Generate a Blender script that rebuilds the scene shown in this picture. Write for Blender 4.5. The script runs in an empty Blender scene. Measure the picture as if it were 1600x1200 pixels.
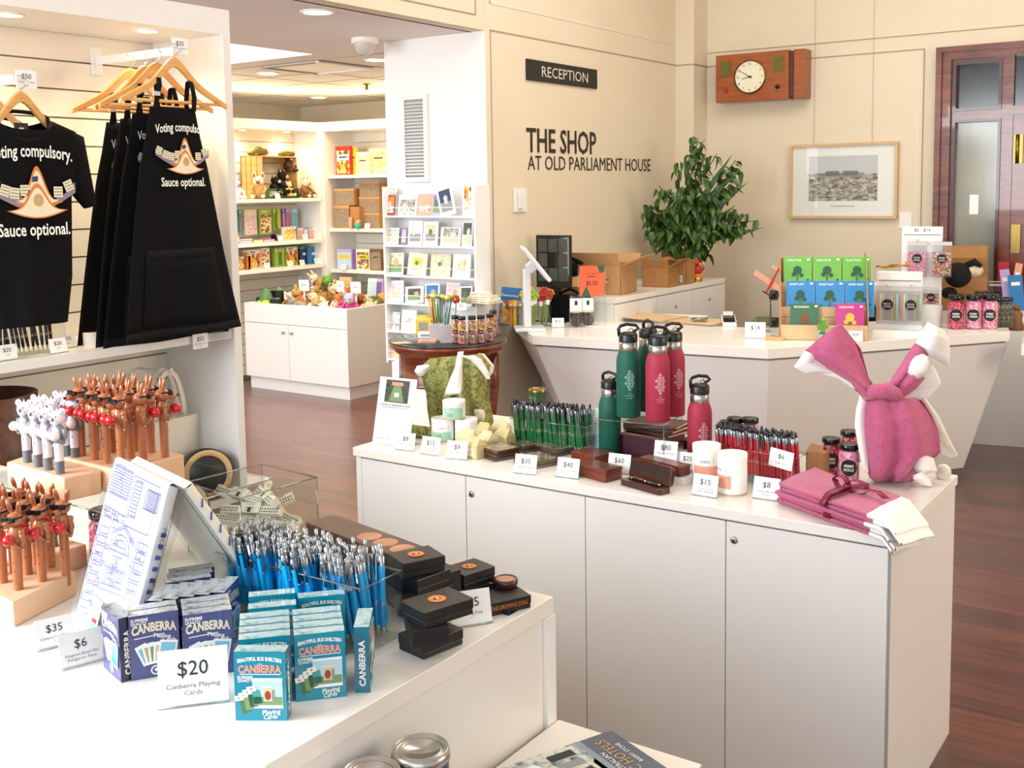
import bpy, math, random
from mathutils import Vector, Matrix, Euler
random.seed(7)
R=math.radians; PI=math.pi
SC=bpy.context.scene; COL=SC.collection
# ---------------------------------------------------------------- camera model
F_,PITCH,ROLL,YAW,CY,HC=1698.85,.0968,-.0146,.6062,460.,1.75
def _cam2w(x,f,y):
    c,s=math.cos(ROLL),math.sin(ROLL); x,y=c*x-s*y,s*x+c*y
    c,s=math.cos(PITCH),math.sin(PITCH); f,y=c*f+s*y,-s*f+c*y
    c,s=math.cos(YAW),math.sin(YAW); return Vector((c*x-s*f,s*x+c*f,y))
def ray(px,py): return _cam2w(px-800,F_,-(py-CY))
O_=Vector((0,0,HC))
FW=Vector((-math.sin(YAW),math.cos(YAW),0))
def P(px,py,z):  d=ray(px,py); return O_+d*((z-HC)/d.z)
def PX(px,py,x): d=ray(px,py); return O_+d*(x/d.x)
def PY(px,py,y): d=ray(px,py); return O_+d*(y/d.y)
def PD(px,py,D): d=ray(px,py); return O_+d*(D/d.dot(FW))
def dep(p): return (Vector(p)-O_).dot(FW)
def S(p): return dep(p)/F_          # metres per pixel at a place
cam=bpy.data.cameras.new('camera'); co=bpy.data.objects.new('camera',cam); COL.objects.link(co)
r_,u_,f_=_cam2w(1,0,0),_cam2w(0,0,1),_cam2w(0,1,0)
m=Matrix((r_,u_,-f_)).transposed().to_4x4(); m.translation=O_; co.matrix_world=m
cam.sensor_width=36; cam.lens=F_*36/1600; cam.shift_y=(CY-600)/1600; cam.clip_end=60; cam.clip_start=.05
SC.camera=co
# ---------------------------------------------------------------- materials
MT={}
def hx(h):
    if isinstance(h,tuple): return (*h[:3],1)
    h=h.lstrip('#'); c=[int(h[i:i+2],16)/255 for i in (0,2,4)]
    return tuple(((x+.055)/1.055)**2.4 if x>.04045 else x/12.92 for x in c)+(1,)
def mat(name,col,rough=.5,metal=0,spec=.5,coat=0,emit=0,trans=0,alpha=1,sheen=0):
    if name in MT: return MT[name]
    m=bpy.data.materials.new(name); m.use_nodes=True; b=m.node_tree.nodes['Principled BSDF']
    b.inputs['Base Color'].default_value=hx(col); b.inputs['Roughness'].default_value=rough
    b.inputs['Metallic'].default_value=metal; b.inputs['Specular IOR Level'].default_value=spec
    b.inputs['Coat Weight'].default_value=coat; b.inputs['Transmission Weight'].default_value=trans
    b.inputs['Sheen Weight'].default_value=sheen
    if emit: b.inputs['Emission Color'].default_value=hx(col); b.inputs['Emission Strength'].default_value=emit
    MT[name]=m; return m
def nt(name): m=MT[name]; return m.node_tree.nodes,m.node_tree.links,m.node_tree.nodes['Principled BSDF']
def noise(name,cols,scale=(1,1,1),ns=5,detail=3,dist=0,bump=0,kind='noise',rough=.5,pos=None,gen=False,coat=0,bs=None,sheen=0,spec=.5):
    """procedural colour ramp over a noise / wave / voronoi / brick pattern"""
    mat(name,cols[0],rough,coat=coat,sheen=sheen,spec=spec); N,L,b=nt(name)
    tc=N.new('ShaderNodeTexCoord'); mp=N.new('ShaderNodeMapping'); mp.inputs['Scale'].default_value=scale
    L.new(tc.outputs['Generated' if gen else 'Object'],mp.inputs[0])
    if kind=='noise':
        t=N.new('ShaderNodeTexNoise'); t.inputs['Scale'].default_value=ns; t.inputs['Detail'].default_value=detail; t.inputs['Distortion'].default_value=dist; out=t.outputs[0]
    elif kind=='wave':
        t=N.new('ShaderNodeTexWave'); t.inputs['Scale'].default_value=ns; t.inputs['Distortion'].default_value=dist; t.inputs['Detail'].default_value=detail; out=t.outputs['Fac']
    else:
        t=N.new('ShaderNodeTexVoronoi'); t.inputs['Scale'].default_value=ns; out=t.outputs['Color']
    L.new(mp.outputs[0],t.inputs['Vector'])
    if kind=='voronoi':
        sp=N.new('ShaderNodeSeparateColor'); L.new(out,sp.inputs[0]); out=sp.outputs[0]
    cr=N.new('ShaderNodeValToRGB'); e=cr.color_ramp.elements
    if kind=='voronoi': cr.color_ramp.interpolation='CONSTANT'
    n=len(cols); lo,hi=(.0,1.0) if kind!='noise' else (.3,.7)
    for i,c in enumerate(cols):
        p=(pos[i] if pos else (lo+(hi-lo)*i/max(1,n-(0 if kind=='voronoi' else 1))))
        el=e[i] if i<2 else e.new(p)
        el.position=p; el.color=hx(c)
    L.new(out,cr.inputs[0]); L.new(cr.outputs[0],b.inputs['Base Color'])
    if bump:
        bp=N.new('ShaderNodeBump'); bp.inputs['Strength'].default_value=bump; bp.inputs['Distance'].default_value=.002
        L.new(out,bp.inputs['Height']); L.new(bp.outputs[0],b.inputs['Normal'])
    return MT[name]
def glassy(name,tint='#ffffff',rough=.02,fac=.04,tr=1.0):
    m=bpy.data.materials.new(name); m.use_nodes=True; N,L=m.node_tree.nodes,m.node_tree.links
    N.clear(); o=N.new('ShaderNodeOutputMaterial'); t=N.new('ShaderNodeBsdfTransparent'); g=N.new('ShaderNodeBsdfGlossy')
    t.inputs[0].default_value=hx(tint); g.inputs['Roughness'].default_value=rough
    mx=N.new('ShaderNodeMixShader'); lw=N.new('ShaderNodeLayerWeight'); lw.inputs[0].default_value=.5; pw=N.new('ShaderNodeMath'); pw.operation='POWER'; pw.inputs[1].default_value=3.5
    ad=N.new('ShaderNodeMath'); ad.operation='MULTIPLY_ADD'; ad.inputs[1].default_value=.3; ad.inputs[2].default_value=fac
    L.new(lw.outputs['Facing'],pw.inputs[0]); L.new(pw.outputs[0],ad.inputs[0]); L.new(ad.outputs[0],mx.inputs[0]); L.new(t.outputs[0],mx.inputs[1]); L.new(g.outputs[0],mx.inputs[2]); L.new(mx.outputs[0],o.inputs[0])
    MT[name]=m
glassy('acrylic','#fafcfb',fac=.02); glassy('film','#f2f4f6',.15,.1); glassy('glass','#e6efec',.01,.06); glassy('acrylic_edge','#cfd9d6',.1,.25)
def C(n,h,r=.5,**k): return mat(n,h,r,**k)
C('white_lam','#eceae6',.3); C('white_top','#f0ece6',.22); C('white_paper','#f6f6f4',.6); C('gap','#8e8a86',.8)
C('white_gloss','#f2f2f2',.15); C('offwhite','#e8e2d6',.6); C('black','#0c0c0d',.45); C('black_gloss','#101012',.12); C('ink','#2c2c2e',.7)
C('chrome','#cfd0d2',.12,metal=1); C('steel','#b9b6b0',.28,metal=1); C('gold','#d8b45c',.22,metal=1); C('brass','#8a7440',.3,metal=1)
C('grey_text','#77797c',.7); C('pale_grey','#c9cacc',.6); C('mid_grey','#8d9094',.5); C('white_ink','#f4f4f0',.6)
noise('wall_paint',['#ddd0b8','#e0d4bd'],ns=2,rough=.7); noise('wall_white',['#efede8','#f1efeb'],ns=2,rough=.65)
noise('ceiling_paint',['#ebe5df','#ede8e2'],ns=1.5,rough=.85)
C('seam','#a79a86',.9); C('slat_white','#efe9dc',.45); C('slat_groove','#9a8f7e',.9)
noise('mahogany',['#4c1f10','#6e3219','#824023'],scale=(1,1,7),ns=3,detail=6,dist=1.5,rough=.28,coat=.3)
noise('mahogany_x',['#6e2f18','#8c4424','#96502c'],scale=(1,7,7),ns=3,detail=6,dist=1.2,rough=.25,coat=.3)
noise('clock_wood',['#8a431d','#9c5024','#a65a2b'],scale=(1,1,9),ns=3,detail=5,dist=1,rough=.3,coat=.2)
noise('dark_wood',['#351510','#4a2018'],scale=(2,12,12),ns=3,detail=5,rough=.3,coat=.3)
noise('red_wood',['#5d2416','#7a3421'],scale=(2,12,12),ns=3,detail=5,rough=.28,coat=.3)
noise('walnut',['#3d2018','#54301f','#5e3626'],scale=(1,10,10),ns=3,detail=5,rough=.4)
noise('coin_wood',['#b9835f','#d09c78'],scale=(30,3,3),ns=3,detail=4,rough=.5)
noise('hanger_wood',['#d99a52','#e8b26c'],scale=(1,1,14),ns=3,detail=4,rough=.35,coat=.2)
noise('pale_wood',['#e6b891','#edc6a2'],scale=(1,9,9),ns=2,detail=4,rough=.5)
noise('crate_wood',['#c79a58','#d9ae6c'],scale=(1,1,9),ns=3,detail=4,rough=.6)
noise('oak_frame',['#c9a777','#d6b88a'],scale=(1,1,9),ns=3,detail=4,rough=.5)
noise('kraft',['#b98c5c','#c3986a'],ns=60,rough=.8); noise('kraft_dark',['#a87743','#b28350'],ns=30,rough=.8); noise('kraft_light',['#d6b48a','#dcbc94'],ns=30,rough=.8)
noise('black_cloth',['#0b0b0c','#121213'],ns=300,bump=.2,rough=.95,spec=.15); noise('black_cloth_band',['#151516','#1c1c1d'],ns=300,bump=.2,rough=.95,spec=.15)
noise('canvas_cloth',['#e9e2d0','#f0eadb'],ns=250,bump=.3,rough=.9)
noise('pink_cloth',['#b4527a','#c25c80','#a4658e'],ns=55,detail=1,dist=1.5,bump=.15,rough=.85,sheen=.2,pos=[.35,.55,.7])
C('white_cloth','#f3f1ee',.9,sheen=.2); C('ribbon','#7d1636',.35)
noise('green_cloth',['#5d6b32','#a9ab6d','#7f7c3a','#48592b'],ns=32,detail=4,dist=2.5,bump=.1,rough=.9)
C('kangaroo','#b26a40',.22,coat=.4); C('kanga_dark','#8a4725',.3); C('glove_red','#c8101c',.15,coat=.5); C('koala_grey','#8b8f98',.3); C('koala_dark','#6b7077',.35); C('koala_white','#ebe6ee',.25); C('glove_white','#f5eceb',.2)
C('pen_chrome','#a3a6aa',.16,metal=1); C('pen_dark','#3a3c40',.2,metal=.8); C('pen_blue','#12aaf2',.28,coat=.5); C('pen_green','#0c6b3a',.28,coat=.5); C('pen_red','#c01226',.28,coat=.5); C('pen_black','#141416',.25,metal=.2)
C('bottle_green','#0b5a49',.6); C('bottle_red','#a82a44',.6); C('bottle_print_g','#9cc4b8',.4); C('bottle_print_r','#e8b4be',.4)
C('cap_black','#131416',.35)
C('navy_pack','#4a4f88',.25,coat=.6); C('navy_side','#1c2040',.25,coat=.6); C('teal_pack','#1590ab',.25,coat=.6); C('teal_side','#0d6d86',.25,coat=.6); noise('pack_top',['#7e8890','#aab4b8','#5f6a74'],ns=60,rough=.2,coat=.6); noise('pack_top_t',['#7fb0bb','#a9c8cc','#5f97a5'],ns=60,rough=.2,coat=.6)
C('sky_blue','#7fc4dc',.6); C('pale_blue','#b7d9e6',.6); C('leaf_green','#4d7a45',.6); C('stone','#d8c9a4',.6); C('grass_g','#7d9c6a',.6)
C('salmon','#e8a189',.5); C('mint','#a5d8bd',.5); C('soap','#ddd2a8',.55); C('soap2','#d4c592',.55)
C('tin_blue','#23386e',.35); C('tin_green','#2e4a33',.4); C('orange_sign','#e8643c',.5); C('orange_foil','#e07d2a',.4)
C('dark_box','#1a1a1b',.4); C('cherry','#b01337',.3); C('lolly_pink','#e58fb0',.4); C('maroon_box','#4b2530',.35)
C('louvre','#e6e4df',.5); C('pipe','#dfd4b6',.6); C('screen_dark','#15181a',.12); C('pos_white','#dfe2e6',.25); C('clock_face','#e9e4cd',.4); C('sign_black','#15130f',.4); C('sign_text','#d7d0bd',.6)
C('brown_letters','#33241a',.7); C('skin_dummy','#cc8899',.6)
C('glass_dark','#2c3032',.15); noise('door_glass',['#7d8279','#8e9288','#a09f94'],scale=(3,1,1),ns=1.5,rough=.12)  # door_glass is opaque; its dim reflection is painted in as mottled greys
C('lamp','#ffedc8',.5,emit=14); C('lamp_ring','#f4f0e8',.4); C('dome_grey','#c9c6c2',.2); 
PALC=dict(red='#c2282c',orange='#e4822e',yellow='#ecc53c',green='#5f9d3e',lime='#a6c843',teal='#3fa39b',blue='#2f7bbd',purple='#7a5aa0',pink='#e0609a',magenta='#c2388a',brown='#7a5433',tan='#c8a574',cream='#efe4c4',navy='#2b3563',dgreen='#2d5a41',lav='#b9a9d6',grey='#9a9a98',mauve='#8d7f96',fur1='#8a6236',fur2='#c79c5f',fur3='#5b3a24',fur4='#b8723a',cream2='#e9dcc0',olive='#6d6a35',rust='#9c3c20')
for k,v in PALC.items(): C(k,v,.55)
for k in ('fur1','fur2','fur3','fur4','cream2','olive'): 
    del MT[k]; c=hx(PALC[k]); noise(k,[tuple(x*.7 for x in c[:3]),tuple(min(1,x*1.15) for x in c[:3])],ns=60,detail=4,bump=.9,rough=.95)
noise('black_fur',['#0d0c0c','#1c1918'],ns=60,bump=.9,rough=.95); noise('grey_fur',['#6d6a66','#98948e'],ns=60,bump=.9,rough=.95)
noise('art_town',['#2f3a3a','#a4b4b0','#e4e0d0','#6c8478'],ns=45,detail=5); noise('art_blue',['#3f82a8','#bcdce6','#e7eee8','#6fa7b8'],ns=25,detail=3)
noise('art_bw',['#3c3a38','#9a968e','#dedad2'],ns=60,detail=6); noise('art_sepia',['#4e4640','#a39a90','#d9d2ca'],scale=(1,1,2.2),ns=22,detail=8,dist=.6)
noise('art_floral',['#c8b88a','#f1ecd8','#8fae8a','#e9d9a0'],ns=40,detail=3,dist=1); noise('art_pink',['#d8486a','#f3d8dc','#9fb49a'],ns=30,detail=4); noise('art_dark',['#20211f','#55594a','#121312'],ns=60,detail=6)
noise('art_game',['#c0392b','#e8b13a','#3c7d8c','#f0e6c8','#6b4c8a'],ns=38,kind='voronoi'); noise('art_birds',['#efe6c8','#b8412e','#f3ead0','#557a3a','#e7c24a'],ns=45,kind='voronoi')
noise('art_pets',['#e8542c','#f0b23c','#f4dfb0','#7a4a2a'],ns=32,kind='voronoi'); noise('art_herb',['#b9c98a','#eee6cc','#e3c35e','#7ba05a'],ns=28,detail=3)
noise('art_boxg',['#6d7a5a','#a09580','#8a6a5a','#7f8c6c'],ns=40,detail=3,dist=2); noise('candy',['#d8373c','#f0a83c','#5da64e','#f2ead6','#e07ab0','#7a5236'],ns=140,kind='voronoi'); noise('candy_red',['#b01236','#e88aa2','#8e1030','#d04568'],ns=160,kind='voronoi'); noise('candy_pink',['#e58fb0','#f2c0d0','#d8648e'],ns=120,kind='voronoi')
noise('candy_dark',['#2a2622','#7a6a50','#3c4a38'],ns=120,kind='voronoi'); noise('choc',['#2a1712','#4b2a1c'],ns=90,bump=1,rough=.4)
noise('chev',['#b9b7ba','#cfced1'],ns=12,rough=.4)
noise('pot_glaze',['#8a3a1c','#6d4426','#96502c'],ns=4,detail=3,rough=.2,coat=.4); noise('leaf',['#243f17','#3a5c22','#4d7230'],ns=14,rough=.35); C('stem','#4f5a2c',.6)
noise('floor_wood',['#6b3420','#8a4a30','#5a2a1a'],ns=3)
# floor planks
N,L,b=nt('floor_wood'); N.clear(); o=N.new('ShaderNodeOutputMaterial'); b=N.new('ShaderNodeBsdfPrincipled'); L.new(b.outputs[0],o.inputs[0])
tc=N.new('ShaderNodeTexCoord'); br=N.new('ShaderNodeTexBrick'); br.inputs['Scale'].default_value=1; br.inputs['Brick Width'].default_value=1.25; br.inputs['Row Height'].default_value=.095
br.inputs['Mortar Size'].default_value=.0012; br.inputs['Color1'].default_value=(.15,.15,.15,1); br.inputs['Color2'].default_value=(.85,.85,.85,1); br.inputs['Mortar'].default_value=(0,0,0,1); br.offset=.37
L.new(tc.outputs['Object'],br.inputs[0]); mp=N.new('ShaderNodeMapping'); mp.inputs['Scale'].default_value=(1.2,14,1); L.new(tc.outputs['Object'],mp.inputs[0])
no=N.new('ShaderNodeTexNoise'); no.inputs['Scale'].default_value=2.2; no.inputs['Detail'].default_value=6; no.inputs['Distortion'].default_value=.6; L.new(mp.outputs[0],no.inputs[0])
mx=N.new('ShaderNodeMath'); mx.operation='MULTIPLY_ADD'; mx.inputs[1].default_value=.45; L.new(br.outputs[0],mx.inputs[0]); L.new(no.outputs[0],mx.inputs[2])
cr=N.new('ShaderNodeValToRGB'); e=cr.color_ramp.elements; e[0].position=.2; e[0].color=hx('#1e0d08'); e[1].position=1.15 if False else 1; e[1].color=hx('#70392a'); el=e.new(.6); el.color=hx('#4a2217')
L.new(mx.outputs[0],cr.inputs[0]); L.new(cr.outputs[0],b.inputs['Base Color']); b.inputs['Roughness'].default_value=.3; b.inputs['Coat Weight'].default_value=.5; b.inputs['Coat Roughness'].default_value=.22
# ---------------------------------------------------------------- mesh builder
_TX={}
def _text(s,bold=0):
    if (s,bold) in _TX: return _TX[s,bold]
    cu=bpy.data.curves.new('t','FONT'); cu.body=s; cu.offset=bold; cu.size=1; cu.resolution_u=2
    ob=bpy.data.objects.new('t',cu); COL.objects.link(ob); bpy.context.view_layer.update()
    me=ob.evaluated_get(bpy.context.evaluated_depsgraph_get()).to_mesh()
    v=[(a.co.x,a.co.y) for a in me.vertices]; f=[tuple(p.vertices) for p in me.polygons]
    bpy.data.objects.remove(ob); bpy.data.curves.remove(cu)
    if not v: v=[(0,0)]
    x0=min(a[0] for a in v); x1=max(a[0] for a in v)
    _TX[s,bold]=([(x-x0,y) for x,y in v],f,max(1e-6,x1-x0)); return _TX[s,bold]
X_,Y_,Z_=Vector((1,0,0)),Vector((0,1,0)),Vector((0,0,1))
class M:
    def __init__(s,T=None): s.v=[];s.f=[];s.mi=[];s.sm=[];s.ms=[];s.T=T
    def add(s,vs,fs,m,smooth=False):
        if m not in s.ms: s.ms.append(m)
        k=s.ms.index(m); n=len(s.v)
        for a in vs:
            a=Vector(a)
            if s.T is not None: a=s.T@a
            s.v.append(tuple(a))
        for f in fs: s.f.append(tuple(i+n for i in f)); s.mi.append(k); s.sm.append(smooth)
        return s
    def box(s,x0,y0,z0,x1,y1,z1,m,R_=None,c=None):
        v=[Vector((x,y,z)) for x in (x0,x1) for y in (y0,y1) for z in (z0,z1)]
        if R_ is not None:
            c=Vector(c) if c is not None else Vector(((x0+x1)/2,(y0+y1)/2,(z0+z1)/2)); q=Euler([R(a) for a in R_]).to_matrix()
            v=[q@(a-c)+c for a in v]
        return s.add(v,[(0,1,3,2),(4,6,7,5),(0,4,5,1),(2,3,7,6),(0,2,6,4),(1,5,7,3)],m)
    def bc(s,c,sz,m,R_=None): x,y,z=c;a,b,d=sz; return s.box(x-a/2,y-b/2,z-d/2,x+a/2,y+b/2,z+d/2,m,R_)
    def lathe(s,pr,m,c=(0,0,0),n=16,R_=None,sx=1,sy=1,smooth=True,cap=True):
        q=Euler([R(a) for a in R_]).to_matrix() if R_ else None; v=[];f=[]
        c=Vector(c)
        for r,z in pr:
            for i in range(n):
                a=2*PI*i/n; p=Vector((r*math.cos(a)*sx,r*math.sin(a)*sy,z))
                if q: p=q@p
                v.append(p+c)
        for j in range(len(pr)-1):
            for i in range(n): f.append((j*n+i,j*n+(i+1)%n,(j+1)*n+(i+1)%n,(j+1)*n+i))
        s.add(v,f,m,smooth)
        if cap:
            for j in (0,len(pr)-1):
                if pr[j][0]>1e-5: s.add(v[j*n:(j+1)*n],[tuple(range(n))[::-1 if j==0 else 1]],m)
        return s
    def ball(s,c,r,m,n=12,sz=(1,1,1),R_=None,k=7):
        pr=[(max(1e-6,r*math.sin(PI*i/k)),-r*math.cos(PI*i/k)*sz[2]) for i in range(k+1)]
        return s.lathe(pr,m,c,n,R_,sz[0],sz[1],True,False)
    def tube(s,pts,r,m,n=8,closed=False):
        pts=[Vector(p) for p in pts]; v=[];f=[];L=len(pts); up=None
        for i,p in enumerate(pts):
            a=pts[(i-1)%L] if (closed or i>0) else p; b=pts[(i+1)%L] if (closed or i<L-1) else p
            t=(b-a).normalized()
            if up is None: up=Vector((0,0,1)) if abs(t.z)<.9 else Vector((1,0,0))
            x=t.cross(up).normalized(); up=x.cross(t).normalized(); rr=r[i] if isinstance(r,(list,tuple)) else r
            for k in range(n): a_=2*PI*k/n; v.append(p+(x*math.cos(a_)+up*math.sin(a_))*rr)
        for j in range(L if closed else L-1):
            for k in range(n): f.append((j*n+k,j*n+(k+1)%n,((j+1)%L)*n+(k+1)%n,((j+1)%L)*n+k))
        if not closed: f+= [tuple(range(n))[::-1],tuple(range((L-1)*n,L*n))]
        return s.add(v,f,m,True)
    def rect(s,o,u,v,w,h,m):
        o,u,v=Vector(o),Vector(u),Vector(v)
        return s.add([o-u*w/2-v*h/2,o+u*w/2-v*h/2,o+u*w/2+v*h/2,o-u*w/2+v*h/2],[(0,1,2,3)],m)
    def poly(s,o,u,v,pts,m): o,u,v=Vector(o),Vector(u),Vector(v); return s.add([o+u*x+v*y for x,y in pts],[tuple(range(len(pts)))],m)
    def disc(s,o,u,v,r,m,n=24,ry=None): return s.poly(o,u,v,[(r*math.cos(2*PI*i/n),(ry or r)*math.sin(2*PI*i/n)) for i in range(n)],m)
    def prism(s,pts,z0,z1,m,ax='z'):
        n=len(pts); f=lambda p,z:(p[0],p[1],z) if ax=='z' else ((p[0],z,p[1]) if ax=='y' else (z,p[0],p[1]))
        v=[f(p,z0) for p in pts]+[f(p,z1) for p in pts]
        return s.add(v,[tuple(range(n))[::-1],tuple(range(n,2*n))]+[(i,(i+1)%n,(i+1)%n+n,i+n) for i in range(n)],m)
    def txt(s,t,m,o,u,v,h,w=None,al='c',curve=0,bold=0):
        o,u,v=Vector(o),Vector(u).normalized(),Vector(v).normalized(); vs,fs,W=_text(t,bold)
        sy=h/.69; sx=sy if w is None else w/W; tw=W*sx; ox={'c':-tw/2,'l':0,'r':-tw}[al]
        return s.add([o+u*(x*sx+ox)+v*(y*sy-h/2+curve*(1-((x*sx+ox)/(tw/2))**2)) for x,y in vs],fs,m)
    def grid(s,fn,nu,nv,m,smooth=True,thick=0):
        v=[fn(i/nu,j/nv) for j in range(nv+1) for i in range(nu+1)]
        f=[(j*(nu+1)+i,j*(nu+1)+i+1,(j+1)*(nu+1)+i+1,(j+1)*(nu+1)+i) for j in range(nv) for i in range(nu)]
        if isinstance(m,str): return s.add(v,f,m,smooth)
        for k,name in enumerate(m[0]):
            s.add(v,[q for idx,q in enumerate(f) if m[1]((idx%nu+.5)/nu,(idx//nu+.5)/nv)==k],name,smooth)
        return s
    def mesh(s,name):
        me=bpy.data.meshes.new(name); me.from_pydata(s.v,[],s.f)
        for m in s.ms: me.materials.append(MT[m])
        me.polygons.foreach_set('material_index',s.mi); me.polygons.foreach_set('use_smooth',s.sm); me.update(); return me
def tag(o,label=None,cat=None,grp=None,kind=None):
    if label: o['label']=label
    if cat: o['category']=cat
    if grp: o['group']=grp
    if kind: o['kind']=kind
    return o
def obj(name,M_,parent=None,loc=None,rz=0,label=None,cat=None,grp=None,kind=None,bev=0,solid=0,rot=None):
    me=M_ if isinstance(M_,bpy.types.Mesh) else M_.mesh(name)
    o=bpy.data.objects.new(name,me); COL.objects.link(o); o.parent=parent
    if loc is not None: o.location=loc
    o.rotation_euler=rot if rot else (0,0,rz)
    if solid: sm=o.modifiers.new('s','SOLIDIFY'); sm.thickness=solid; sm.offset=0
    if bev: b=o.modifiers.new('b','BEVEL'); b.width=bev; b.segments=2; b.limit_method='ANGLE'; b.angle_limit=R(40)
    return tag(o,label,cat,grp,kind)
def emp(name,loc,rz,label,cat,grp=None,rot=None):
    o=bpy.data.objects.new(name,None); COL.objects.link(o); o.location=loc; o.rotation_euler=rot if rot else (0,0,rz); o.empty_display_size=.05
    return tag(o,label,cat,grp)
def dup(o,loc=None,rz=None,label=None,grp=None,parent=None,rot=None,scale=None):
    c=o.copy(); COL.objects.link(c); c.parent=parent
    if loc is not None: c.location=loc
    if rz is not None: c.rotation_euler=(0,0,rz)
    if rot: c.rotation_euler=rot
    if scale: c.scale=scale
    if label: c['label']=label
    if grp: c['group']=grp
    for ch in o.children: dup(ch,parent=c)
    return c
def face(p,off=0): return math.atan2(-p[0],p[1])+R(off)     # front (-Y) turned to the shopper's side
def st(name,M_,**k): return obj(name,M_,kind='structure',**k)
# ================================================================ SETTING
CZ=2.71; XR=-3.95; YC=5.45; YP=8.05
xp=PY(1084,150,YP).x; YB=PX(1105,150,xp).y; CH=4.3; YF=-2.6; XE=3.2
st('floor',M().box(-9.2,YF,-.05,XE,9.2,0,'floor_wood'))
dxl=PY(1464.5,200,YB).x; dzt=PY(1465,76.4,YB).z
st('wall_back',M().box(xp-.3,YB,0,dxl,YB+.15,CH,'wall_paint').box(dxl,YB,dzt,XE,YB+.15,CH,'wall_paint').box(1.2,YB,0,XE,YB+.15,dzt,'wall_paint'))
st('wall_reception',M().box(XR-.15,YC+.001,0,XR,YP+.01,CH,'wall_paint'))
st('column_corner',M().box(XR-.15,YP,0,xp,YB+.01,CH,'wall_paint'))
cxl=PY(603,200,YC).x
st('column_front',M().box(cxl,YC,0,XR-.001,YC+.5,CZ,'wall_white'))
st('wall_bulkhead',M().box(XR-.12,YF,CZ,XR,YC+.002,CH,'wall_paint'))
st('wall_right',M().box(XE,YF,0,XE+.15,YB+.15,CH,'wall_white'))
st('wall_far',M().box(-9.2,8.95,0,XR-.15,9.1,CZ,'wall_paint'))
st('wall_left',M().box(-9.25,YF,0,-9.1,9.1,CZ,'wall_paint'))
st('ceiling_high',M().box(XR-.12,YF,CH,XE,YB+.15,CH+.1,'ceiling_paint'))
# low ceiling with a raised coffer
kx0,kx1,ky0,ky1=-7.4,-5.55,3.3,5.6
st('ceiling',M().box(-9.2,YF,CZ,kx0,9.1,CZ+.02,'ceiling_paint').box(kx1,YF,CZ,XR-.1,9.1,CZ+.02,'ceiling_paint').box(kx0,YF,CZ,kx1,ky0,CZ+.02,'ceiling_paint').box(kx0,ky1,CZ,kx1,9.1,CZ+.02,'ceiling_paint'))
st('ceiling_coffer',M().box(kx0-.02,ky0-.02,CZ+.02,kx0,ky1+.02,CZ+.6,'wall_white').box(kx1,ky0-.02,CZ+.02,kx1+.02,ky1+.02,CZ+.6,'wall_white').box(kx0,ky0-.02,CZ+.02,kx1,ky0,CZ+.6,'wall_white').box(kx0,ky1,CZ+.02,kx1,ky1+.02,CZ+.6,'wall_white').box(kx0-.02,ky0-.02,CZ+.6,kx1+.02,ky1+.02,CZ+.62,'wall_white'))
t=M()
for y in (5.85,6.45,7.05,7.65,8.25): t.box(-9,y,CZ-.003,-4.8,y+.008,CZ+.001,'seam')
for x in (-8.15,-7.55,-6.95,-6.35,-5.75,-5.15): t.box(x,5.85,CZ-.003,x+.008,8.9,CZ+.001,'seam')
st('trim_1',t)
# mouldings
t=M(); zc=PX(900,72.5,XR).z
t.box(XR,YC+.05,zc-.004,XR+.004,YP,zc+.004,'seam').box(XR,YC+.05,0.9,XR+.004,YC+.057,zc,'seam').box(XR,YC+.05,zc+.16,XR+.004,YP,zc+.163,'wall_white')
t.box(XR,YC+.05,zc+.16,XR+.004,YC+.056,CH,'seam')
st('trim_2',t)
t=M(); z1=PY(1268,91,YB).z; xv=PY(1442,200,YB).x
t.box(xp,YB-.005,z1-.004,xv,YB,z1+.004,'seam').box(xv-.004,YB-.005,.2,xv+.004,YB,z1,'seam').box(xv-.04,YB-.005,.2,xv-.036,YB,z1,'wall_white')
z2=PY(1300,66,YB).z; t.box(xp,YB-.006,z2-.003,XE,YB,z2+.003,'seam')
t.box(XR,YP-.006,z1-.004,xp+.005,YP,z1+.004,'seam').box(xp,YP,z1-.004,xp+.006,YB,z1+.004,'seam')
st('trim_3',t)
t=M(); zb=.14
st('baseboard_back',M().box(XR,YB-.02,0,dxl,YB,.14,'wall_white'))
t=M()
for i in range(3): t.box(XR,YF+.1,CZ+.08+.16*i,XR+.005,YC-.1,CZ+.086+.16*i,'seam')
t.box(XR,YC-.1,CZ+.08,XR+.005,YC-.094,CH,'seam')
st('trim_4',t)
st('trim_5',M().tube([(-9.0,8.9,2.42),(-6.6,8.9,2.42)],.03,'pipe').tube([(-6.55,8.88,1.9),(-6.55,8.88,2.7)],.05,'pipe').box(-9.1,8.86,2.5,-4.8,8.95,2.53,'pipe'))
# ---- door
D=emp('door_1',(dxl,YB,0),0,None,None); D['kind']='structure'
def dl(px,py): q=PY(px,py,YB); return q.x-dxl,q.z
gx0,_=dl(1494.7,190); gx1,_=dl(1561,190); tz0=dl(1495,103)[1]; tz1=dl(1495,170)[1]; gz1=dl(1495,192)[1]; mx1=dl(1584,190)[0]
fr=M(); W=2.4
fr.box(0,-.06,0,.10,.1,dzt,'mahogany').box(.10,-.06,dzt-.09,W,.1,dzt,'mahogany').box(0,-.085,0,.04,-.06,dzt,'mahogany').box(0.04,-.085,dzt-.035,W,-.06,dzt,'mahogany')
fr.box(.10,-.03,0,gx0,.06,dzt-.09,'mahogany').box(gx1,-.03,0,mx1,.06,dzt-.09,'mahogany').box(gx0,-.03,gz1,gx1,.06,tz1,'mahogany').box(gx0,-.03,tz0,gx1,.06,dzt-.09,'mahogany').box(gx0,-.03,0,gx1,.06,.7,'mahogany')
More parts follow.
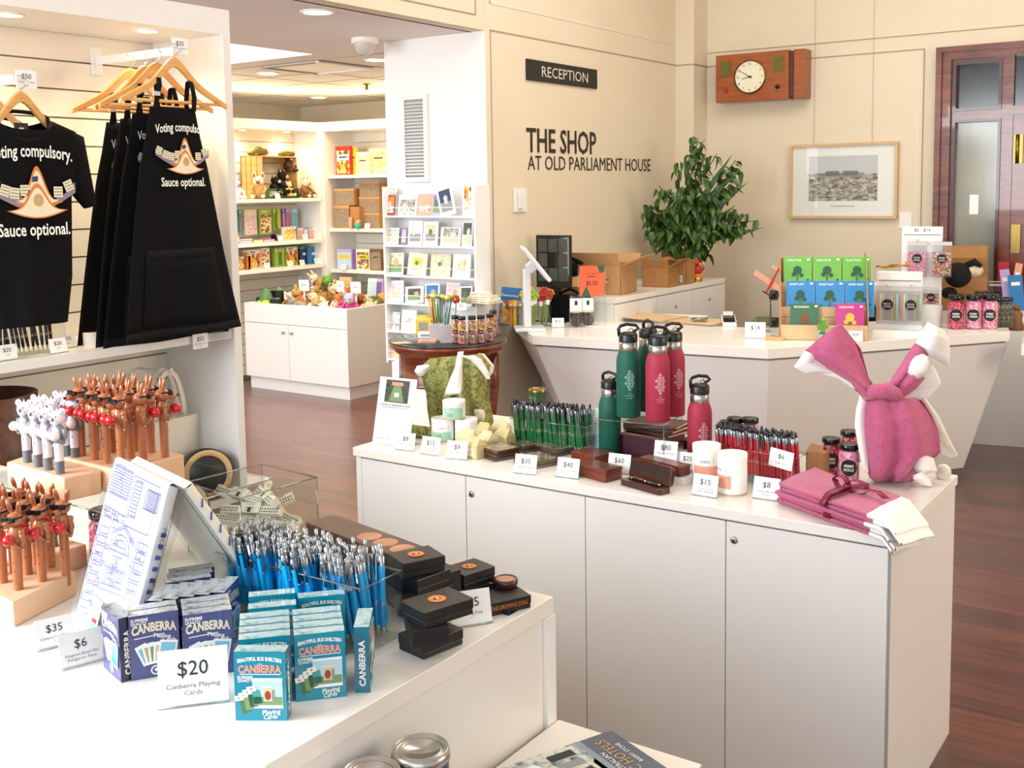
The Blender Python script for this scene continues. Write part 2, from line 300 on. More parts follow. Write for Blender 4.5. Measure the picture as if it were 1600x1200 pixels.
for a,b,c,d in ((gx0,tz1,gx1,tz0),(gx0,.7,gx1,gz1)):
    fr.box(a-.02,-.042,b-.02,c+.02,-.03,b,'dark_wood').box(a-.02,-.042,d,c+.02,-.03,d+.02,'dark_wood').box(a-.02,-.042,b,a,-.03,d,'dark_wood').box(c,-.042,b,c+.02,-.03,d,'dark_wood')
obj('door_frame',fr,D)
obj('pane',M().box(gx0,.01,tz1,gx1,.015,tz0,'glass_dark'),D); obj('pane',M().box(gx0,.01,.7,gx1,.015,gz1,'door_glass').box(gx0+.1,.006,1.52,gx0+.16,.0095,1.66,'white_paper'),D)
dr=M().box(mx1,-.02,0,mx1+.13,.03,tz1-.06,'mahogany').box(mx1+.13,-.02,0,mx1+1.0,.03,1.0,'mahogany').box(mx1+.13,-.02,tz1-.16,mx1+1,.03,tz1-.06,'mahogany').box(mx1,-.03,tz1-.06,W,.06,tz1,'mahogany').box(mx1+1,-.02,0,mx1+1.13,.03,tz1-.06,'mahogany')
dl_=obj('door_leaf',dr,D); obj('pane',M().box(mx1+.13,.0,1.0,mx1+1,.006,tz1-.16,'door_glass').box(mx1,.0,tz1,W,.006,dzt-.09,'glass_dark'),D)
hz=dl(1587,233)[1]; obj('hinge',M().box(mx1+.01,-.035,hz-.1,mx1+.07,-.02,hz+.1,'brass').tube([(mx1+.035,-.04,hz-.1),(mx1+.035,-.04,hz+.1)],.012,'brass').box(mx1+.01,-.035,1.25,mx1+.07,-.02,1.45,'brass'),dl_)
# ---- ceiling fittings
def downlight(x,y,z,lab,r=.055,w=0,col=(1,.86,.66)):
    e=emp('ceiling_downlight',(x,y,z),0,lab,'downlight','recessed ceiling downlights')
    obj('trim_ring',M().lathe([(r+.018,0),(r+.018,-.006),(r,-.008),(r,0)],'lamp_ring',n=20),e); obj('lamp_face',M().lathe([(0.0001,-.003),(r,-.003)],'lamp',n=20,cap=False),e)
    if w:
        l=bpy.data.lights.new('spot','SPOT'); l.energy=w; l.color=col; l.spot_size=R(120); l.spot_blend=.9; l.shadow_soft_size=.06
        o=bpy.data.objects.new('downlight_beam',l); COL.objects.link(o); o.location=(x,y,z-.03)
for px,py,lab,w in ((496,18,'round ceiling downlight nearest the camera, above the wide opening',25),(588,93,'ceiling downlight just left of the white column',35),(419,114,'small ceiling downlight left of the square air vent panel',35),(498,152,'farthest ceiling downlight above the corner of the back shelves',60)):
    q=P(px,py,CZ); downlight(q.x,q.y,CZ,lab,.075,w)
q=P(570,60,CZ); e=emp('security_camera_dome',(q.x,q.y,CZ),0,'grey dome security camera on the ceiling beside the white column','security camera')
obj('mount',M().lathe([(.085,0),(.085,-.03),(.07,-.035)],'lamp_ring',n=24),e); obj('dome',M().lathe([(.068,-.035),(.062,-.065),(.04,-.095),(.001,-.105)],'dome_grey',n=24,cap=False),e)
q=P(573,131,CZ); tag(obj('fire_sprinkler',M().lathe([(.04,0),(.04,-.006),(.014,-.01),(.014,-.05),(.03,-.055),(.03,-.06)],'brass',n=12),loc=(q.x,q.y,CZ)),'small brass fire sprinkler head hanging from the tiled ceiling','sprinkler')
e=emp('air_vent',(-6.05,6.15,CZ),0,'square air conditioning vent panel set in the tiled ceiling','vent')
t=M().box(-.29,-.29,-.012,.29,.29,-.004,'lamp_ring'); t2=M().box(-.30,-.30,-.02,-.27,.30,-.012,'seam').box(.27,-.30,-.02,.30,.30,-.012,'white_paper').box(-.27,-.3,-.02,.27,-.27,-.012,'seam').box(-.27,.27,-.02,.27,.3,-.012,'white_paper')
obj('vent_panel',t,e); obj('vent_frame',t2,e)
# ---- wall fittings
a=PY(628,150,YC); b=PY(672,284,YC)
e=emp('louvre_vent',(a.x,YC,b.z),0,'tall white louvred vent on the white column','vent')
w,h=b.x-a.x,a.z-b.z; t=M().box(0,-.02,0,.03,0,h,'louvre').box(w-.03,-.02,0,w,0,h,'louvre').box(.03,-.02,0,w-.03,0,.03,'louvre').box(.03,-.02,h-.03,w-.03,0,h,'louvre').box(.03,-.003,.03,w-.03,0,h-.03,'mid_grey'); obj('vent_frame',t,e)
t=M(); n=22
for i in range(n): z=.04+(h-.08)*(i+.5)/n; t.bc((w/2,-.01,z),(w-.06,.022,.003),'louvre',(35,0,0))
obj('louvre_slats',t,e)
a,b=PX(821,92,XR),PX(931,139,XR); sh=(PX(821,92,XR).z-PX(821,125,XR).z)
def onwall(px,py): return PX(px,py,XR)
cy=(a.y+b.y)/2; cz=(PX(821,108.5,XR).z+PX(931,124,XR).z)/2
e=emp('reception_sign',(XR,cy,cz),PI/2,'black rectangular sign reading RECEPTION on the cream wall','sign')
obj('sign_board',M().box(-(b.y-a.y)/2,-.012,-sh/2,(b.y-a.y)/2,0,sh/2,'sign_black'),e); obj('lettering',M().txt('RECEPTION','sign_text',(.02,-.0135,0),X_,Z_,sh*.5,(b.y-a.y)*.66),e)
a,b=onwall(822,215),onwall(931,229); h=(onwall(822,196).z-onwall(822,233).z)
e=emp('wall_lettering',(XR,onwall(916,240).y,onwall(916,240).z),PI/2,'large dark lettering THE SHOP AT OLD PARLIAMENT HOUSE on cream wall','lettering')
o_=e.location
t=M(); q0,q1=onwall(822,216),onwall(931,226); t.txt('THE SHOP','brown_letters',((q0.y+q1.y)/2-o_.y,-.004,(q0.z+q1.z)/2-o_.z),X_,Z_,h,(q1.y-q0.y),bold=.015); obj('letter_line',t,e)
q0,q1=onwall(824,254),onwall(1016,258); h2=onwall(900,245).z-onwall(900,266).z; t=M().txt('AT OLD PARLIAMENT HOUSE','brown_letters',((q0.y+q1.y)/2-o_.y,-.004,(q0.z+q1.z)/2-o_.z),X_,Z_,h2,(q1.y-q0.y)); obj('letter_line',t,e)
q=onwall(813,313); e=emp('light_switch',q,PI/2,'cream wall switch plate on the wall below the shop lettering','switch'); obj('switch_plate',M().box(-.09,-.012,-.075,.06,0,.075,'white_lam'),e,bev=.003); obj('rocker',M().box(-.05,-.03,-.05,.0,-.012,.05,'white_gloss',(0,0,8)),e)
# clock: case stands off the wall, front turned a little to the left
a=PY(1130,128,YB); 
cl=emp('wall_clock',(PY(1192,122,YB).x,YB,PY(1192,122,YB).z),0,'wooden cased clock with round cream dial mounted high on the back wall','clock')
w=.33; hh=.185
t=M().box(-w-.0,-.16,-hh,w-.06,-.04,hh,'clock_wood').box(w-.06,-.15,-hh+.01,w-.03,-.04,hh-.01,'dark_wood').box(w-.03,-.14,-hh,w+.06,0,hh,'clock_wood'); t.box(-w+.02,-.04,-hh+.02,w-.05,0,hh-.02,'clock_wood')
obj('case',t,cl,bev=.004); C0=Vector((-.04,-.163,0))
obj('dial',M().lathe([(.128,0),(.130,.01),(.120,.012)],'brass',c=C0,n=40,R_=(90,0,0),cap=False).disc(C0+Vector((0,-.008,0)),X_,Z_,.120,'clock_face',40),cl)
t=M()
for i in range(1,13):
    a=R(90-30*i); t.txt(str(i),'ink',C0+Vector((.1*math.cos(a),-.0095,.1*math.sin(a))),X_,Z_,.019)
obj('numerals',t,cl)
def hand(L,w,ang): a=R(90-ang); d=Vector((math.cos(a),0,math.sin(a))); n_=Vector((-d.z,0,d.x)); c=C0+Vector((0,-.011,0)); return M().add([c-d*.02+n_*w,c+d*L+n_*w*.4,c+d*L-n_*w*.4,c-d*.02-n_*w],[(0,1,2,3)],'black').disc(c+Vector((0,-.001,0)),X_,Z_,.008,'black',12)
obj('hand',hand(.065,.004,258),cl); obj('hand',hand(.10,.003,302),cl)
for x,z in ((-.245,.075),(.185,.085)): obj('plaque',M().box(x-.045,-.166,z-.06,x+.045,-.16,z+.06,'brass').box(x-.035,-.168,z-.05,x+.035,-.166,z+.05,'olive'),cl)
obj('knob',M().ball((-.24,-.17,-.09),.017,'red'),cl,label='red knob'); obj('knob',M().ball((.185,-.17,-.09),.017,'black_gloss'),cl,label='black knob')
# framed photograph
q0,q1=PY(1237,227,YB),PY(1403,341.5,YB); w,h=q1.x-q0.x,q0.z-q1.z
e=emp('framed_photograph',((q0.x+q1.x)/2,YB-.01,(q0.z+q1.z)/2),0,'oak framed old photograph of a long building hanging on two wires','picture')
f=.02; obj('frame',M().box(-w/2,-.03,-h/2,-w/2+f,0,h/2,'oak_frame').box(w/2-f,-.03,-h/2,w/2,0,h/2,'oak_frame').box(-w/2+f,-.03,h/2-f,w/2-f,0,h/2,'oak_frame').box(-w/2+f,-.03,-h/2,w/2-f,0,-h/2+f,'oak_frame'),e)
t=M().rect((0,-.01,0),X_,Z_,w-2*f,h-2*f,'white_lam'); pw,ph=w*.64,h*.6; t.rect((-.0,-.011,.02),X_,Z_,pw,ph,'art_sepia').rect((0,-.0115,.02+ph*.3),X_,Z_,pw,ph*.4,'pale_grey')
t.rect((-.03,-.012,.015+ph*.09),X_,Z_,pw*.72,ph*.1,'mid_grey').rect((-.08,-.0125,.015+ph*.13),X_,Z_,pw*.2,ph*.1,'grey_text').rect((.06,-.0125,.015+ph*.13),X_,Z_,pw*.22,ph*.1,'grey_text')
for i in range(16): t.rect((-pw*.2+i*pw*.036+random.uniform(-.004,.004),-.013,.02-random.uniform(0,.02)),X_,Z_,.004,.014,'ink')
for i in range(14): t.rect((-pw*.33+i*pw*.04,-.0128,.015+ph*.1),X_,Z_,.004,.016,'ink')
t.txt('OLD PARLIAMENT HOUSE','ink',(0,-.012,-h*.335),X_,Z_,.008,w*.22); obj('print',t,e)
obj('hanging_wire',M().tube([(-w*.28,-.004,h/2),(-w*.28,-.004,h/2+1.6)],.0012,'mid_grey',4),e); obj('hanging_wire',M().tube([(w*.26,-.004,h/2),(w*.26,-.004,h/2+1.6)],.0012,'mid_grey',4),e)
obj('glazing',M().rect((0,-.018,0),X_,Z_,w-2*f,h-2*f,'acrylic'),e)
# small blank plate under the picture
q=PY(1415,345,YB); tag(obj('wall_plate',M().box(-.045,-.008,-.06,.045,0,.06,'wall_white'),loc=(q.x,YB,q.z),bev=.002),'cream blank plate on the back wall right of the framed photograph','wall plate')
# ================================================================ NEAR WALL UNIT
def wall_unit(loc,rz,L,D,H,zsh,lab,fz=.095,open_r=True,lights=(),shelves=(),bottom=0.0,strip=.1,wl=10):
    """origin at front right-hand end on the floor; runs along -x, back along +y; front faces -Y"""
    e=emp('slatwall_display_unit',loc,rz,lab,'display unit')
    for x in ((-.035,0),(-L,-L+.035)): obj('side_panel',M().box(x[0],0,bottom,x[1],D,H,'white_lam'),e,bev=.0015)
    obj('fascia',M().box(-L+.035,0.0,H-fz,-.035,.02,H,'white_lam'),e)
    obj('canopy',M().box(-L+.035,.02,H-fz,-.035,D-.03,H-fz+.02,'white_lam'),e)
    t=M().box(-L+.035,D-.012,bottom,-.035,D,H,'slat_groove'); z=H-fz
    while z>bottom+.05: t.box(-L+.036,D-.024,max(bottom,z-strip+.006),-.036,D-.012,z,'slat_white'); z-=strip
    obj('slat_back',t,e)
    for z,d in shelves: obj('shelf',M().box(-L+.037,D-.025-d,z-.032,-.037,D-.025,z,'white_lam'),e,bev=.0015)
    for x,y in lights:
        f=obj('canopy_light',M().lathe([(.042,0),(.042,-.006),(.034,-.006)],'lamp_ring',c=(x,y,H-fz),n=18,cap=False),e); obj('lamp_face',M().lathe([(.0001,-.004),(.036,-.004)],'lamp',c=(x,y,H-fz),n=18,cap=False),f)
        l=bpy.data.lights.new('spot','SPOT'); l.energy=wl; l.color=(1,.74,.42); l.spot_size=R(140); l.spot_blend=1; l.shadow_soft_size=.04
        o=bpy.data.objects.new('canopy_beam',l); COL.objects.link(o); o.parent=e; o.location=(x,y,H-fz-.02)
    return e
XN=-3.15; YN=2.755; HN=PX(355.3,16,XN).z; FB=PX(345,54,XN).z; ZS=PX(300,525,XN).z
l1=PX(232,46,XN-.12); l2=PX(18,22,XN-.12)
lt=[]
for px,py in ((230,47),(17,22)): q=P(px,py,FB); lt.append((q.y-YN,-(q.x-XN)))
wall_unit((XN,YN,0),PI/2,2.6,.42,HN,0,'large white slat wall unit holding black aprons and t-shirts',fz=HN-FB,lights=lt+[(lt[1][0]-.75,lt[1][1])],shelves=((ZS,.385),),wl=16)
def faceout(px,py,lab,grp,x0=-3.545):
    q=PX(px,py,-3.10); e=emp('garment_arm',(x0,q.y,q.z),PI/2,lab,'hanging rail',grp)
    L=-3.10-x0; obj('arm',M().box(-.006,-L,-.014,.006,0,.014,'white_gloss'),e); obj('wall_bracket',M().box(-.02,-.012,-.05,.02,0,.05,'white_gloss'),e); return q,L
# hangers
def hanger_mesh(w=.44,drop=.10):
    up=[];lo=[]
    for i in range(25):
        t=-1+2*i/24; a=abs(t); z=-.055-drop*(a**1.15)+.05*math.exp(-(t*3.2)**2); th=.034-.016*a; up.append((t*w/2,z)); lo.append((t*w/2,z-th))
    return M().prism(up+lo[::-1],-.007,.007,'hanger_wood','y')
def hanger(loc,lab,grp,bar=True,w=.44,rz=PI/2,tilt=0):
    e=emp('coat_hanger',loc,rz,lab,'coat hanger',grp)
    obj('shoulder_bar',hanger_mesh(w),e,bev=.003)
    obj('hook',M().tube([(0,0,-.03),(0,0,.0)]+[(.02*math.sin(a)+.0,0,.02-.02*math.cos(a)) for a in [R(x) for x in range(10,230,20)]],.0018,'chrome',6),e)
    if bar: obj('trouser_bar',M().tube([(-w*.47,0,-.158),(w*.47,0,-.158)],.006,'hanger_wood',8),e)
    return e
# printed picture of a gravy-topped building
def print_art(t,o,u,v,w,crop=False):
    o=Vector(o); u=Vector(u); v=Vector(v); n=u.cross(v); e=lambda k:o-n*(-k)
    t.txt('Voting compulsory.','white_ink',o+v*w*.42,u,v,w*.135,w*1.0,curve=w*.05,bold=.018)
    t.txt('Sauce optional.','white_ink',o-v*w*.40,u,v,w*.135,w*.86,bold=.018)
    f=Vector(n)*.0006
    def hill(W,H,z0,m,k,yo=0,bot=.06):
        pts=[(-W/2+W*i/24,z0+H*math.exp(-((i/24-.5)*5.2)**2)) for i in range(25)]; pts+=[(W/2-W*i/24,z0-bot*math.sin(PI*i/24)) for i in range(1,24)]
        t.poly(o+f*k+u*yo,u,v,[(x*w,y*w) for x,y in pts],m)
    t.poly(o+f,u,v,[(x*w,y*w) for x,y in ((-.52,.12),(-.38,.05),(-.2,-.02),(0,-.1),(.2,-.1),(.4,0),(.52,.12),(.52,-.0),(.38,-.08),(.2,-.17),(0,-.19),(-.2,-.15),(-.38,-.06),(-.52,.02))],'mauve')
    for i,(x,y,a) in enumerate(((-.45,.1,-20),(-.33,.04,-18),(-.22,.01,-8),(-.1,.04,0),(.3,.02,0),(.43,.09,22))):
        q=Matrix.Rotation(R(a),2); pts=[q@Vector(p) for p in ((-.055,-.07),(.055,-.07),(.055,.05),(-.055,.05))]; t.poly(o+f*3,u,v,[((p.x+x)*w,(p.y+y)*w) for p in pts],'cream')
        for k in range(3): pts=[q@Vector(p) for p in ((-.045,-.05+.035*k),(.045,-.05+.035*k),(.045,-.038+.035*k),(-.045,-.038+.035*k))]; t.poly(o+f*4,u,v,[((p.x+x)*w,(p.y+y)*w) for p in pts],'grass_g' if k%2 else 'grey')
    hill(.62,.40,-.10,'orange',2,w*.05); hill(.52,.33,-.08,'cream',3,w*.05); t.poly(o+f*4+u*w*.02,u,v,[(x*w,y*w) for x,y in ((-.03,.12),(.04,.13),(.04,.19),(-.03,.18))],'navy')
    hill(.74,.30,-.19,'orange',5,w*.04,.09); hill(.66,.25,-.19,'cream',6,w*.04,.075); t.disc(o+f*7+u*w*.05-v*w*.08,u,v,w*.06,'tan',16,w*.07)
# apron: rows measured down its length
rows=[(238,307,168),(231,316,215),(222,327,262),(213,340,330),(204,353,400),(196,368,470),(190,380,523)]
XA=-3.08; an=PX(272,100,XA)
pr=[]
for l,r_,y in rows: a,b=PX(l,y,XA),PX(r_,y,XA); pr.append(((a.y-an.y),(b.y-an.y),(a.z+b.z)/2-an.z))
def lerp_rows(pr,t):
    k=t*(len(pr)-1); i=min(int(k),len(pr)-2); f=k-i; return [pr[i][j]*(1-f)+pr[i+1][j]*f for j in range(3)]
def apron(loc,lab,seed,main=False,rz=PI/2):
    e=emp('apron',loc,rz,lab,'apron','black aprons on wooden hangers'); rnd=random.Random(seed); ph=rnd.random()*6
    def fn(s_,t):
        l,r_,z=lerp_rows(pr,t); x=l+(r_-l)*s_
        fold=(.018*math.sin(s_*9+ph)+.02*(1-abs(2*s_-1))-.02)*max(0,t-.35)*1.5+.012*(abs(2*s_-1)**3)
        return (x,fold,z)
    g=M().grid(fn,28,24,(['black_cloth','black_cloth_band'],lambda a,b:1 if b<.02 or b>.97 else 0)); obj('apron_body',g,e,solid=.004)
    def fp(s_,t): p=Vector(fn(.14+.72*s_,.64+.30*t)); p.y-=.006; return p
    obj('front_pocket',M().grid(fp,14,8,(['black_cloth','black_cloth_band'],lambda a,b:1 if b<.1 else 0)),e,solid=.003)
    l,r_,z=pr[0]
    for x,sg in ((l+.012,-1),(r_-.012,1)):
        xx=x+(.03 if sg<0 else -.0); t=M()
        k=-sg; zt=PX(250 if sg<0 else 300,114 if sg<0 else 121,XA).z-an.z-.03; pts=[(x,0,z-.01),(x+.004*k,-.01,z+(zt-z)*.5),(x+.012*k,-.012,zt-.01),(x+.014*k,-.005,zt+.016),(x+.014*k,.009,zt+.012),(x+.02*k,.014,z+(zt-z)*.3),(x+.02*k,.012,z)]
        for a,b in zip(pts,pts[1:]):
            a,b=Vector(a),Vector(b); t.add([a+Vector((-.009,0,0)),a+Vector((.009,0,0)),b+Vector((.009,0,0)),b+Vector((-.009,0,0))],[(0,1,2,3)],'black_cloth_band')
        s=obj('neck_strap',t,e,solid=.003)
        if sg<0: obj('buckle',M().box(x-.013,-.012,z+.035,x+.013,-.006,z+.05,'pale_grey'),s)
    t=M(); lz=PX(282,245,XA); print_art(t,(lz.y-an.y,-.012,lz.z-an.z),X_,Z_,.215); obj('print',t,e)
    return e
q,L=faceout(272,80,'white garment arm on the slat wall carrying the aprons','garment arms')
apz=an.z
for i,(dx,dy,lab,hl) in enumerate(((0,0,'black printed apron hanging frontmost, its picture fully in view','frontmost wooden hanger of the apron row'),(-.075,-.015,'black apron second from the front of the apron row','second wooden hanger from the front of the apron row'),(-.135,-.02,'black apron third from the front of the apron row','third wooden hanger from the front of the apron row'),(-.20,-.03,'rearmost black apron of the row, against the slat wall','rearmost wooden hanger of the apron row'))):
    apron((XA+dx,an.y+dy,apz-(.0,.02,.035,.045)[i]),lab,i)
    hanger((XA+dx,an.y+dy,apz-(.0,.012,.02,.025)[i]+.03),hl,'apron hangers',rz=PI/2+R((0,-5,5,-7)[i]))
# t-shirts
q,L2=faceout(22,124,'white garment arm on the slat wall carrying the t-shirts','garment arms')
tn=PX(33,165,XA)
def tshirt(loc,lab,seed,art=True):
    e=emp('t_shirt',loc,PI/2,lab,'t-shirt','black t-shirts on wooden hangers')
    def W(px,py): q=PX(px,py,XA); return q.y-tn.y,q.z-tn.z
    zb=W(60,507)[1]; zn=W(33,190)[1]; pk=[W(72,186),W(118,206),W(131,214),W(140,262),W(149,318),W(132,326),W(108,308)]; bx=W(113,430)
    R0=[(0.0,zn-.015),(.04,zn-.012),(.065,zn+.0),pk[0]]
    side=[pk[1],pk[2],(pk[3][0]+.0,pk[3][1]),pk[4],pk[5],pk[6],(bx[0]-.0,bx[1]),(W(106,505)[0],zb)]
    rowsT=[]
    def hw(t): # half-width and z down the shirt
        pts=[(pk[0][0],pk[0][1]),(pk[1][0],pk[1][1]),(pk[2][0]-.015,pk[3][1]),(pk[6][0]+.008,pk[6][1]),bx,(side[-1][0],zb)]
        k=t*(len(pts)-1); i=min(int(k),len(pts)-2); f=k-i; return pts[i][0]*(1-f)+pts[i+1][0]*f,pts[i][1]*(1-f)+pts[i+1][1]*f
    def fn(s_,t,sg=1):
        w,z=hw(t); x=(2*s_-1)*w; neck=max(0,1-abs(x)/.085)**.6 if abs(x)<.085 else 0
        z2=z-(.075 if sg>0 else .03)*neck*max(0,1-t*5)
        return (x,-sg*.035*math.sin(PI*min(1,max(0,s_)))**.5-(.005*math.sin(s_*14+t*2))*t*sg,z2)
    obj('shirt_body',M().grid(lambda a,b:fn(a,b),36,30,'black_cloth').grid(lambda a,b:fn(a,b,-1),36,30,'black_cloth'),e)
    for sg in (-1,1):
        t=M(); top=[(pk[1][0]-.02,pk[1][1]+.004),pk[2],pk[3],pk[4]]; low=[(pk[6][0]-.02,pk[3][1]),(pk[6][0]-.012,pk[3][1]-.02),(pk[6][0]-.002,pk[6][1]+.02),(pk[5][0],pk[5][1])]
        v=[]
        for (ax,az),(bx_,bz) in zip(top,low):
            for k in range(9):
                a=2*PI*k/8; c=.5+.5*math.cos(a); v.append((sg*(ax*c+bx_*(1-c)),-.022*math.sin(a),az*c+bz*(1-c)))
        t.add(v,[(j*9+k,j*9+k+1,(j+1)*9+k+1,(j+1)*9+k) for j in range(3) for k in range(8)],'black_cloth',True); obj('sleeve',t,e)
    t=M().tube([(.085*math.sin(a),-.034*math.cos(a)*(1 if math.cos(a)>0 else .8),zn+.012-.02*math.cos(a)-(.05 if math.cos(a)>0 else .0)*math.cos(a)) for a in [2*PI*i/24 for i in range(24)]],.006,'black_cloth_band',6,True); obj('collar',t,e)
    q=W(33,205); obj('neck_label',M().box(-.022,.005,q[1]-.025,.022,.008,q[1]+.025,'black_gloss').rect((0,.0045,q[1]+.003),X_,Z_,.016,.016,'white_ink').rect((0,.0045,q[1]-.02),X_,Z_,.03,.004,'pale_grey'),e)
    if art:
        q=W(36,302); t=M(); print_art(t,(-.005,-.046,q[1]),X_,Z_,.27); obj('print',t,e)
    return e
tshirt((XA,tn.y,tn.z),'black printed t-shirt hanging frontmost at the left edge',0); hanger((XA,tn.y,tn.z+.05),'frontmost wooden hanger of the t-shirts','t-shirt hangers',bar=False,w=.40,rz=PI/2+R(6))
tshirt((XA-.13,tn.y-.01,tn.z-.01),'black t-shirt hanging behind the printed front one',1); hanger((XA-.13,tn.y-.01,tn.z+.04),'wooden hanger behind the frontmost t-shirt hanger','t-shirt hangers',bar=False,w=.40)
# price tickets in the air
def hang_ticket(px,py,x,price,line,lab):
    q=PX(px,py,x); e=emp('price_ticket',q,PI/2,lab,'price ticket','price tickets'); obj('ticket_card',M().box(-.033,-.001,-.027,.033,.001,.027,'white_paper'),e)
    obj('lettering',M().txt(price,'ink',(0,-.0018,.009),X_,Z_,.015).txt(line,'grey_text',(0,-.0018,-.008),X_,Z_,.006,.055).txt('each','grey_text',(0,-.0018,-.018),X_,Z_,.005),e)
hang_ticket(281,72,-3.094,'$35','Voting Apron','white $35 price ticket clipped to the end of the apron arm'); hang_ticket(41,124,-3.094,'$50','Voting T-shirt','white $50 price ticket clipped to the end of the t-shirt arm')
hang_ticket(313,533,XN+.004,'$55','Cotton apron','white price ticket hanging from the shelf edge below the aprons'); 
q=PX(345,522,XN+.003); tag(obj('ticket_strip',M().box(-.05,-.003,-.018,.05,0,.018,'film'),loc=q,rz=PI/2),'clear plastic ticket strip on the shelf edge at the right','ticket strip')
# ================================================================ FAR CORNER
XF=-7.55; YQ=7.68; HF=PX(505,192,XF).z; FBf=PX(505,206,XF).z
Dl=XF-PY(458,150,YQ-.03).x; Dl=min(.6,max(.35,Dl)); zL=[PX(504,y,XF).z for y in (309,373,412)]
wall_unit((XF,YQ,0),PI/2,2.5,Dl,HF,0,'far slat wall unit with plush toys, craft packs and puzzles',fz=HF-FBf,lights=[(-.25,.2),(-.8,.2),(-1.5,.2)],shelves=[(zL[0],.36),(zL[1],.36),(zL[2],.36)],wl=13)
Dr=.45; zR=[PY(560,y,YQ).z for y in (272.5,357.5,423)]
wall_unit((-5.4,YQ,0),0,2.15,Dr,HF,0,'far slat wall unit with books and game boxes, beside the column',fz=HF-FBf,lights=[(-1.4,.2),(-.5,.2)],shelves=[(zR[0],.38),(zR[1],.38),(zR[2],.38)],wl=13)
# bin
bx0,bx1,by0,by1=-7.50,-6.25,6.60,7.64; BH=.772
e=emp('display_bin',(bx0,by0,0),0,'white open topped floor bin filled with plush toys','display bin'); W=bx1-bx0; Dp=by1-by0
obj('body',M().box(0,.02,.11,.03,Dp,BH,'white_lam').box(W-.03,.02,.11,W,Dp,BH,'white_lam').box(.03,.02,BH-.17,W-.03,.05,BH,'white_lam').box(.03,Dp-.03,.11,W-.03,Dp,BH,'white_lam').box(.03,.05,BH-.11,W-.03,Dp-.03,BH-.10,'white_lam').box(0,0,BH-.17,W,.02,BH,'white_lam'),e,bev=.0015)
obj('plinth',M().box(.02,.03,0,W-.02,Dp,.11,'white_lam'),e)
xm=PY(452,560,by0).x-bx0
for x0,x1,kx in ((0,xm-.002,xm-.05),(xm+.002,W,xm+.05)):
    d=obj('door',M().box(x0,0,.112,x1,.02,BH-.174,'white_lam'),e,bev=.001); obj('knob',M().lathe([(.005,0),(.005,.012),(.013,.018),(.013,.024),(.0001,.027)],'steel',c=(kx,0,BH-.24),n=14,R_=(90,0,0)),d)
# plush animals
def plush(p,rz,s,body,head=None,muz=None,ear='round',lab='',rot=None,grp='plush toys',cat='plush toy',tail=False,parent=None):
    head=head or body; muz=muz or 'cream2'
    e=emp('plush_toy',p,rz,lab,cat,grp,rot=rot)
    obj('plush_body',M().ball((0,0,.30*s),.26*s,body,14,(1,.85,1.15),k=9),e)
    h=obj('plush_head',M().ball((0,-.06*s,.68*s),.20*s,head,14,(1,1,.92),k=9),e)
    obj('muzzle',M().ball((0,-.24*s,.63*s),.085*s,muz,10,(1,1.1,.8)).ball((0,-.33*s,.66*s),.028*s,'black_gloss',8),h)
    t=M()
    for sg in (-1,1): t.ball((sg*.08*s,-.235*s,.73*s),.022*s,'black_gloss',8,k=5)
    obj('eyes',t,h)
    for sg in (-1,1):
        er=M().ball((0,0,0),.075*s,head,10,(1,.5,1 if ear=='round' else 1.8)); er.ball((0,-.02*s,0),.05*s,muz,8,(1,.5,1 if ear=='round' else 1.8)); obj('ear',er,h,loc=(sg*.16*s,-.03*s,(.84 if ear=='round' else .9)*s))
        obj('leg',M().tube([(sg*.12*s,-.08*s,.14*s),(sg*.18*s,-.24*s,.09*s),(sg*.2*s,-.38*s,.09*s)],[.09*s,.085*s,.07*s],body,8).ball((sg*.2*s,-.40*s,.1*s),.08*s,head,8),e)
        obj('arm',M().tube([(sg*.18*s,-.05*s,.48*s),(sg*.27*s,-.18*s,.36*s),(sg*.22*s,-.3*s,.28*s)],[.075*s,.065*s,.055*s],body,8).ball((sg*.22*s,-.31*s,.27*s),.06*s,body,8),e)
    if tail: obj('tail',M().tube([(0,.18*s,.14*s),(0,.4*s,.1*s),(.05*s,.62*s,.08*s)],[.08*s,.07*s,.03*s],body,8),e)
    return e
def fur_roll(p,rz,L,c1,c2,lab,grp='plush toys',bill=None):
    e=emp('plush_toy',p,rz,lab,'plush toy',grp); r=L*.16
    obj('plush_body',M().tube([(-L*.5,0,r*.5),(-L*.38,0,r*.6),(-L*.2,0,r),(L*.1,0,r*1.1),(L*.26,0,r*.9),(L*.33,0,r*.7)],[r*.3,r*.55,r*.9,r*1.05,r*.85,r*.4],c1,12),e)
    h=obj('plush_head',M().ball((L*.4,0,r*.9),r*.85,c2,12),e); 
    if bill: obj('bill',M().ball((L*.4+r*1.0,0,r*.7),r*.5,bill,10,(1.5,1,.35)),h)
    for x in (-.22,.2):
        for sg in (-1,1): obj('paw',M().ball((L*x,sg*r*.9,r*.3),r*.34,c2,8,(1.3,1,.6)),e)
    return e
xs=XF-.2; z1=zL[0]
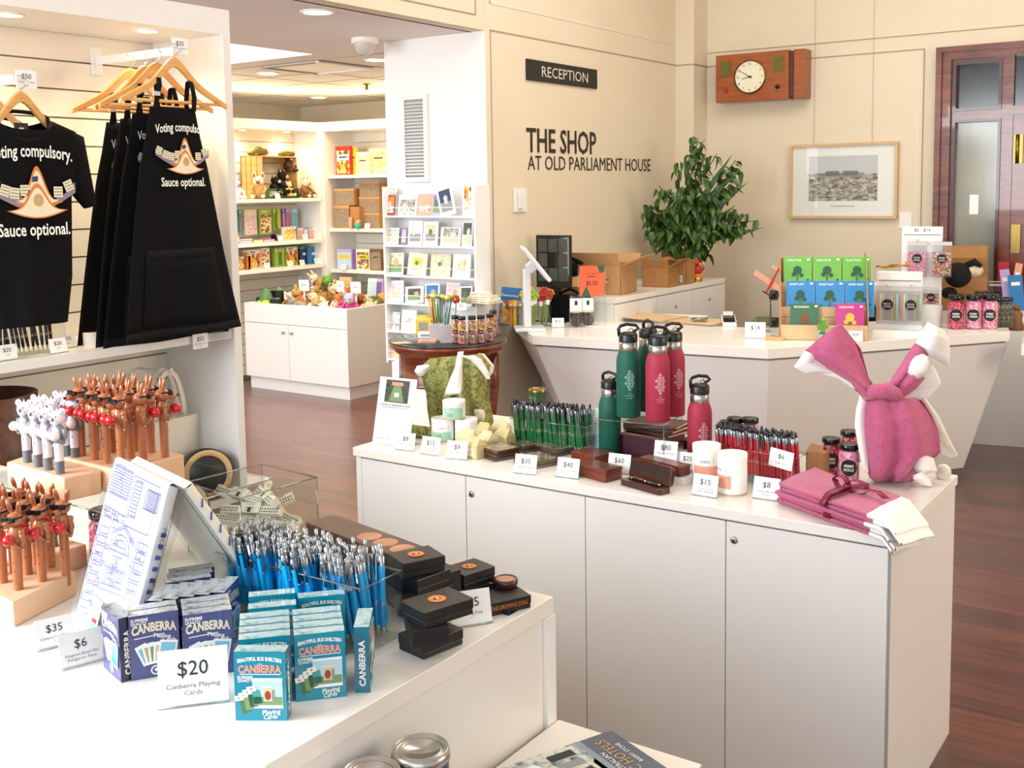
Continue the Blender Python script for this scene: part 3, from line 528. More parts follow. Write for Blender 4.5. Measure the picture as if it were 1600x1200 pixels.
# crate
yc0=PX(384,300,XF-.16).y; yc1=PX(470,300,XF-.16).y; cw=(yc1-yc0); chh=PX(430,244,XF-.16).z-z1
e=emp('wooden_crate',(XF-.21,(yc0+yc1)/2,z1),PI/2+R(12),'slatted wooden crate with a green front board on the top far shelf','crate')
w=cw*.82; d=.24
t=M().box(-w/2,0,0,w/2,.012,.0,'crate_wood')
obj('crate_floor',M().box(-w/2,-d/2,0,w/2,d/2,.012,'crate_wood'),e); 
t=M(); n=4
for i in range(n): a=-d/2+d*i/n; t.box(-w/2,a+.003,0,-w/2+.012,a+d/n-.003,chh,'crate_wood').box(w/2-.012,a+.003,0,w/2,a+d/n-.003,chh,'crate_wood')
for i in range(3): t.box(-w/2,-d/2+d*i/3+.003,chh-.012,w/2,-d/2+d*(i+1)/3-.003,chh,'crate_wood')
t.box(-w/2,d/2-.012,0,w/2,d/2,chh,'walnut'); obj('crate_slats',t,e)
obj('front_board',M().box(-w/2,-d/2-.012,0,w/2,-d/2,chh*.24,'dgreen'),e); obj('lettering',M().txt('LIVING NATURE','cream',(0,-d/2-.0135,chh*.12),X_,Z_,chh*.11,w*.7,bold=.02),e)
cz=e.location
def LF(px,py,dx=.15): q=PX(px,py,XF-dx); return Vector((q.x,q.y,q.z))
for px,dz,s,cols,lab in ((436,.02,.26,('black_fur','black_fur','tan'),'black plush bear leaning out of the wooden crate, upper'),(425,-.0,.22,('black_fur','black_fur','cream2'),'smaller black plush toy low in the front of the wooden crate')):
    q=LF(px,290,.17); plush((q.x+.03,q.y,z1+.02+dz),PI/2+R(20),s,*cols,lab=lab)
q=LF(452,250,.2); plush((q.x-.02,q.y,z1+chh-.15),PI/2,.2,'fur3','fur3','cream2',lab='brown plush bear peeking over the top edge of the crate')
q=LF(450,300,.1); plush((q.x,q.y,z1+.02),PI/2,.16,'yellow','cream2','cream',lab='small yellow and white plush in front of the crate')
q=LF(405,305,.06); plush((q.x,q.y,z1),PI/2-R(50),.24,'fur2','cream2','fur1','point','tan plush meerkat sitting left of the crate',tail=True)
q=LF(476,300,.08); plush((q.x,q.y,z1),PI/2+R(10),.21,'fur1','cream2','fur2','point','tan plush meerkat sitting right of the crate',tail=True)
q=LF(402,240,.2); fur_roll((q.x,q.y,z1+chh),PI/2+R(8),.26,'olive','fur1','olive plush platypus lying on the left of the crate top',bill='cream2')
q=LF(447,240,.2); fur_roll((q.x,q.y,z1+chh),PI/2,.20,'olive','fur3','olive plush platypus lying on the right of the crate top',bill='cream2')
q=LF(492,305,.07); fur_roll((q.x,q.y,z1),PI/2,.17,'fur3','olive','dark plush toy lying at the right end of the top far shelf',bill='grey')
q=LF(368,300,.05); plush((q.x,q.y,z1),PI/2,.2,'white_cloth','white_cloth','pink',lab='white plush rabbit at the left end of the top far shelf',ear='point')
def packL(px0,px1,pyt,z,m,dx,lab,cat,d=.03,grp=None,top=None,txt=None,face_m=None,name=None,tilt=0):
    a,b=PX(px0,pyt,XF-dx),PX(px1,pyt,XF-dx); w=b.y-a.y; h=a.z-z if z is not None else .1
    e=tag(obj(name or cat.replace(' ','_'),M().box(-w/2,0,0,w/2,d,h,m).rect((0,-.001,h*.45),X_,Z_,w*.86,h*.74,face_m or m).rect((0,-.0015,h*.87),X_,Z_,w*.8,h*.13,top or 'white_paper').rect((-w*.1,-.002,h*.88),X_,Z_,w*.4,h*.05,'ink'),loc=(XF-dx,(a.y+b.y)/2,z),rz=PI/2+R(tilt)),lab,cat,grp); return e
def shelf_tag(x,y,z,rz,price,lab,s=.045,grp='small price cards',line=None,wd=1.0):
    e=emp('price_card_holder',(x,y,z),rz,lab,'price card',grp)
    n_=Vector((0,-.8,.22)).normalized()*.0012; hv=[Vector(p) for p in ((-s*.5,0,0),(s*.5,0,0),(s*.5,s*.22,s*.8),(-s*.5,s*.22,s*.8))]; hv=hv+[p-n_ for p in hv]
    obj('holder',M().box(-s*.5,.002,0,s*.5,s*.45,.0015,'acrylic').tube([(-s*.5,-.001,.002),(s*.5,-.001,.002)],.0013,'acrylic_edge',6),e)
    n=Vector((0,-.8,.22)).normalized(); v=Vector((0,.22,.8)).normalized(); o=Vector((0,s*.11,s*.4))+n*.0008
    cq=[o+X_*(x*s*.49)+v*(y*s*.39) for x,y in ((-1,-1),(1,-1),(1,1),(-1,1))]; cq=cq+[p-n*.0012 for p in cq]
    obj('card',M().add(cq,[(0,1,2,3),(7,6,5,4),(0,4,5,1),(1,5,6,2),(2,6,7,3),(3,7,4,0)],'white_paper').txt(price,'ink',o+n*.0008+v*s*.12,X_,v,s*.2),e)
    ln=(line or 'Gift item').split('|')
    obj('small_print',M().txt(ln[0],'grey_text',o+n*.0009-v*s*.12,X_,v,s*.065,min(s*.75,s*.05*len(ln[0]))).txt(ln[1] if len(ln)>1 else '-','grey_text',o+n*.0009-v*s*.22,X_,v,s*.065,min(s*.75,s*.05*max(1,len(ln[1]) if len(ln)>1 else 1))),e)
    return e
# hanging craft packs
hz=PX(430,327,XF-.3).z
def hangpack(px0,px1,py0,py1,m,fm,lab,dx=.22,top=None):
    a,b=PX(px0,py0,XF-dx),PX(px1,py1,XF-dx); w=b.y-a.y;h=a.z-b.z
    e=emp('hanging_craft_pack',(XF-dx,(a.y+b.y)/2,b.z),PI/2,lab,'craft pack','craft packs hanging below the top far shelf')
    obj('pack_card',M().box(-w/2,0,0,w/2,.02,h,m).rect((0,-.001,h*.42),X_,Z_,w*.86,h*.72,fm).rect((0,-.001,h*.9),X_,Z_,w*.9,h*.12,top or m).rect((-w*.1,-.0015,h*.9),X_,Z_,w*.5,h*.05,'white_ink'),e)
    obj('peg_hook',M().tube([(0,.02,h-.01),(0,XF and .12,h-.01)],.003,'chrome',6),e)
for a in ((367,372,328,362,'mauve','grey','narrow grey hanging pack at the left end of the row'),(373,379,328,364,'teal','mauve','narrow teal topped hanging pack, second from the left'),(383,402,328,366,'cream','art_pink','wide white floral hanging pack with a pink print'),(406,425,327,365,'lime','art_birds','green hanging pack with colourful parrots'),(427,432,326,360,'lime','green','thin dark lime hanging pack beside the parrot pack'),(433,439,326,358,'lime','yellow','bright lime hanging pack right of the parrots'),(441,446,326,358,'purple','lav','thin purple hanging pack'),(447,453,326,357,'lav','pink','lilac and pink hanging pack'),(457,466,326,357,'pale_blue','sky_blue','pale blue hanging pack at the right end')): hangpack(*a)
z2,z3=zL[1],zL[2]
def stackL(px0,px1,z,ms,lab,dx=.12,th=.02,cat='book'):
    a,b=PX(px0,370,XF-dx),PX(px1,370,XF-dx); w=b.y-a.y
    for i,m in enumerate(ms): tag(obj('flat_pack',M().box(-w/2,0,0,w/2,.12,th,m).box(-w/2+.004,-.0005,th*.3,w/2-.004,.0,th*.7,'white_paper'),loc=(XF-dx,(a.y+b.y)/2,z+th*i),rz=PI/2),lab[i],'pack')
stackL(373,394,z2,['lav','mauve'],['lilac flat pack under the grey one, left of the middle far shelf','grey flat pack on the lilac one, middle far shelf'])
stackL(396,411,z2,['lime'],['lime green flat pack lying on the middle far shelf']); stackL(412,429,z2,['pink'],['pink flat pack lying on the middle far shelf'])
packL(366,374,369,z2,'orange',.08,'orange tub at the left end of the middle far shelf','tub',d=.05,face_m='art_pets')
packL(430,444,366,z2,'black_gloss',.16,'black box standing on the middle far shelf','box',d=.06,face_m='black')
for a in ((445,453,355,'cream','art_pets','puzzle box with orange animals, left of the pair'),(454,462,354,'cream','art_pets','puzzle box with orange animals, right of the pair'),(465,473,356,'lav','tan','lilac box beside the animal puzzle boxes'),(474,481,358,'lav','pale_blue','pale lilac box with a blue front on the middle far shelf'),(482,490,356,'lav','salmon','lilac box at the right end of the middle far shelf')): packL(a[0],a[1],a[2],z2,a[3],.1,a[5],'puzzle box',d=.05,face_m=a[4],name='puzzle_box')
for a in ((368,382,401,'kraft','art_pets','brown box with orange pets, left end of the lowest far shelf'),(385,391,395,'orange','orange','thin orange pack beside the brown pets box'),(386,407,391,'cream','art_pets','large orange and cream pets box on the lowest far shelf'),(408,421,388,'cream','art_birds','cream box with a red bird on the lowest far shelf'),(430,434,388,'lime','lime','thin lime box, first of four on the lowest far shelf'),(435,439,388,'lime','leaf_green','thin lime box, second of four on the lowest far shelf'),(440,444,387,'lime','lime','thin lime box, third of four on the lowest far shelf'),(446,465,386,'lime','art_pets','lime box with a red picture on the lowest far shelf')): packL(a[0],a[1],a[2],z3,a[3],.11,a[5],'game box',d=.06,face_m=a[4],name='game_box')
for px0,px1,lab in ((466,475,'dark blue cylinder tin on the lowest far shelf'),(477,490,'blue cylinder tin at the right of the lowest far shelf')):
    a,b=PX(px0,386,XF-.15),PX(px1,386,XF-.15); r=(b.y-a.y)/2; h=a.z-z3
    e=emp('cylinder_tin',(XF-.15,(a.y+b.y)/2,z3),PI/2,lab,'tin'); obj('tin_body',M().lathe([(r,0),(r,h*.94)],'blue' if px0>470 else 'navy',n=18).rect((0,-r-.001,h*.6),X_,Z_,r,h*.15,'white_ink'),e); obj('lid',M().lathe([(r*1.03,h*.9),(r*1.03,h),(0.001,h)],'teal',n=18),e)
for px,z,l in ((439,z2,'on the middle far shelf, left'),(478,z2,'on the middle far shelf, right'),(417,z3,'before the red bird box'),(453,z3,'before the lime boxes'),(472,z3,'before the blue tins'),(495,z3,'at the right end of the lowest far shelf'),(437,z1,'in front of the wooden crate')):
    q=PX(px,380,XF-.03); shelf_tag(q.x,q.y,z,PI/2,'$25','small white price card '+l,.065)
# right unit
def packR(px0,px1,pyt,z,m,dy,lab,cat,d=.03,fm=None,top=None,zb=None,off=0,name=None,ink=True):
    y=YQ+dy; a,b=PY(px0,pyt,y),PY(px1,pyt,y); w=b.x-a.x; h=a.z-z
    t=M().box(-w/2,0,0,w/2,d,h,m).rect((0,-.001,h*.45),X_,Z_,w*.88,h*.8,fm or m)
    if top: t.rect((0,-.0015,h*.62),X_,Z_,w*.8,h*.2,top)
    if ink: t.rect((0,-.002,h*.62),X_,Z_,w*.5,h*.05,'ink')
    return tag(obj(name or cat.replace(' ','_'),t,loc=((a.x+b.x)/2,y,z)),lab,cat)
packR(514,523,238,zR[0],'tan',.2,'tan book behind the orange cover on the top right far shelf','book',ink=False)
packR(524,547,229,zR[0],'red',.1,'tall red and orange picture book standing on the top right far shelf','book',fm='art_pets',top='pale_blue')
packR(548,556,230,zR[0],'yellow',.14,'narrow yellow book beside the red and orange one','book'); packR(556,576,238,zR[0],'cream',.12,'cream book with green herb sketches','book',fm='art_floral'); packR(577,605,232,zR[0],'cream2',.16,'large pale book with green leaves, against the column edge','book',fm='art_herb')
def boxR(px0,px1,py0,z,dy,lab,fm='art_boxg',d=.12):
    y=YQ+dy; a,b=PY(px0,py0,y),PY(px1,py0,y); w=b.x-a.x; h=a.z-z
    e=emp('game_box',((a.x+b.x)/2,y,z),0,lab,'game box','wooden toy boxes on the right far shelf'); obj('box_body',M().box(-w/2,0,0,w/2,d,h*.93,'kraft_dark').rect((0,-.001,h*.45),X_,Z_,w*.92,h*.8,fm),e); obj('lid',M().box(-w/2-.003,-.003,h*.86,w/2+.003,d+.003,h,'kraft'),e); return h
h=boxR(521,545,321,zR[1],.08,'large wooden toy box at the left, bottom of its stack'); boxR(522,553,295,zR[1]+h,.08,'wooden toy box on top of the left stack')
y=YQ+.12; z=zR[1]
for py,lab in ((333,'bottom box of the tall stack of three'),(308,'middle box of the tall stack of three'),(284,'top box of the tall stack of three')): h=boxR(561,592,py,z,.12,lab); z+=h
packR(547,561,323,zR[1],'kraft_dark',.06,'plain brown wooden box between the two stacks','box',d=.14,ink=False); packR(594,604,290,zR[1],'kraft_dark',.2,'dark brown box behind the tall stack, by the column','box',d=.14,ink=False)
q=PY(548,355,YQ+.03); tag(obj('wooden_cylinder_toy',M().lathe([(.018,0),(.02,.01),(.02,.1),(.016,.11)],'salmon',n=14),loc=(q.x,q.y,zR[1])),'small wooden cylinder toy standing on the right far shelf','toy')
q=PY(559,355,YQ+.03); e=emp('toy_bowl_set',(q.x,q.y,zR[1]),0,'small grey toy bowl with pink pieces on the shelf','toy'); obj('bowl',M().lathe([(.025,0),(.04,.05),(.036,.05),(.02,.01)],'teal',n=16),e); obj('pieces',M().ball((0,0,.055),.022,'salmon').ball((.015,.01,.07),.014,'tan'),e)
for px,z in ((538,zR[1]+.27),): pass
q=PY(573,355,YQ+.02); shelf_tag(q.x,q.y,zR[1],0,'$30','small white price card before the tall stack of boxes',.065)
q=PY(536,420,YQ+.02); shelf_tag(q.x,q.y,zR[2],0,'$20','small white price card before the lilac picture pack',.065)
packR(526,549,389,zR[2],'lav',.1,'lilac pack with a rainbow on the lowest right far shelf','art pack',fm='pale_blue',top='yellow',ink=False); packR(550,556,390,zR[2],'purple',.12,'thin purple pack beside the lilac one','art pack',ink=False); packR(556,577,389,zR[2],'cream',.1,'yellow and pink picture pack on the lowest right far shelf','art pack',fm='art_game',top='yellow'); packR(578,595,389,zR[2],'brown',.1,'brown and red patterned pack, rightmost on the lowest shelf','art pack',fm='art_boxg')
# bin contents
def BI(px,py,z=BH): q=P(px,py,z); return Vector((min(max(q.x,bx0+.1),bx1-.1),min(max(q.y,by0+.1),by1-.1),z))
furs=['fur1','fur2','fur3','fur4','cream2','olive','green','tan','grey_fur']
pl=[(455,470,'fur2','cream2','orange tan plush toy near the front left of the bin'),(470,468,'fur4','fur2','ginger plush toy beside the cardboard tray in the bin'),(487,462,'fur1','fur2','brown plush toy near the middle of the bin'),(495,470,'cream2','fur2','cream plush toy lying at the front of the bin'),(508,466,'cream2','cream2','white faced plush toy at the centre of the bin'),(520,458,'fur2','cream2','sandy plush toy right of the bin centre'),(530,470,'cream2','fur4','cream plush toy with tan head near the bin corner'),(545,462,'fur3','fur1','dark brown plush toy beside the forked sign'),(556,465,'fur3','fur4','chestnut plush toy at the right of the bin'),(570,462,'rust','fur4','rust coloured plush toy near the right edge of the bin'),(580,468,'olive','fur2','olive plush toy at the right end of the bin'),(500,450,'olive','green','green plush toy on top of the pile'),(516,445,'black_fur','cream2','black plush bird lying on its back on the pile'),(525,440,'fur2','cream2','cream headed plush toy at the very top of the pile'),(480,474,'grey_fur','grey_fur','grey plush koala at the front rim of the bin'),(490,476,'grey_fur','white_cloth','small grey and white plush at the front rim'),(538,476,'magenta','pink','bright pink plush toy at the front rim'),(551,478,'magenta','lav','purple pink plush toy at the bin corner'),(563,474,'tan','cream2','tan plush toy behind the bin corner')]
for i,(px,py,a,b,lab) in enumerate(pl):
    zz=BH-.09+(.07 if py<455 else 0)+(.07 if py<443 else 0); q=BI(px,py+ (8 if py<455 else 0),BH); plush((q.x,q.y,zz),0,.2+.03*(i%3),a,b,random.choice(['cream2','tan']),random.choice(['round','point']),lab,rot=(random.uniform(-.9,.9),random.uniform(-.9,.9),random.uniform(-1.5,1.5)))
for px,lab in ((411,'green knitted cone toy, left of two in the bin'),(432,'green knitted cone toy, right of two in the bin')):
    q=PX(px,463,-7.42); tag(obj('cone_toy',M().lathe([(.05,0),(.075,.04),(.07,.1),(.045,.17),(.012,.21),(.001,.215)],'dgreen' if px<1 else 'leaf_green',n=18,cap=False),loc=(-7.38,min(q.y,7.5),BH-.09)),lab,'plush toy')
for px,py,w,h,m,lab in ((431,470,.11,.13,'black','black boxed toy with bright print at the bin left'),(400,472,.08,.08,'black','small black boxed toy at the far left of the bin'),(421,474,.09,.07,'black','flat black boxed toy before the lime ball')):
    q=BI(px,py); tag(obj('boxed_toy',M().box(-w/2,0,0,w/2,.05,h+.06,m).rect((0,-.001,h*.85),X_,Z_,w*.7,h*.25,'lime').rect((-w*.15,-.001,h*.45),X_,Z_,w*.3,h*.3,'white_ink').rect((w*.2,-.001,h*.4),X_,Z_,w*.3,h*.4,'grey'),loc=(q.x,q.y,BH-.1),rz=R(15)),lab,'boxed toy')
for px,py,m,lab,r in ((415,472,'lime','lime green rubber ball in the bin',.05),(437,474,'pink','small pink rubber ball at the bin rim',.035),(386,470,'lime','lime soft toy ball at the bin left end',.05)): q=BI(px,py); tag(obj('ball',M().ball((0,0,r),r,m,16),loc=(q.x,q.y,BH-.08)),lab,'ball')
q=BI(470,458); tag(obj('cardboard_tray',M().box(-.2,-.1,0,.2,.1,.01,'kraft_dark').box(-.2,.09,0,.2,.1,.14,'kraft_dark').box(-.2,-.1,0,-.19,.1,.14,'kraft').box(.19,-.1,0,.2,.1,.14,'kraft').box(-.2,-.1,0,.2,-.09,.08,'kraft'),loc=(q.x-.03,7.3,BH-.1),rz=R(-10)),'brown cardboard tray at the back of the bin','tray')
for px,py,lab,rot in ((476,448,'white sign card on a stick at the bin centre left',10),(533,450,'white sign card on a stick at the bin right',-10),(557,452,'white forked sign card standing at the bin right rear',5)):
    q=BI(px,py+20); e=emp('stick_sign',(q.x,q.y,BH-.09),R(rot),lab,'sign','stick signs in the bin'); obj('stick',M().box(-.008,-.004,0,.008,.0,.2,'white_gloss'),e); obj('sign_card',M().box(-.055,-.006,.17,.055,-.004,.27,'white_paper').txt('$30','ink',(0,-.007,.225),X_,Z_,.022).rect((0,-.007,.195),X_,Z_,.07,.006,'pale_grey'),e)
for px0,px1,m,fm,lab in ((530,548,'kraft_light','tan','tan notebook leaning at the back of the bin'),(575,590,'white_paper','pale_blue','white and blue picture book leaning at the back right of the bin'),(588,598,'lav','purple','lilac book leaning at the very right of the bin')):
    a,b=PY(px0,440,7.55),PY(px1,440,7.55); w=b.x-a.x; tag(obj('book',M().box(-w/2,0,0,w/2,.02,.26,m).rect((0,-.001,.13),X_,Z_,w*.8,.2,fm),loc=((a.x+b.x)/2,7.52,BH-.09),rot=(R(-8),0,0)),lab,'book')
# ================================================================ POSTCARD RACK on the column
yr=5.27; a,b=PY(597,300,yr),PY(742,300,yr); rw=b.x-a.x; zr0=PY(603,566,yr).z; zr1=PY(597,292,yr).z
RK=emp('postcard_rack',((a.x+b.x)/2,yr,0),0,'tall white postcard rack with wire rails standing against the white column','card rack')
obj('side_panel',M().box(-rw/2,0,zr0,-rw/2+.014,.15,zr1,'white_gloss'),RK); obj('side_panel',M().box(rw/2-.014,0,zr0,rw/2,.15,zr1,'white_gloss'),RK); obj('back_panel',M().box(-rw/2+.014,.14,zr0,rw/2-.014,.15,zr1+.02,'white_gloss'),RK)
zs=[PY(670,y,yr).z for y in (337,384,432,476,521,566)]; sp=zs[0]-zs[1]
for z in zs: 
    obj('shelf',M().box(-rw/2+.014,0,z-.012,rw/2-.014,.14,z,'white_gloss'),RK); obj('rail',M().tube([(-rw/2+.01,-.003,z+.05),(rw/2-.01,-.003,z+.05)],.0028,'white_gloss',6),RK)
obj('foot_panel',M().box(-rw/2+.12,.05,0,rw/2-.12,.15,zr0-.012,'white_gloss'),RK); e=obj('header_card',M().box(-rw/2+.02,.13,zs[0]+.1,rw*.12,.137,zs[0]+sp*.86,'white_paper'),RK)
CR=RK.location
def card(row,px0,px1,pyt,art,lab,lean=8,m='white_paper',ar=.76,tilt=0,thick=.006,cat='greeting card',lo=.0):
    z=zs[row]; y=yr+.03; a,b=PY(px0,pyt,y),PY(px1,pyt,y); w=b.x-a.x; h=a.z-z
    e=emp('greeting_card',((a.x+b.x)/2,y,z+.001),0,lab,cat,'cards on the white rack',rot=(-R(lean),R(tilt),R(random.uniform(-5,5))))
    obj('card_stack',M().box(-w/2,0,0,w/2,thick,h,m),e); t=M().rect((0,-.001,h*(.52+lo)),X_,Z_,w*ar,h*ar,art); t.rect((0,-.0015,h*(.52+lo)-h*ar*.28),X_,Z_,w*ar,h*ar*.42,random.choice(['grass_g','stone','mid_grey','art_town','cream2'])); t.disc((w*ar*random.uniform(-.2,.2),-.002,h*(.55+lo)),X_,Z_,w*ar*.2,random.choice(['art_town','leaf_green','tan','pale_grey','art_pink']),7,h*ar*.22); obj('picture',t,e)
card(0,600,615,305,'orange','red and orange card at the left of the top row',m='rust',ar=.8); card(0,620,650,305,'art_bw','black and white landscape card in the top row',lo=-.14,ar=.82); card(0,652,673,303,'salmon','pink card in the top row',m='salmon',ar=.7); card(0,674,692,303,'mauve','grey blue card beside the pink one',m='lav',ar=.8,lean=6)
card(0,688,712,291,'navy','large card with an olive and navy picture leaning left',tilt=-14,ar=.74,lean=2); card(0,722,737,284,'art_pets','tall narrow card with an animal at the right of the top row',ar=.7,lean=3)
card(1,603,621,356,'art_town','landscape photograph card in the second row',lo=.04); card(1,625,634,356,'lav','lilac card behind others in the second row',m='mauve'); card(1,636,658,345,'art_blue','pale blue drawing card in the second row'); card(1,660,682,346,'stone','card with a green and tan painting in the second row',ar=.66); card(1,687,718,355,'art_bw','wide black and white street card in the second row',lo=.05); card(1,720,736,346,'art_dark','dark rose card at the right of the second row',ar=.84)
card(2,603,629,395,'art_floral','cream card with a dark bird in the third row',ar=.84,tilt=-2); card(2,635,664,395,'yellow','yellow botanical card in the third row',m='cream',ar=.5,tilt=3); card(2,671,702,397,'art_floral','white card with a small blue plant in the third row',m='cream2',ar=.5); card(2,706,733,397,'art_herb','white card with pale green leaves in the third row',ar=.5)
card(3,607,629,438,'art_pink','white card with red flowers in the fourth row',tilt=-3,ar=.62); card(3,632,661,447,'art_dark','wide sunset landscape card in the fourth row',tilt=-4,ar=.7); card(3,663,686,443,'blue','blue sea card in the fourth row',tilt=-4,ar=.8); card(3,695,716,442,'art_pink','rose pink patterned card in the fourth row',ar=.84); card(3,717,737,447,'art_dark','near black leaf card at the right of the fourth row',tilt=-3,ar=.8)
card(4,602,623,487,'art_blue','sea green landscape card in the fifth row',ar=.95); card(4,626,648,484,'art_blue','white card with faint blue pattern in the fifth row',ar=.4); card(4,650,668,492,'yellow','yellow edged card behind the round table',m='yellow',ar=.6)
card(5,609,640,540,'art_sepia','pale card with a sepia landscape in the bottom row',m='cream2',ar=.9)
q=PY(612,300,yr+.05); shelf_tag(q.x,q.y+.02,zs[0]+.14,0,'$6','small white price card above the red card in the rack',.05)
# ================================================================ ROUND TABLE
ZT=.905; rc=P(700,529,ZT); TR=.335
T=emp('round_side_table',(rc.x,rc.y,0),0,'mahogany round side table with a glass top beside the card rack','side table')
obj('table_top',M().lathe([(TR-.05,ZT-.075),(TR-.03,ZT-.06),(TR-.025,ZT-.04),(TR,ZT-.03),(TR,ZT-.012),(.001,ZT-.012)],'mahogany_x',n=48),T)
obj('glass_top',M().lathe([(TR-.002,ZT-.012),(TR+.004,ZT-.006),(TR-.002,ZT),(.001,ZT)],'glass_dark',n=48),T)
t=M().lathe([(TR-.07,ZT-.25),(TR-.065,ZT-.24),(TR-.075,ZT-.23),(TR-.075,ZT-.085),(TR-.06,ZT-.075)],'mahogany',n=48)
obj('drum',t,T)
for i in range(4):
    a=R(25+90*i); c=Vector((math.cos(a),math.sin(a),0)); pts=[c*(TR-.075)+Vector((0,0,ZT-.08)),c*(TR-.07)+Vector((0,0,ZT-.25)),c*(TR-.09)+Vector((0,0,.45)),c*(TR-.1)+Vector((0,0,0))]
    obj('leg',M().tube(pts,[.04,.036,.03,.026],'mahogany',4),T)
def RT(px,py,z=ZT): q=P(px,py,z); d=Vector((q.x-rc.x,q.y-rc.y)); 
RT=lambda px,py,z=ZT: P(px,py,z)
def jar(p,r,h,fill,lab,grp=None,lidm='black_gloss',lines=('CHOC','MIX'),rz=None,labr=.55,scale=1,fillh=.86,dark=True):
    e=emp('lolly_jar',p,face(p) if rz is None else rz,lab,'jar',grp)
    obj('jar_glass',M().lathe([(r*.9,0),(r,h*.04),(r,h*.74),(r*.86,h*.82),(r*.8,h*.86)],'acrylic',n=24),e); obj('sweets',M().lathe([(r*.86,h*.02),(r*.93,h*.06),(r*.93,h*(fillh-.12)),(r*.7,h*(fillh-.04))],fill,n=20),e)
    obj('lid',M().lathe([(r*.9,h*.86),(r*.92,h*.87),(r*.92,h*.985),(r*.86,h),(.001,h)],lidm,n=24),e)
    if lines:
        t=M(); n=10
        def cyl(x,z,rr=r*1.012): a=x/r; return (rr*math.sin(a),-rr*math.cos(a),z)
        R2=r*labr; zc=h*.42
        pts=[cyl(R2*math.cos(2*PI*i/20),zc+R2*math.sin(2*PI*i/20)) for i in range(20)]; t.add([cyl(0,zc,r*1.016)]+pts,[(0,i+1,(i+1)%20+1) for i in range(20)],'black')
        for k,s in enumerate(lines): t.txt(s,'white_ink',(0,-r*1.03,zc+R2*(.22-.45*k)),X_,Z_,R2*.3,R2*1.1,bold=.02)
        obj('label',t,e)
    return e
for i,(px,py) in enumerate(((712,536),(722,538),(738,537),(752,536),(766,533),(771,526))):
    q=RT(px,py); jar((q.x,q.y,ZT),.023,.155,'candy','tall glass jar of mixed sweets with black lid on the round table','tall sweet jars on the round table')
for px,py,lab in ((683,533,'left pale patterned square candle box on the round table'),(700,535,'right pale patterned square candle box on the round table')):
    q=RT(px,py); tag(obj('candle_box',M().box(-.042,-.02,0,.038,.05,.095,'chev').box(-.03,-.01,.0952,.028,.04,.0954,'mid_grey'),loc=(q.x,q.y,ZT),rz=face(q)),lab,'box')
# pencils with animal toppers
q=RT(682,520); pc=q
for i in range(26):
    a=random.uniform(-.11,.11); b=random.uniform(-.03,.03); m=random.choice(['orange','yellow','rust']) if a<-.05 else random.choice(['grey','lav','green','teal'])
    e=emp('topper_pencil',(q.x+a*.55,q.y+b+.03,ZT+.05+.0),0,'pencil with a small animal topper in the bunch on the round table','pencil','animal topper pencils',rot=(random.uniform(-.08,.08),a*2.0,0))
    obj('shaft',M().lathe([(.0035,0),(.0035,.15)],m,n=6),e); h=obj('topper',M().ball((0,0,.165),.014,random.choice(['yellow','lime','green','orange','teal']),8).ball((0,-.012,.168),.006,'cream',6),e)
e=emp('pencil_pot',(q.x,q.y+.03,ZT),0,'clear acrylic pot holding the animal topper pencils','pot'); obj('pot_wall',M().box(-.07,-.04,0,.07,.04,.004,'acrylic').box(-.07,-.04,0,-.067,.04,.11,'acrylic').box(.067,-.04,0,.07,.04,.11,'acrylic').box(-.07,-.04,0,.07,-.037,.11,'acrylic').box(-.07,.037,0,.07,.04,.11,'acrylic'),e)
for px,lab in ((697,'red flower topper pencil, left of two'),(711,'red flower topper pencil, right of two')):
    q=RT(px,515); e=emp('flower_pencil',(q.x,q.y,ZT),0,lab,'pencil',rot=(0,R(-4 if px<700 else 4),0)); obj('shaft',M().lathe([(.004,0),(.004,.17)],'grey',n=6),e); t=M()
    for k in range(6): t.ball((.017*math.cos(k*PI/3),0,.185+.017*math.sin(k*PI/3)),.013,'red',8,(1,.5,1))
    obj('flower_head',t.ball((0,-.008,.185),.008,'yellow',6),e)
q=RT(752,515); bz=ZT+.165
e=emp('acrylic_riser',(q.x,q.y+.02,ZT),0,'clear acrylic riser with books on it on the round table','riser'); obj('riser_top',M().box(-.09,-.06,.155,.09,.08,.159,'acrylic'),e); obj('riser_side',M().box(-.09,-.06,0,-.086,.08,.155,'acrylic'),e); obj('riser_side',M().box(.086,-.06,0,.09,.08,.155,'acrylic'),e)
for i,(w,h,dx,m,lab) in enumerate(((.17,.016,0,'cream2','bottom pale book of the stack on the round table riser'),(.16,.014,-.01,'white_paper','second pale book of the stack on the riser'),(.15,.014,-.01,'cream','third pale book of the stack on the riser'),(.10,.02,-.03,'white_paper','white book on top of the riser stack, left'))):
    tag(obj('book',M().box(-w/2,-.06,.001,w/2,.06,h-.001,'cream2').box(-w/2-.002,-.062,h-.002,w/2+.002,.062,h,m).box(-w/2-.002,-.062,0,w/2+.002,.062,.002,m).box(w/2,-.062,0,w/2+.002,.062,h,m),loc=(q.x+dx+.01,q.y+.03,ZT+.16+sum((.016,.014,.014)[:i])),rz=R(8*i-6)),lab,'book')
for i,(px,py,w,m,lab) in enumerate(((663,522,.09,'yellow','yellow box in the stack left on the round table'),(668,535,.1,'salmon','pale pink flat box lying at the table front'),(662,528,.1,'white_paper','white flat pack lying on the left of the round table'))):
    q=RT(px,py); tag(obj('flat_box',M().box(-w/2,-.03,0,w/2,.03,(.09,.012,.03)[i],m).rect((0,-.0305,(.05,.006,.015)[i]),X_,Z_,w*.6,(.05,.004,.01)[i],'grey'),loc=(q.x,q.y+(.03 if i==2 else 0),ZT),rz=face(q,-10)),lab,'box')
q=RT(722,520); shelf_tag(q.x,q.y,ZT+.13,face(q),'$12','white price card above the sweet jars on the round table',.06)
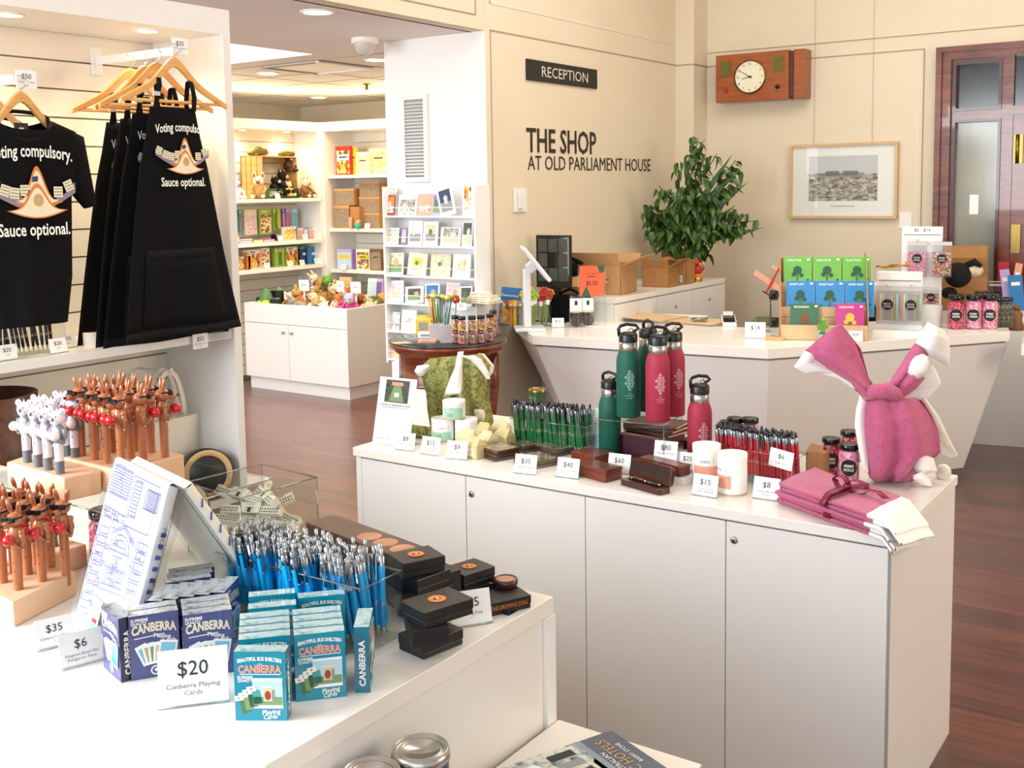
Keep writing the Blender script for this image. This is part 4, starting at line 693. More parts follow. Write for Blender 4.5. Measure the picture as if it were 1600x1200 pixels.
tag(obj('sign_stand',M().box(-.02,-.001,0,.02,.03,.13,'acrylic'),loc=(q.x,q.y,ZT),rz=face(q)),'clear stand under the round table price card','stand')
# ================================================================ ISLAND CABINET
ZI=.8413; ix0,ix1,iy0,iy1=-2.642,-.755,2.80,3.515
e=emp('counter_cabinet',(ix0,iy0,0),0,'long white four door cabinet displaying bottles, pens and tea towels','cabinet'); W=ix1-ix0; Dp=iy1-iy0
obj('countertop',M().box(0,0,ZI-.03,W,Dp,ZI,'white_top'),e,bev=.0015)
obj('carcass',M().box(.004,.03,0,W-.006,Dp-.004,ZI-.036,'white_lam').box(.004,.012,0,PY(562.5,760,iy0).x-ix0-.001,.03,ZI-.036,'white_lam').box(PY(1388,1000,iy0).x-ix0+.001,.012,0,W-.006,.03,ZI-.036,'white_lam').box(.02,.02,ZI-.037,W-.02,Dp-.02,ZI-.03,'gap'),e)
xsD=[PY(562.5,760,iy0).x,PY(725.5,800,iy0).x,PY(913,950,iy0).x,PY(1131,1000,iy0).x,PY(1386,900,iy0).x]
locks={1:(737,772),3:(1147,844)}
for i in range(4):
    d=obj('door',M().box(xsD[i]-ix0+.0015,.01,.004,xsD[i+1]-ix0-.0015,.029,ZI-.038,'white_lam'),e,bev=.0008)
    if i in locks: q=PY(*locks[i],iy0+.01); obj('lock',M().lathe([(.0105,0),(.0105,.003),(.008,.005),(.0001,.005)],'steel',c=(q.x-ix0,.01,q.z),n=18,R_=(90,0,0)).box(q.x-ix0-.0012,.003,q.z-.005,q.x-ix0+.0012,.0048,q.z+.005,'black'),d)
def I(px,py,z=ZI): return P(px,py,z)
def itag(px,py,price,line,lab,rz=0,s=.078,z=ZI): q=P(px,py,z); return shelf_tag(q.x,q.y,z,R(rz),price,lab,s,'price cards on the counter',line)
itag(632,704,'$8','Wattle Tea Bag','$8 price card at the left end of the counter, before the information sheet',8)
itag(671,711,'$15','Wattle Tea 50g|Organic Botanicals','$15 price card before the mint labelled tubes',4); itag(713,718,'$9','Goats Milk Soap','$9 price card beside the cream soap boxes',14)
itag(820,741,'$35','Canberra Coasters','$35 price card before the coaster stacks',10); itag(886,747,'$40','Jarrah Card Box','$40 price card before the reddish wooden boxes',6); itag(966,740,'$60','Jarrah Box','$60 price card between the wooden boxes and pen case',6)
itag(1039,720,'$80','Wooden Pen Set','$80 price card standing behind the open pen case',8,.078,ZI+.045); itag(1073,735,'$25','Wooden Pen','$25 price card half hidden behind the white tube',8,.07,ZI+.02)
itag(1100,776,'$15','Lemon Tea 50g|Organic Botanicals','$15 price card before the coral labelled tubes',0,.08); itag(1196,781,'$8','Canberra Blue Shop|Sticker','$8 price card between the red pens and the folded tea towels',2,.08)
# information sheet
q0,q1=I(581,692),I(640,700); w=(q1-q0).length; e=emp('information_sheet',((q0.x+q1.x)/2,(q0.y+q1.y)/2,ZI),math.atan2(q1.y-q0.y,q1.x-q0.x),'tall white information sheet with a photograph at the counter left end','sign',)
h=.245; n=Vector((0,-math.cos(R(14)),math.sin(R(14)))); v=Vector((0,math.sin(R(14)),math.cos(R(14))))
obj('holder',M().rect(v*h/2+n*-.003,X_,v,w,h,'acrylic').box(-w/2,0,0,w/2,.07,.002,'acrylic'),e,solid=.002)
t=M().rect(v*h/2,X_,v,w*.98,h*.98,'white_paper'); obj('sheet',t,e)
t=M().rect(v*h*.79+n*.0006,X_,v,w*.62,h*.33,'art_dark').poly(v*h*.79+n*.001,X_,v,[(-w*.2,-h*.15),(w*.2,-h*.15),(w*.09,.02),(-w*.09,.02)],'grass_g').rect(v*h*.74+n*.0014,X_,v,w*.12,h*.06,'white_paper').rect(v*h*.9+n*.0014,X_,v,w*.3,h*.05,'salmon'); obj('photograph',t,e)
t=M().txt('HOUSE OF REPRESENTATIVES','ink',v*h*.585+n*.001,X_,v,.007,w*.8).txt('GREEN INSPIRED PRODUCTS AND GIFTS','ink',v*h*.55+n*.001,X_,v,.004,w*.7)
for i in range(14): t.rect(v*h*(.5-.025*i)+n*.001+X_*(-w*.04*(i%4==3)),X_,v,w*(.75 if i%4!=3 else .6),.0016,'pale_grey')
t.rect(v*h*.09+n*.001-X_*w*.2,X_,v,w*.35,.0016,'grey_text').rect(v*h*.06+n*.001+X_*w*.25,X_,v,w*.25,.0016,'grey_text'); obj('text',t,e)
# tubes
def tube_box(p,r,h,cap,lab,lblm,grp,rz=None,lo=.0,hi=.45,base=None,brand='SEEDS'):
    e=emp('tea_tube',p,face(p,8) if rz is None else rz,lab,'cardboard tube',grp)
    obj('tube_body',M().lathe([(r,.004),(r,h*.86)],'white_paper',n=32),e); obj('lid',M().lathe([(r*1.015,h*.86),(r*1.015,h),(r*.9,h),(r*.88,h*.97),(.001,h*.97)],'white_paper',n=32),e); obj('base_rim',M().lathe([(r*1.0,0),(r*1.0,.006)],base or 'kraft_light',n=32),e)
    def cy(a,z,rr): return (rr*math.sin(a),-rr*math.cos(a),z)
    t=M(); n=14; v=[];f=[]
    for i in range(n+1): a=-1.2+1.9*i/n; v+= [cy(a,h*(.08+lo),r*1.012),cy(a,h*(hi),r*1.012)]
    t.add(v,[(2*i,2*i+2,2*i+3,2*i+1) for i in range(n)],lblm,True); 
    t.txt(brand,'grey_text',cy(-.25,h*.63,r*1.03),Vector((math.cos(-.25),math.sin(-.25),0)),Z_,h*.06,r*.7); t.rect(cy(.35,h*.65,r*1.02),Vector((math.cos(.35),math.sin(.35),0)),Z_,.001,h*.16,'grey_text')
    for k in range(4): t.rect(cy(-.5,h*(.33-.05*k),r*1.03),Vector((math.cos(-.5),math.sin(-.5),0)),Z_,r*.5,.0012,'grey_text')
    obj('label',t,e); return e
q=I(684,690); ta=q; tube_box((q.x,q.y+.03,ZI),.041,.083,0,'mint labelled white tube at the lower left of three','mint','mint tubes')
q=I(721,691); tb=q; tube_box((q.x,q.y+.03,ZI),.041,.083,0,'mint labelled white tube at the lower right of three','mint','mint tubes')
tube_box(((ta.x+tb.x)/2,(ta.y+tb.y)/2+.03,ZI+.0835),.041,.066,0,'short mint labelled tub sitting on top of the other two','mint','mint tubes',hi=.62)
q=I(1104,756); tube_box((q.x,q.y+.0,ZI),.0425,.125,0,'left white tea tube with a coral label','salmon','coral tubes',lo=.0,hi=.52,brand='SEEDS')
q=I(1144,770); tube_box((q.x,q.y+.0,ZI),.0435,.122,0,'right white tea tube with a coral label','salmon','coral tubes',rz=face(q,-45),lo=.1,hi=.5)
# soap boxes
for i,(px,py,rz,lab) in enumerate(((737,716,-10,'cream soap box nearest the coaster stacks, front of its group'),(757,706,-15,'cream soap box second from the front'),(783,701,-8,'cream soap box at the right of the soap group'),(726,703,5,'cream soap box behind the $9 price card'),(752,692,-5,'cream soap box at the back of the soap group'),(778,688,10,'rearmost cream soap box beside the green pens'))):
    q=I(px,py); e=emp('soap_box',(q.x,q.y+.02,ZI),R(rz),lab,'soap box','cream goats milk soap boxes'); w,d,h=.034,.026,.044
    m='soap' if i%2 else 'soap2'
    t=M().box(-w,-d,0,w,d,h,m); obj('box_body',t,e,bev=.003); obj('folded_top',M().add([(-w,-d,h),(w,-d,h),(w,d,h),(-w,d,h),(-w*.75,0,h+.022),(w*.75,0,h+.022)],[(0,1,5,4),(1,2,5),(2,3,4,5),(3,0,4)],m).add([(-w*.75,-.0015,h+.02),(w*.75,-.0015,h+.02),(w*.7,-.0,h+.028),(-w*.7,0,h+.028)],[(0,1,2,3)],m),e); obj('label',M().rect((0,-d-.0006,h*.5),X_,Z_,w*1.3,h*.6,'cream').rect((0,-d-.001,h*.6),X_,Z_,w*.8,.0015,'grey_text').rect((0,-d-.001,h*.45),X_,Z_,w*.6,.0015,'grey_text'),e)
# coaster packs
noise('coaster_art',['#9a8868','#c9b48c','#6f6350','#d8a86a'],ns=35,detail=4,rough=.15,coat=.8)
def pack(px,py,z0,rz,lab): q=I(px,py); e=emp('coaster_pack',(q.x,q.y,ZI+z0),R(rz),lab,'coaster pack','wrapped coaster packs'); obj('pack_stack',M().box(-.06,-.05,0,.06,.05,.010,'walnut'),e,bev=.001); obj('picture',M().rect((0,0,.0104),X_,Y_,.114,.094,'coaster_art'),e); obj('wrapper',M().box(-.0615,-.0515,-.0003,.0615,.0515,.0112,'film'),e)
for k in range(3): pack(778,713,.0125*k,-22+3*k,('bottom','middle','top')[k]+' wrapped coaster pack of the front left stack')
pack(822,700,0,-20,'wrapped coaster pack behind the front left stack, lower'); pack(820,700,.0125,-22,'wrapped coaster pack behind the front left stack, upper')
for k in range(2): pack(838,724,.0125*k,-22,('lower','upper')[k]+' wrapped coaster pack of the stack behind the $35 card')
pack(868,706,0,-12,'wrapped coaster pack beside the reddish wooden box, lower'); pack(868,706,.0125,-14,'wrapped coaster pack beside the reddish wooden box, upper')
# pens
def pen_proto(col,lab,grp,top='pen_chrome',plung='pen_dark'):
    e=emp('ballpoint_pen',(0,0,0),0,lab,'pen',grp); r=.0055
    obj('barrel',M().lathe([(r*.8,.018),(r,.03),(r,.052)],col,n=10,cap=False).lathe([(r*1.02,.052),(r*1.02,.0535)],'chrome',n=10,cap=False).lathe([(r,.0535),(r,.0565)],col,n=10,cap=False).lathe([(r*1.02,.0565),(r*1.02,.058)],'chrome',n=10,cap=False).lathe([(r,.058),(r*1.04,.117)],col,n=10,cap=False),e)
    obj('pen_tip',M().lathe([(.0008,0),(.0012,.004),(r*.8,.018)],'chrome',n=10),e); obj('upper_sleeve',M().lathe([(r*1.05,.117),(r*1.02,.132),(r*.8,.134)],top,n=10),e); obj('plunger',M().lathe([(r*.62,.134),(r*.62,.145),(r*.4,.147),(.0001,.147)],plung,n=8),e)
    obj('clip',M().box(-.0018,-r*1.9,.094,.0018,-r*1.5,.132,top).box(-.0018,-r*1.9,.1315,.0018,-r*.8,.134,top).ball((0,-r*1.5,.091),.0018,top,6),e)
    return e
def pen_bin(o,rz,L,Dp,H_,cols,rows,proto,lean,lab,seed=0,leany=0,name='pen_bin',jit=.03,holder='acrylic',psc=1.1):
    e=emp(name,o,rz,lab,'acrylic bin'); rnd=random.Random(seed); t_=.002
    obj('bin_wall',M().box(0,0,0,L,Dp,t_,holder).box(0,0,0,t_,Dp,H_,holder).box(L-t_,0,0,L,Dp,H_,holder).box(0,0,0,L,t_,H_,holder).box(0,Dp-t_,0,L,Dp,H_,holder),e)
    obj('bin_rim',M().tube([(0,0,H_),(L,0,H_),(L,Dp,H_),(0,Dp,H_)],.0016,'acrylic_edge',6,True),e)
    Mx=Matrix.Translation(Vector(o))@Matrix.Rotation(rz,4,'Z'); first=True
    sh=.12*math.sin(lean)
    for j in range(rows):
        for i in range(cols):
            x=.008+(L-.016)*(i+.5*(j%2)+.25)/(cols+.25); y=.008+(Dp-.016)*(j+.5)/rows; x0=min(max(x,.008+max(0,-sh)*.8),L-.008-max(0,sh)*.8)
            p=Mx@Vector((x0+rnd.uniform(-.001,.001),y+rnd.uniform(-.001,.001),.003+rnd.uniform(0,.003)))
            ro=(Matrix.Rotation(rz,3,'Z')@Euler((leany+rnd.uniform(-.02,.02),lean+rnd.uniform(-jit,jit),rnd.uniform(-1.2,1.2))).to_matrix()).to_euler()
            if first: proto.location=p; proto.rotation_euler=ro; proto.scale=(psc,)*3; first=False
            else: dup(proto,p,rot=ro)
    return e
pr_=pen_proto('pen_green','green metal pen standing in the clear bin on the counter','green pens in the clear bin',plung='black_gloss')
a,b=I(797,697),I(908,712); ang=math.atan2(b.y-a.y,b.x-a.x); pen_bin((a.x,a.y,ZI),ang,(b-a).length+.02,.075,.10,26,3,pr_,R(-7),'clear acrylic bin of green pens on the counter',1)
pr_=pen_proto('pen_red','red metal pen standing in the clear bin on the counter','red pens in the clear bin',plung='black_gloss')
a,b=I(1112,744),I(1243,768); ang=math.atan2(b.y-a.y,b.x-a.x); rb=a; pen_bin((a.x-.0,a.y,ZI),ang,(b-a).length,.08,.10,24,3,pr_,R(-4),'clear acrylic bin of red pens on the counter',2)
# $6 card fixed on the red bin
q=PY(1223,716,(a.y*.15+b.y*.85)-.004); e=emp('price_card',(q.x,q.y-.012,q.z),ang+R(4),'$6 price card fixed to the front of the red pen bin','price card','price cards on the counter'); e.rotation_euler[1]=R(8); obj('card',M().box(-.037,-.001,-.028,.037,0,.028,'white_paper'),e); obj('lettering',M().txt('$6','ink',(0,-.0015,.008),X_,Z_,.014).txt('Metallic Pens','grey_text',(0,-.0015,-.013),X_,Z_,.004,.035),e)
# tins behind the green pens
for k,lab in ((0,'lower dark green tin behind the green pens'),(1,'upper dark green tin with brass lid behind the green pens')):
    q=I(841,668); h=.075; e=emp('candle_tin',(q.x,min(q.y,3.46),ZI+k*(h+.001)),0,lab,'tin','green tins'); obj('tin_body',M().lathe([(.034,0),(.034,h*.9)],'tin_green',n=28),e); obj('lid',M().lathe([(.0355,h*.86),(.0355,h*.96),(.033,h),(.029,h),(.028,h*.97),(.001,h*.965)],'brass',n=28),e); obj('label',M().rect((0,-.0346,h*.45),X_,Z_,.03,.03,'leaf_green').rect((0,-.035,h*.5),X_,Z_,.02,.002,'brass'),e)
# brochure
q=I(932,706); e=emp('brochure',(q.x,q.y,ZI),R(4),'white folded brochure with a lake photograph before the green bottles','brochure'); v=Vector((0,.17,.985)); n=Vector((0,-.985,.17))
obj('cover',M().rect(v*.075,X_,v,.092,.15,'white_paper'),e,solid=.002)
t=M().rect(v*.035+n*.002,X_,v,.066,.05,'pale_blue').poly(v*.035+n*.0025,X_,v,[(-.025,-.025),(-.01,-.025),(-.008,.02),(-.018,.02)],'mauve').poly(v*.035+n*.0025,X_,v,[(.012,-.025),(.033,-.025),(.033,.01),(.02,.02)],'stone'); 
for i in range(7): t.rect(v*(.135-.01*i)+n*.002-X_*.018,X_,v,.03,.0012,'pale_grey').rect(v*(.135-.01*i)+n*.002+X_*.024,X_,v,.026,.0012,'pale_grey')
obj('printed_page',t,e); obj('holder',M().rect(v*.05+n*.004+X_*.02,X_,v,.07,.11,'acrylic').box(-.05,0,0,.05,.05,.002,'acrylic'),e)
# ---- bottles and riser
BR,BHt=.0395,.305; Db=3.45
zb=PD(1020,657,Db).z
def bottle(p,rz,col,lab,s=1.0,prt=None):
    e=emp('drink_bottle',p,rz,lab,'bottle','metal drink bottles'); r,h=BR*s,BHt*s
    hb=h*.72
    obj('bottle_body',M().lathe([(r*.93,0),(r,.004),(r,hb*.80),(r*.97,hb*.88),(r*.86,hb*.95),(r*.74,hb)],col,n=36),e)
    obj('neck_ring',M().lathe([(r*.74,hb),(r*.76,hb+.002),(r*.76,hb+.026*s),(r*.7,hb+.028*s)],'steel',n=32),e)
    c=obj('cap',M().lathe([(r*.78,hb+.028*s),(r*.78,hb+.05*s),(r*.70,hb+.056*s),(r*.4,hb+.06*s),(.001,hb+.061*s)],'cap_black',n=32),e)
    z0=hb+.05*s; top=h; pts=[(-r*.74,0,z0-.004),(-r*.80,0,z0+.02*s),(-r*.62,0,top-.006),(-r*.1,0,top),(r*.62,0,top-.004),(r*.86,0,top-.014),(r*.5,0,z0+.012*s),(r*.35,0,z0+.004)]
    obj('carry_loop',M().tube(pts,[.0055*s]*8,'cap_black',8),c); obj('spout',M().tube([(-.004,0,z0),(.0,0,z0+.015*s),(.012*s,0,z0+.022*s),(.018*s,0,z0+.012*s)],.003,'acrylic_edge',8),c)
    if prt:
        t=M(); zc=hb*.57
        def cy(x,z): a=x/r; return Vector((r*1.006*math.sin(a),-r*1.006*math.cos(a),z))
        def lz(cx,cz,w,hh):
            v=[cy(cx-w,cz),cy(cx,cz-hh),cy(cx+w,cz),cy(cx,cz+hh)]; w2=w*.5;h2=hh*.5; v+= [cy(cx-w2,cz),cy(cx,cz-h2),cy(cx+w2,cz),cy(cx,cz+h2)]; t.add(v,[(0,1,5,4),(1,2,6,5),(2,3,7,6),(3,0,4,7)],prt)
        for i in range(7):
            n_=(1,2,3,2,3,2,1)[i] 
            for k in range(n_): lz((k-(n_-1)/2)*.0115*s+.002*((i%2)),zc+(3-i)*.0098*s,.0058*s,.0056*s)
        t.txt('OLD','white_ink' if 0 else prt,cy(0,zc-.042*s),X_,Z_,.004*s).txt('PARLIAMENT','%s'%prt,cy(0,zc-.050*s)-Y_*.0006,X_,Z_,.004*s,.03*s).txt('HOUSE',prt,cy(0,zc-.058*s),X_,Z_,.004*s)
        obj('printed_emblem',t,e)
    return e
def bp(px,py,z): q=P(px,py,z); return (q.x,q.y+.035,z)
A=bp(974,653,zb); bottle(A,face(A,6),'bottle_green','front dark green bottle on the clear stand, emblem facing forward',prt='bottle_print_g')
A=bp(1020,660,zb); A0=A; bottle(A,face(A,12),'bottle_red','front crimson bottle on the clear stand, emblem facing forward',prt='bottle_print_r')
A=bp(1001,645,zb); bottle((A[0],A[1]+.02,zb),face(A,-60),'bottle_green','dark green bottle behind the front green one on the stand')
A=bp(1044,651,zb); bottle((A[0],A[1]+.0,zb),face(A,30),'bottle_red','crimson bottle behind the front red one on the stand',prt='bottle_print_r')
A=bp(1092,733,ZI); bottle((A[0],A[1]-.03,ZI),face(A,20),'bottle_red','crimson bottle standing alone on the counter behind the red pens',prt='bottle_print_r')
A=PD(953,700,3.62); bottle((A.x,min(A.y,3.45),ZI),face(A,-40),'bottle_green','green bottle on the counter half hidden behind the stand',s=.95)
q0=P(928,654,zb); q1=P(1037,664,zb); e=emp('bottle_stand',(q0.x,q0.y,ZI),math.atan2(q1.y-q0.y,q1.x-q0.x),'clear acrylic stand carrying four bottles over wooden boxes','stand'); L=(q1-q0).length; hh=zb-ZI
obj('stand_top',M().box(0,0,hh-.004,L,.2,hh-.0005,'acrylic'),e); obj('stand_leg',M().box(0,0,0,.004,.2,hh-.004,'acrylic'),e); obj('stand_leg',M().box(L-.004,0,0,L,.2,hh-.004,'acrylic'),e); obj('stand_back',M().box(.004,.196,0,L-.004,.2,hh-.004,'acrylic'),e); obj('stand_edge',M().tube([(0,0,hh-.002),(L,0,hh-.002),(L,.2,hh-.002)],.0018,'acrylic_edge',6).tube([(L,0,0),(L,0,hh-.002)],.0018,'acrylic_edge',6),e)
# wooden goods
def wbox(px,py,w,d,h,rz,m,lab,z0=0,name='wooden_box',cat='box',dy=0):
    q=I(px,py); e=emp(name,(q.x,q.y+d/2+dy,ZI+z0),R(rz),lab,cat); obj('box_body',M().box(-w/2,-d/2,0,w/2,d/2,h*.68,m),e,bev=.002); obj('lid',M().box(-w/2-.001,-d/2-.001,h*.69,w/2+.001,d/2+.001,h,m),e,bev=.002); return e
wbox(905,735,.11,.09,.045,-14,'red_wood','reddish wooden card box behind the $40 price card',dy=.04); wbox(928,750,.12,.075,.04,-14,'red_wood','reddish wooden card box at the front right of the pair'); 
q=I(1000,722); e=emp('maroon_case',(q.x,q.y+.02,ZI),R(-6),'upright open maroon case under the clear bottle stand','case'); obj('case_back',M().box(-.09,.0,.0,.09,.012,.085,'maroon_box'),e,bev=.002); obj('case_rim',M().box(-.09,-.014,0,-.084,0,.085,'maroon_box').box(.084,-.014,0,.09,0,.085,'maroon_box').box(-.084,-.014,.079,.084,0,.085,'maroon_box').box(-.084,-.014,0,.084,0,.006,'maroon_box'),e); obj('case_base',M().box(-.09,-.07,0,.09,-.015,.016,'maroon_box'),e,bev=.002)
for k in range(3): q=I(1022,700); tag(obj('leather_folder',M().box(-.1,-.06,0,.1,.06,.012,'walnut').box(-.098,-.058,.004,.101,.058,.008,'cream'),loc=(q.x,3.36,ZI+.013*k+.055),rz=R(-12+8*k),bev=.002),('bottom','middle','top')[k]+' brown leather folder stacked under the bottle stand','folder','leather folders')
q=I(1015,700); tag(obj('black_plinth_box',M().box(-.09,-.07,0,.09,.07,.054,'maroon_box'),loc=(q.x,3.36,ZI),bev=.002),'maroon box under the leather folders beneath the stand','box')
wbox(1060,705,.09,.05,.03,-8,'black','dark box with pale edges right of the stand',name='dark_case',dy=.04)
wbox(1030,752,.17,.05,.032,-16,'red_wood','closed red wooden pen case behind the open one',z0=.026,name='pen_case',cat='pen case',dy=.01)
q=I(1030,752); tag(obj('carton',M().box(-.085,-.03,0,.085,.03,.025,'white_paper'),loc=(q.x+.012,q.y+.037,ZI),rz=R(-16)),'flat white carton under the closed wooden pen case','carton')
q=I(1003,766); e=emp('pen_case',(q.x,q.y+.02,ZI),R(-16),'open dark wooden pen case holding a gold trimmed pen','pen case')
W2=.085
def rr(w,h,r=.012,n=5): 
    o=[]
    for cx,cy,a0 in ((w-r,h-r,0),(-w+r,h-r,90),(-w+r,-h+r,180),(w-r,-h+r,270)): o+=[(cx+r*math.cos(R(a0+90*i/n)),cy+r*math.sin(R(a0+90*i/n))) for i in range(n+1)]
    return o
obj('case_base',M().prism(rr(W2,.025),0,.018,'dark_wood'),e,bev=.002); t=M().prism(rr(W2,.03),-.009,.009,'dark_wood','y'); o_=obj('case_lid',t,e,loc=(0,.03,.045),rot=(R(-15),0,0),bev=.002); obj('recess',M().prism(rr(W2*.84,.006,.005),-.0105,-.0095,'black','y'),o_,loc=(0,0,.005))
obj('recess',M().prism(rr(W2*.84,.008,.006),.018,.0185,'black'),e)
e=emp('wooden_pen',(q.x,q.y+.02,ZI+.023),R(-16),'dark wooden pen with gold trim lying in the open case','pen'); obj('barrel',M().tube([(-.05,0,0),(.055,0,0)],.0042,'dark_wood',10),e); obj('gold_trim',M().tube([(-.002,0,0),(.006,0,0)],.0047,'gold',10).tube([(-.062,0,0),(-.05,0,0)],[.001,.0042],'gold',10).tube([(.055,0,0),(.062,0,0)],.0042,'gold',10).box(-.048,-.001,.004,-.005,.001,.0055,'gold'),e)
# jars and kraft box
def ijar(px,py,r,h,lab,fill='candy_red',lines=('RASPBERRY','DROPS'),z0=0,dy=0): q=I(px,py); jar((q.x,min(q.y+dy,3.46),ZI+z0),r,h,fill,lab,'sweet jars on the counter',lines=lines,labr=.8)
ijar(1295,742,.031,.115,'raspberry drops jar at the left of the counter group',dy=.02); ijar(1326,752,.032,.118,'peppermint jar with white stripes at the front of the group','candy_pink',('PEPPERMINT','ROLLS')); ijar(1325,728,.031,.115,'red sweets jar behind the other two beside the pink towel',dy=.03)
ijar(1155,700,.031,.115,'dark lidded jar behind the red pens, left',dy=.06); ijar(1184,700,.031,.12,'pink sweets jar behind the red pens, right','candy_pink',None,dy=.08); ijar(1130,705,.03,.1,'low dark lidded jar behind the red pens, far left',lines=None,dy=.06)
q=I(1272,748); e=emp('kraft_box',(q.x,q.y+.05,ZI),R(-5),'small brown kraft box between the red pens and jars','box'); obj('box_body',M().box(-.028,-.04,0,.028,.04,.08,'kraft'),e); obj('flap',M().add([(-.028,-.04,.08),(.028,-.04,.08),(.02,-.02,.1),(-.02,-.02,.102)],[(0,1,2,3)],'kraft'),e)
# ---- folded tea towels
c0=[I(1218,788),I(1272,764),I(1466,806),I(1398,856)]
A,B_,C_,D_=c0; u=(D_-A); v=(B_-A)
lays=5; nl=('bottom','second lowest','middle','second highest','top')
for k in range(lays):
    z=.0125*k; e=emp('folded_tea_towel',(A.x,A.y,ZI+z+.001),0,nl[k]+' folded pink tea towel of the stack on the counter corner','tea towel','folded pink tea towels'); sh=Vector((random.uniform(-.012,.012),random.uniform(-.01,.01),0)) if k<lays-1 else Vector((0,0,0)); ext=(0,.015,-.01,.02,.0)[k]
    def fn(s_,t,th=0,k=k,sh=sh,ext=ext):
        p=u*(s_*(1+ext))+v*t; over=max(0,(A+p).x-(ix1-.0)) 
        hz=.004*math.sin(s_*11+k*2)*(.4+t)+.003*math.sin(t*8+k)
        return Vector((p.x+sh.x,p.y+sh.y,th+hz*.5+.0035-over*.9))
    split=.82-.01*k
    t=M()
    def lay(a0,a1,m):
        n=14; g=lambda s_,t_,th:fn(a0+(a1-a0)*s_,t_,th)
        t.grid(lambda a,b:g(a,b,.010),n,10,m).grid(lambda a,b:g(a,b,0),n,10,m)
        for tt in (0,1):
            t.grid(lambda a,b:g(a,tt,0)+Vector((0,(-.004 if tt==0 else .004)*math.sin(PI*b),.010*b)),n,4,m)
        for ss in ((0,) if a0==0 else ())+((1,) if a1==1 else ()):
            t.grid(lambda a,b:g(ss,a,0)+u.normalized()*(-.004 if ss==0 else .004)*math.sin(PI*b)+Vector((0,0,.010*b)),10,4,m)
    lay(0,split,'pink_cloth'); obj('towel_cloth',t,e); t=M(); lay(split,1,'white_cloth'); obj('white_hem',t,e)
e=emp('ribbon_bow',(A.x,A.y,ZI+lays*.0125+.006),0,'dark red ribbon bow tied around the folded tea towels','ribbon')
mid=lambda s_,t_:u*s_+v*t_
def rib(pts,w,m='ribbon'):
    t=M(); pts=[Vector(p) for p in pts]; v_=[]
    for i,p in enumerate(pts):
        a=pts[max(0,i-1)]; b=pts[min(len(pts)-1,i+1)]; d=(b-a); s=Vector((-d.y,d.x,0)); s=s.normalized() if s.length>1e-4 else X_; v_+= [p-s*w/2,p+s*w/2]
    return t.add(v_,[(2*i,2*i+2,2*i+3,2*i+1) for i in range(len(pts)-1)],m,True)
ob=obj('ribbon_band',rib([mid(.45,-.03)+Vector((0,0,-.055)),mid(.45,-.025)+Vector((0,0,-.02)),mid(.45,.0)+Vector((0,0,.002)),mid(.47,.5)+Vector((0,0,.006)),mid(.49,.98)+Vector((0,0,.002)),mid(.49,1.03)+Vector((0,0,-.04))],.02),e,solid=.0012)
K=mid(.47,.5)+Vector((0,0,.012)); un=u.normalized(); vn=v.normalized()
obj('knot',M().ball(K,.011,'ribbon',10,(1.3,1,.8)),e)
for d1,d2,ln in ((-un,vn*.3,.045),(un,vn*.4,.055)):
    L0=[K+ (d1*math.cos(a)*-1+d1)*.5*ln*1.2+Vector((0,0,math.sin(a)*.018+.004))+d2*ln*(1-math.cos(a))*.3 for a in [2*PI*i/14 for i in range(15)]]; obj('bow_loop',rib(L0,.018),e,solid=.001)
obj('ribbon_tail',rib([K,K-vn*.05+Vector((0,0,.004)),K-vn*.10-un*.01+Vector((0,0,-.002)),K-vn*.13-un*.02+Vector((0,0,-.03))],.02),e,solid=.001); obj('ribbon_tail',rib([K,K+un*.05+Vector((0,0,.006)),K+un*.10+vn*.02+Vector((0,0,.004)),K+un*.14+vn*.0+Vector((0,0,.0))],.02),e,solid=.001)
# ---- pink tea towel knotted over a stand
DB=3.22
def B3(px,py,dd=0): return PD(px,py,DB+dd)
base=I(1400,748); e=emp('knotted_tea_towel',(B3(1390,750).x,B3(1390,750).y,ZI),0,'pink patterned tea towel knotted like rabbit ears on the counter corner','tea towel'); O=e.location.copy()
rt=_cam2w(1,0,0); rt.z=0; rt.normalize(); bk=FW.copy()
def sheet(rows,m,folds=0,seed=0,n=30,depth=.0,amp=.012):
    """rows: (left px, right px, y px, depth offset, bulge)"""
    rnd=random.Random(seed); ph=rnd.random()*6
    def fn(s_,t):
        k=t*(len(rows)-1); i=min(int(k),len(rows)-2); f=k-i; f=f*f*(3-2*f); r=[rows[i][j]*(1-f)+rows[i+1][j]*f for j in range(6)]
        px=r[0]+(r[2]-r[0])*s_; py=r[1]+(r[3]-r[1])*s_
        dd=r[4]-r[5]*math.sin(PI*s_)+amp*math.sin(s_*folds+ph+t*1.5)*min(1,.35+t)*math.sin(PI*s_)**.5
        return PD(px,py,DB+dd)-O
    return M().grid(fn,n,24,m)
# rows: lx,ly,rx,ry,depth,bulge
front=[(1356,623,1400,622,.0,.02),(1350,640,1432,622,.0,.05),(1347,665,1450,645,.0,.07),(1350,695,1463,672,.0,.075),(1352,725,1470,705,.01,.07),(1358,745,1440,730,.02,.06),(1366,752,1426,752,.03,.03)]
obj('towel_front',sheet(front,'pink_cloth',12,3,36,amp=.024),e,solid=.003)
back=[(1358,622,1400,620,.02,-.02),(1352,640,1440,625,.03,-.05),(1348,665,1455,648,.04,-.06),(1350,695,1466,675,.04,-.06),(1354,725,1470,706,.04,-.06),(1360,748,1440,735,.04,-.05)]
obj('towel_back',sheet(back,'pink_cloth',12,5,30),e,solid=.003)
obj('white_hem',sheet([(1344,618,1356,622,.01,0),(1338,640,1352,640,.0,.005),(1336,665,1352,665,.0,.005),(1341,695,1354,695,.0,.005),(1346,720,1356,722,.0,.005),(1350,738,1357,738,.0,.0)],'white_cloth'),e,solid=.003)
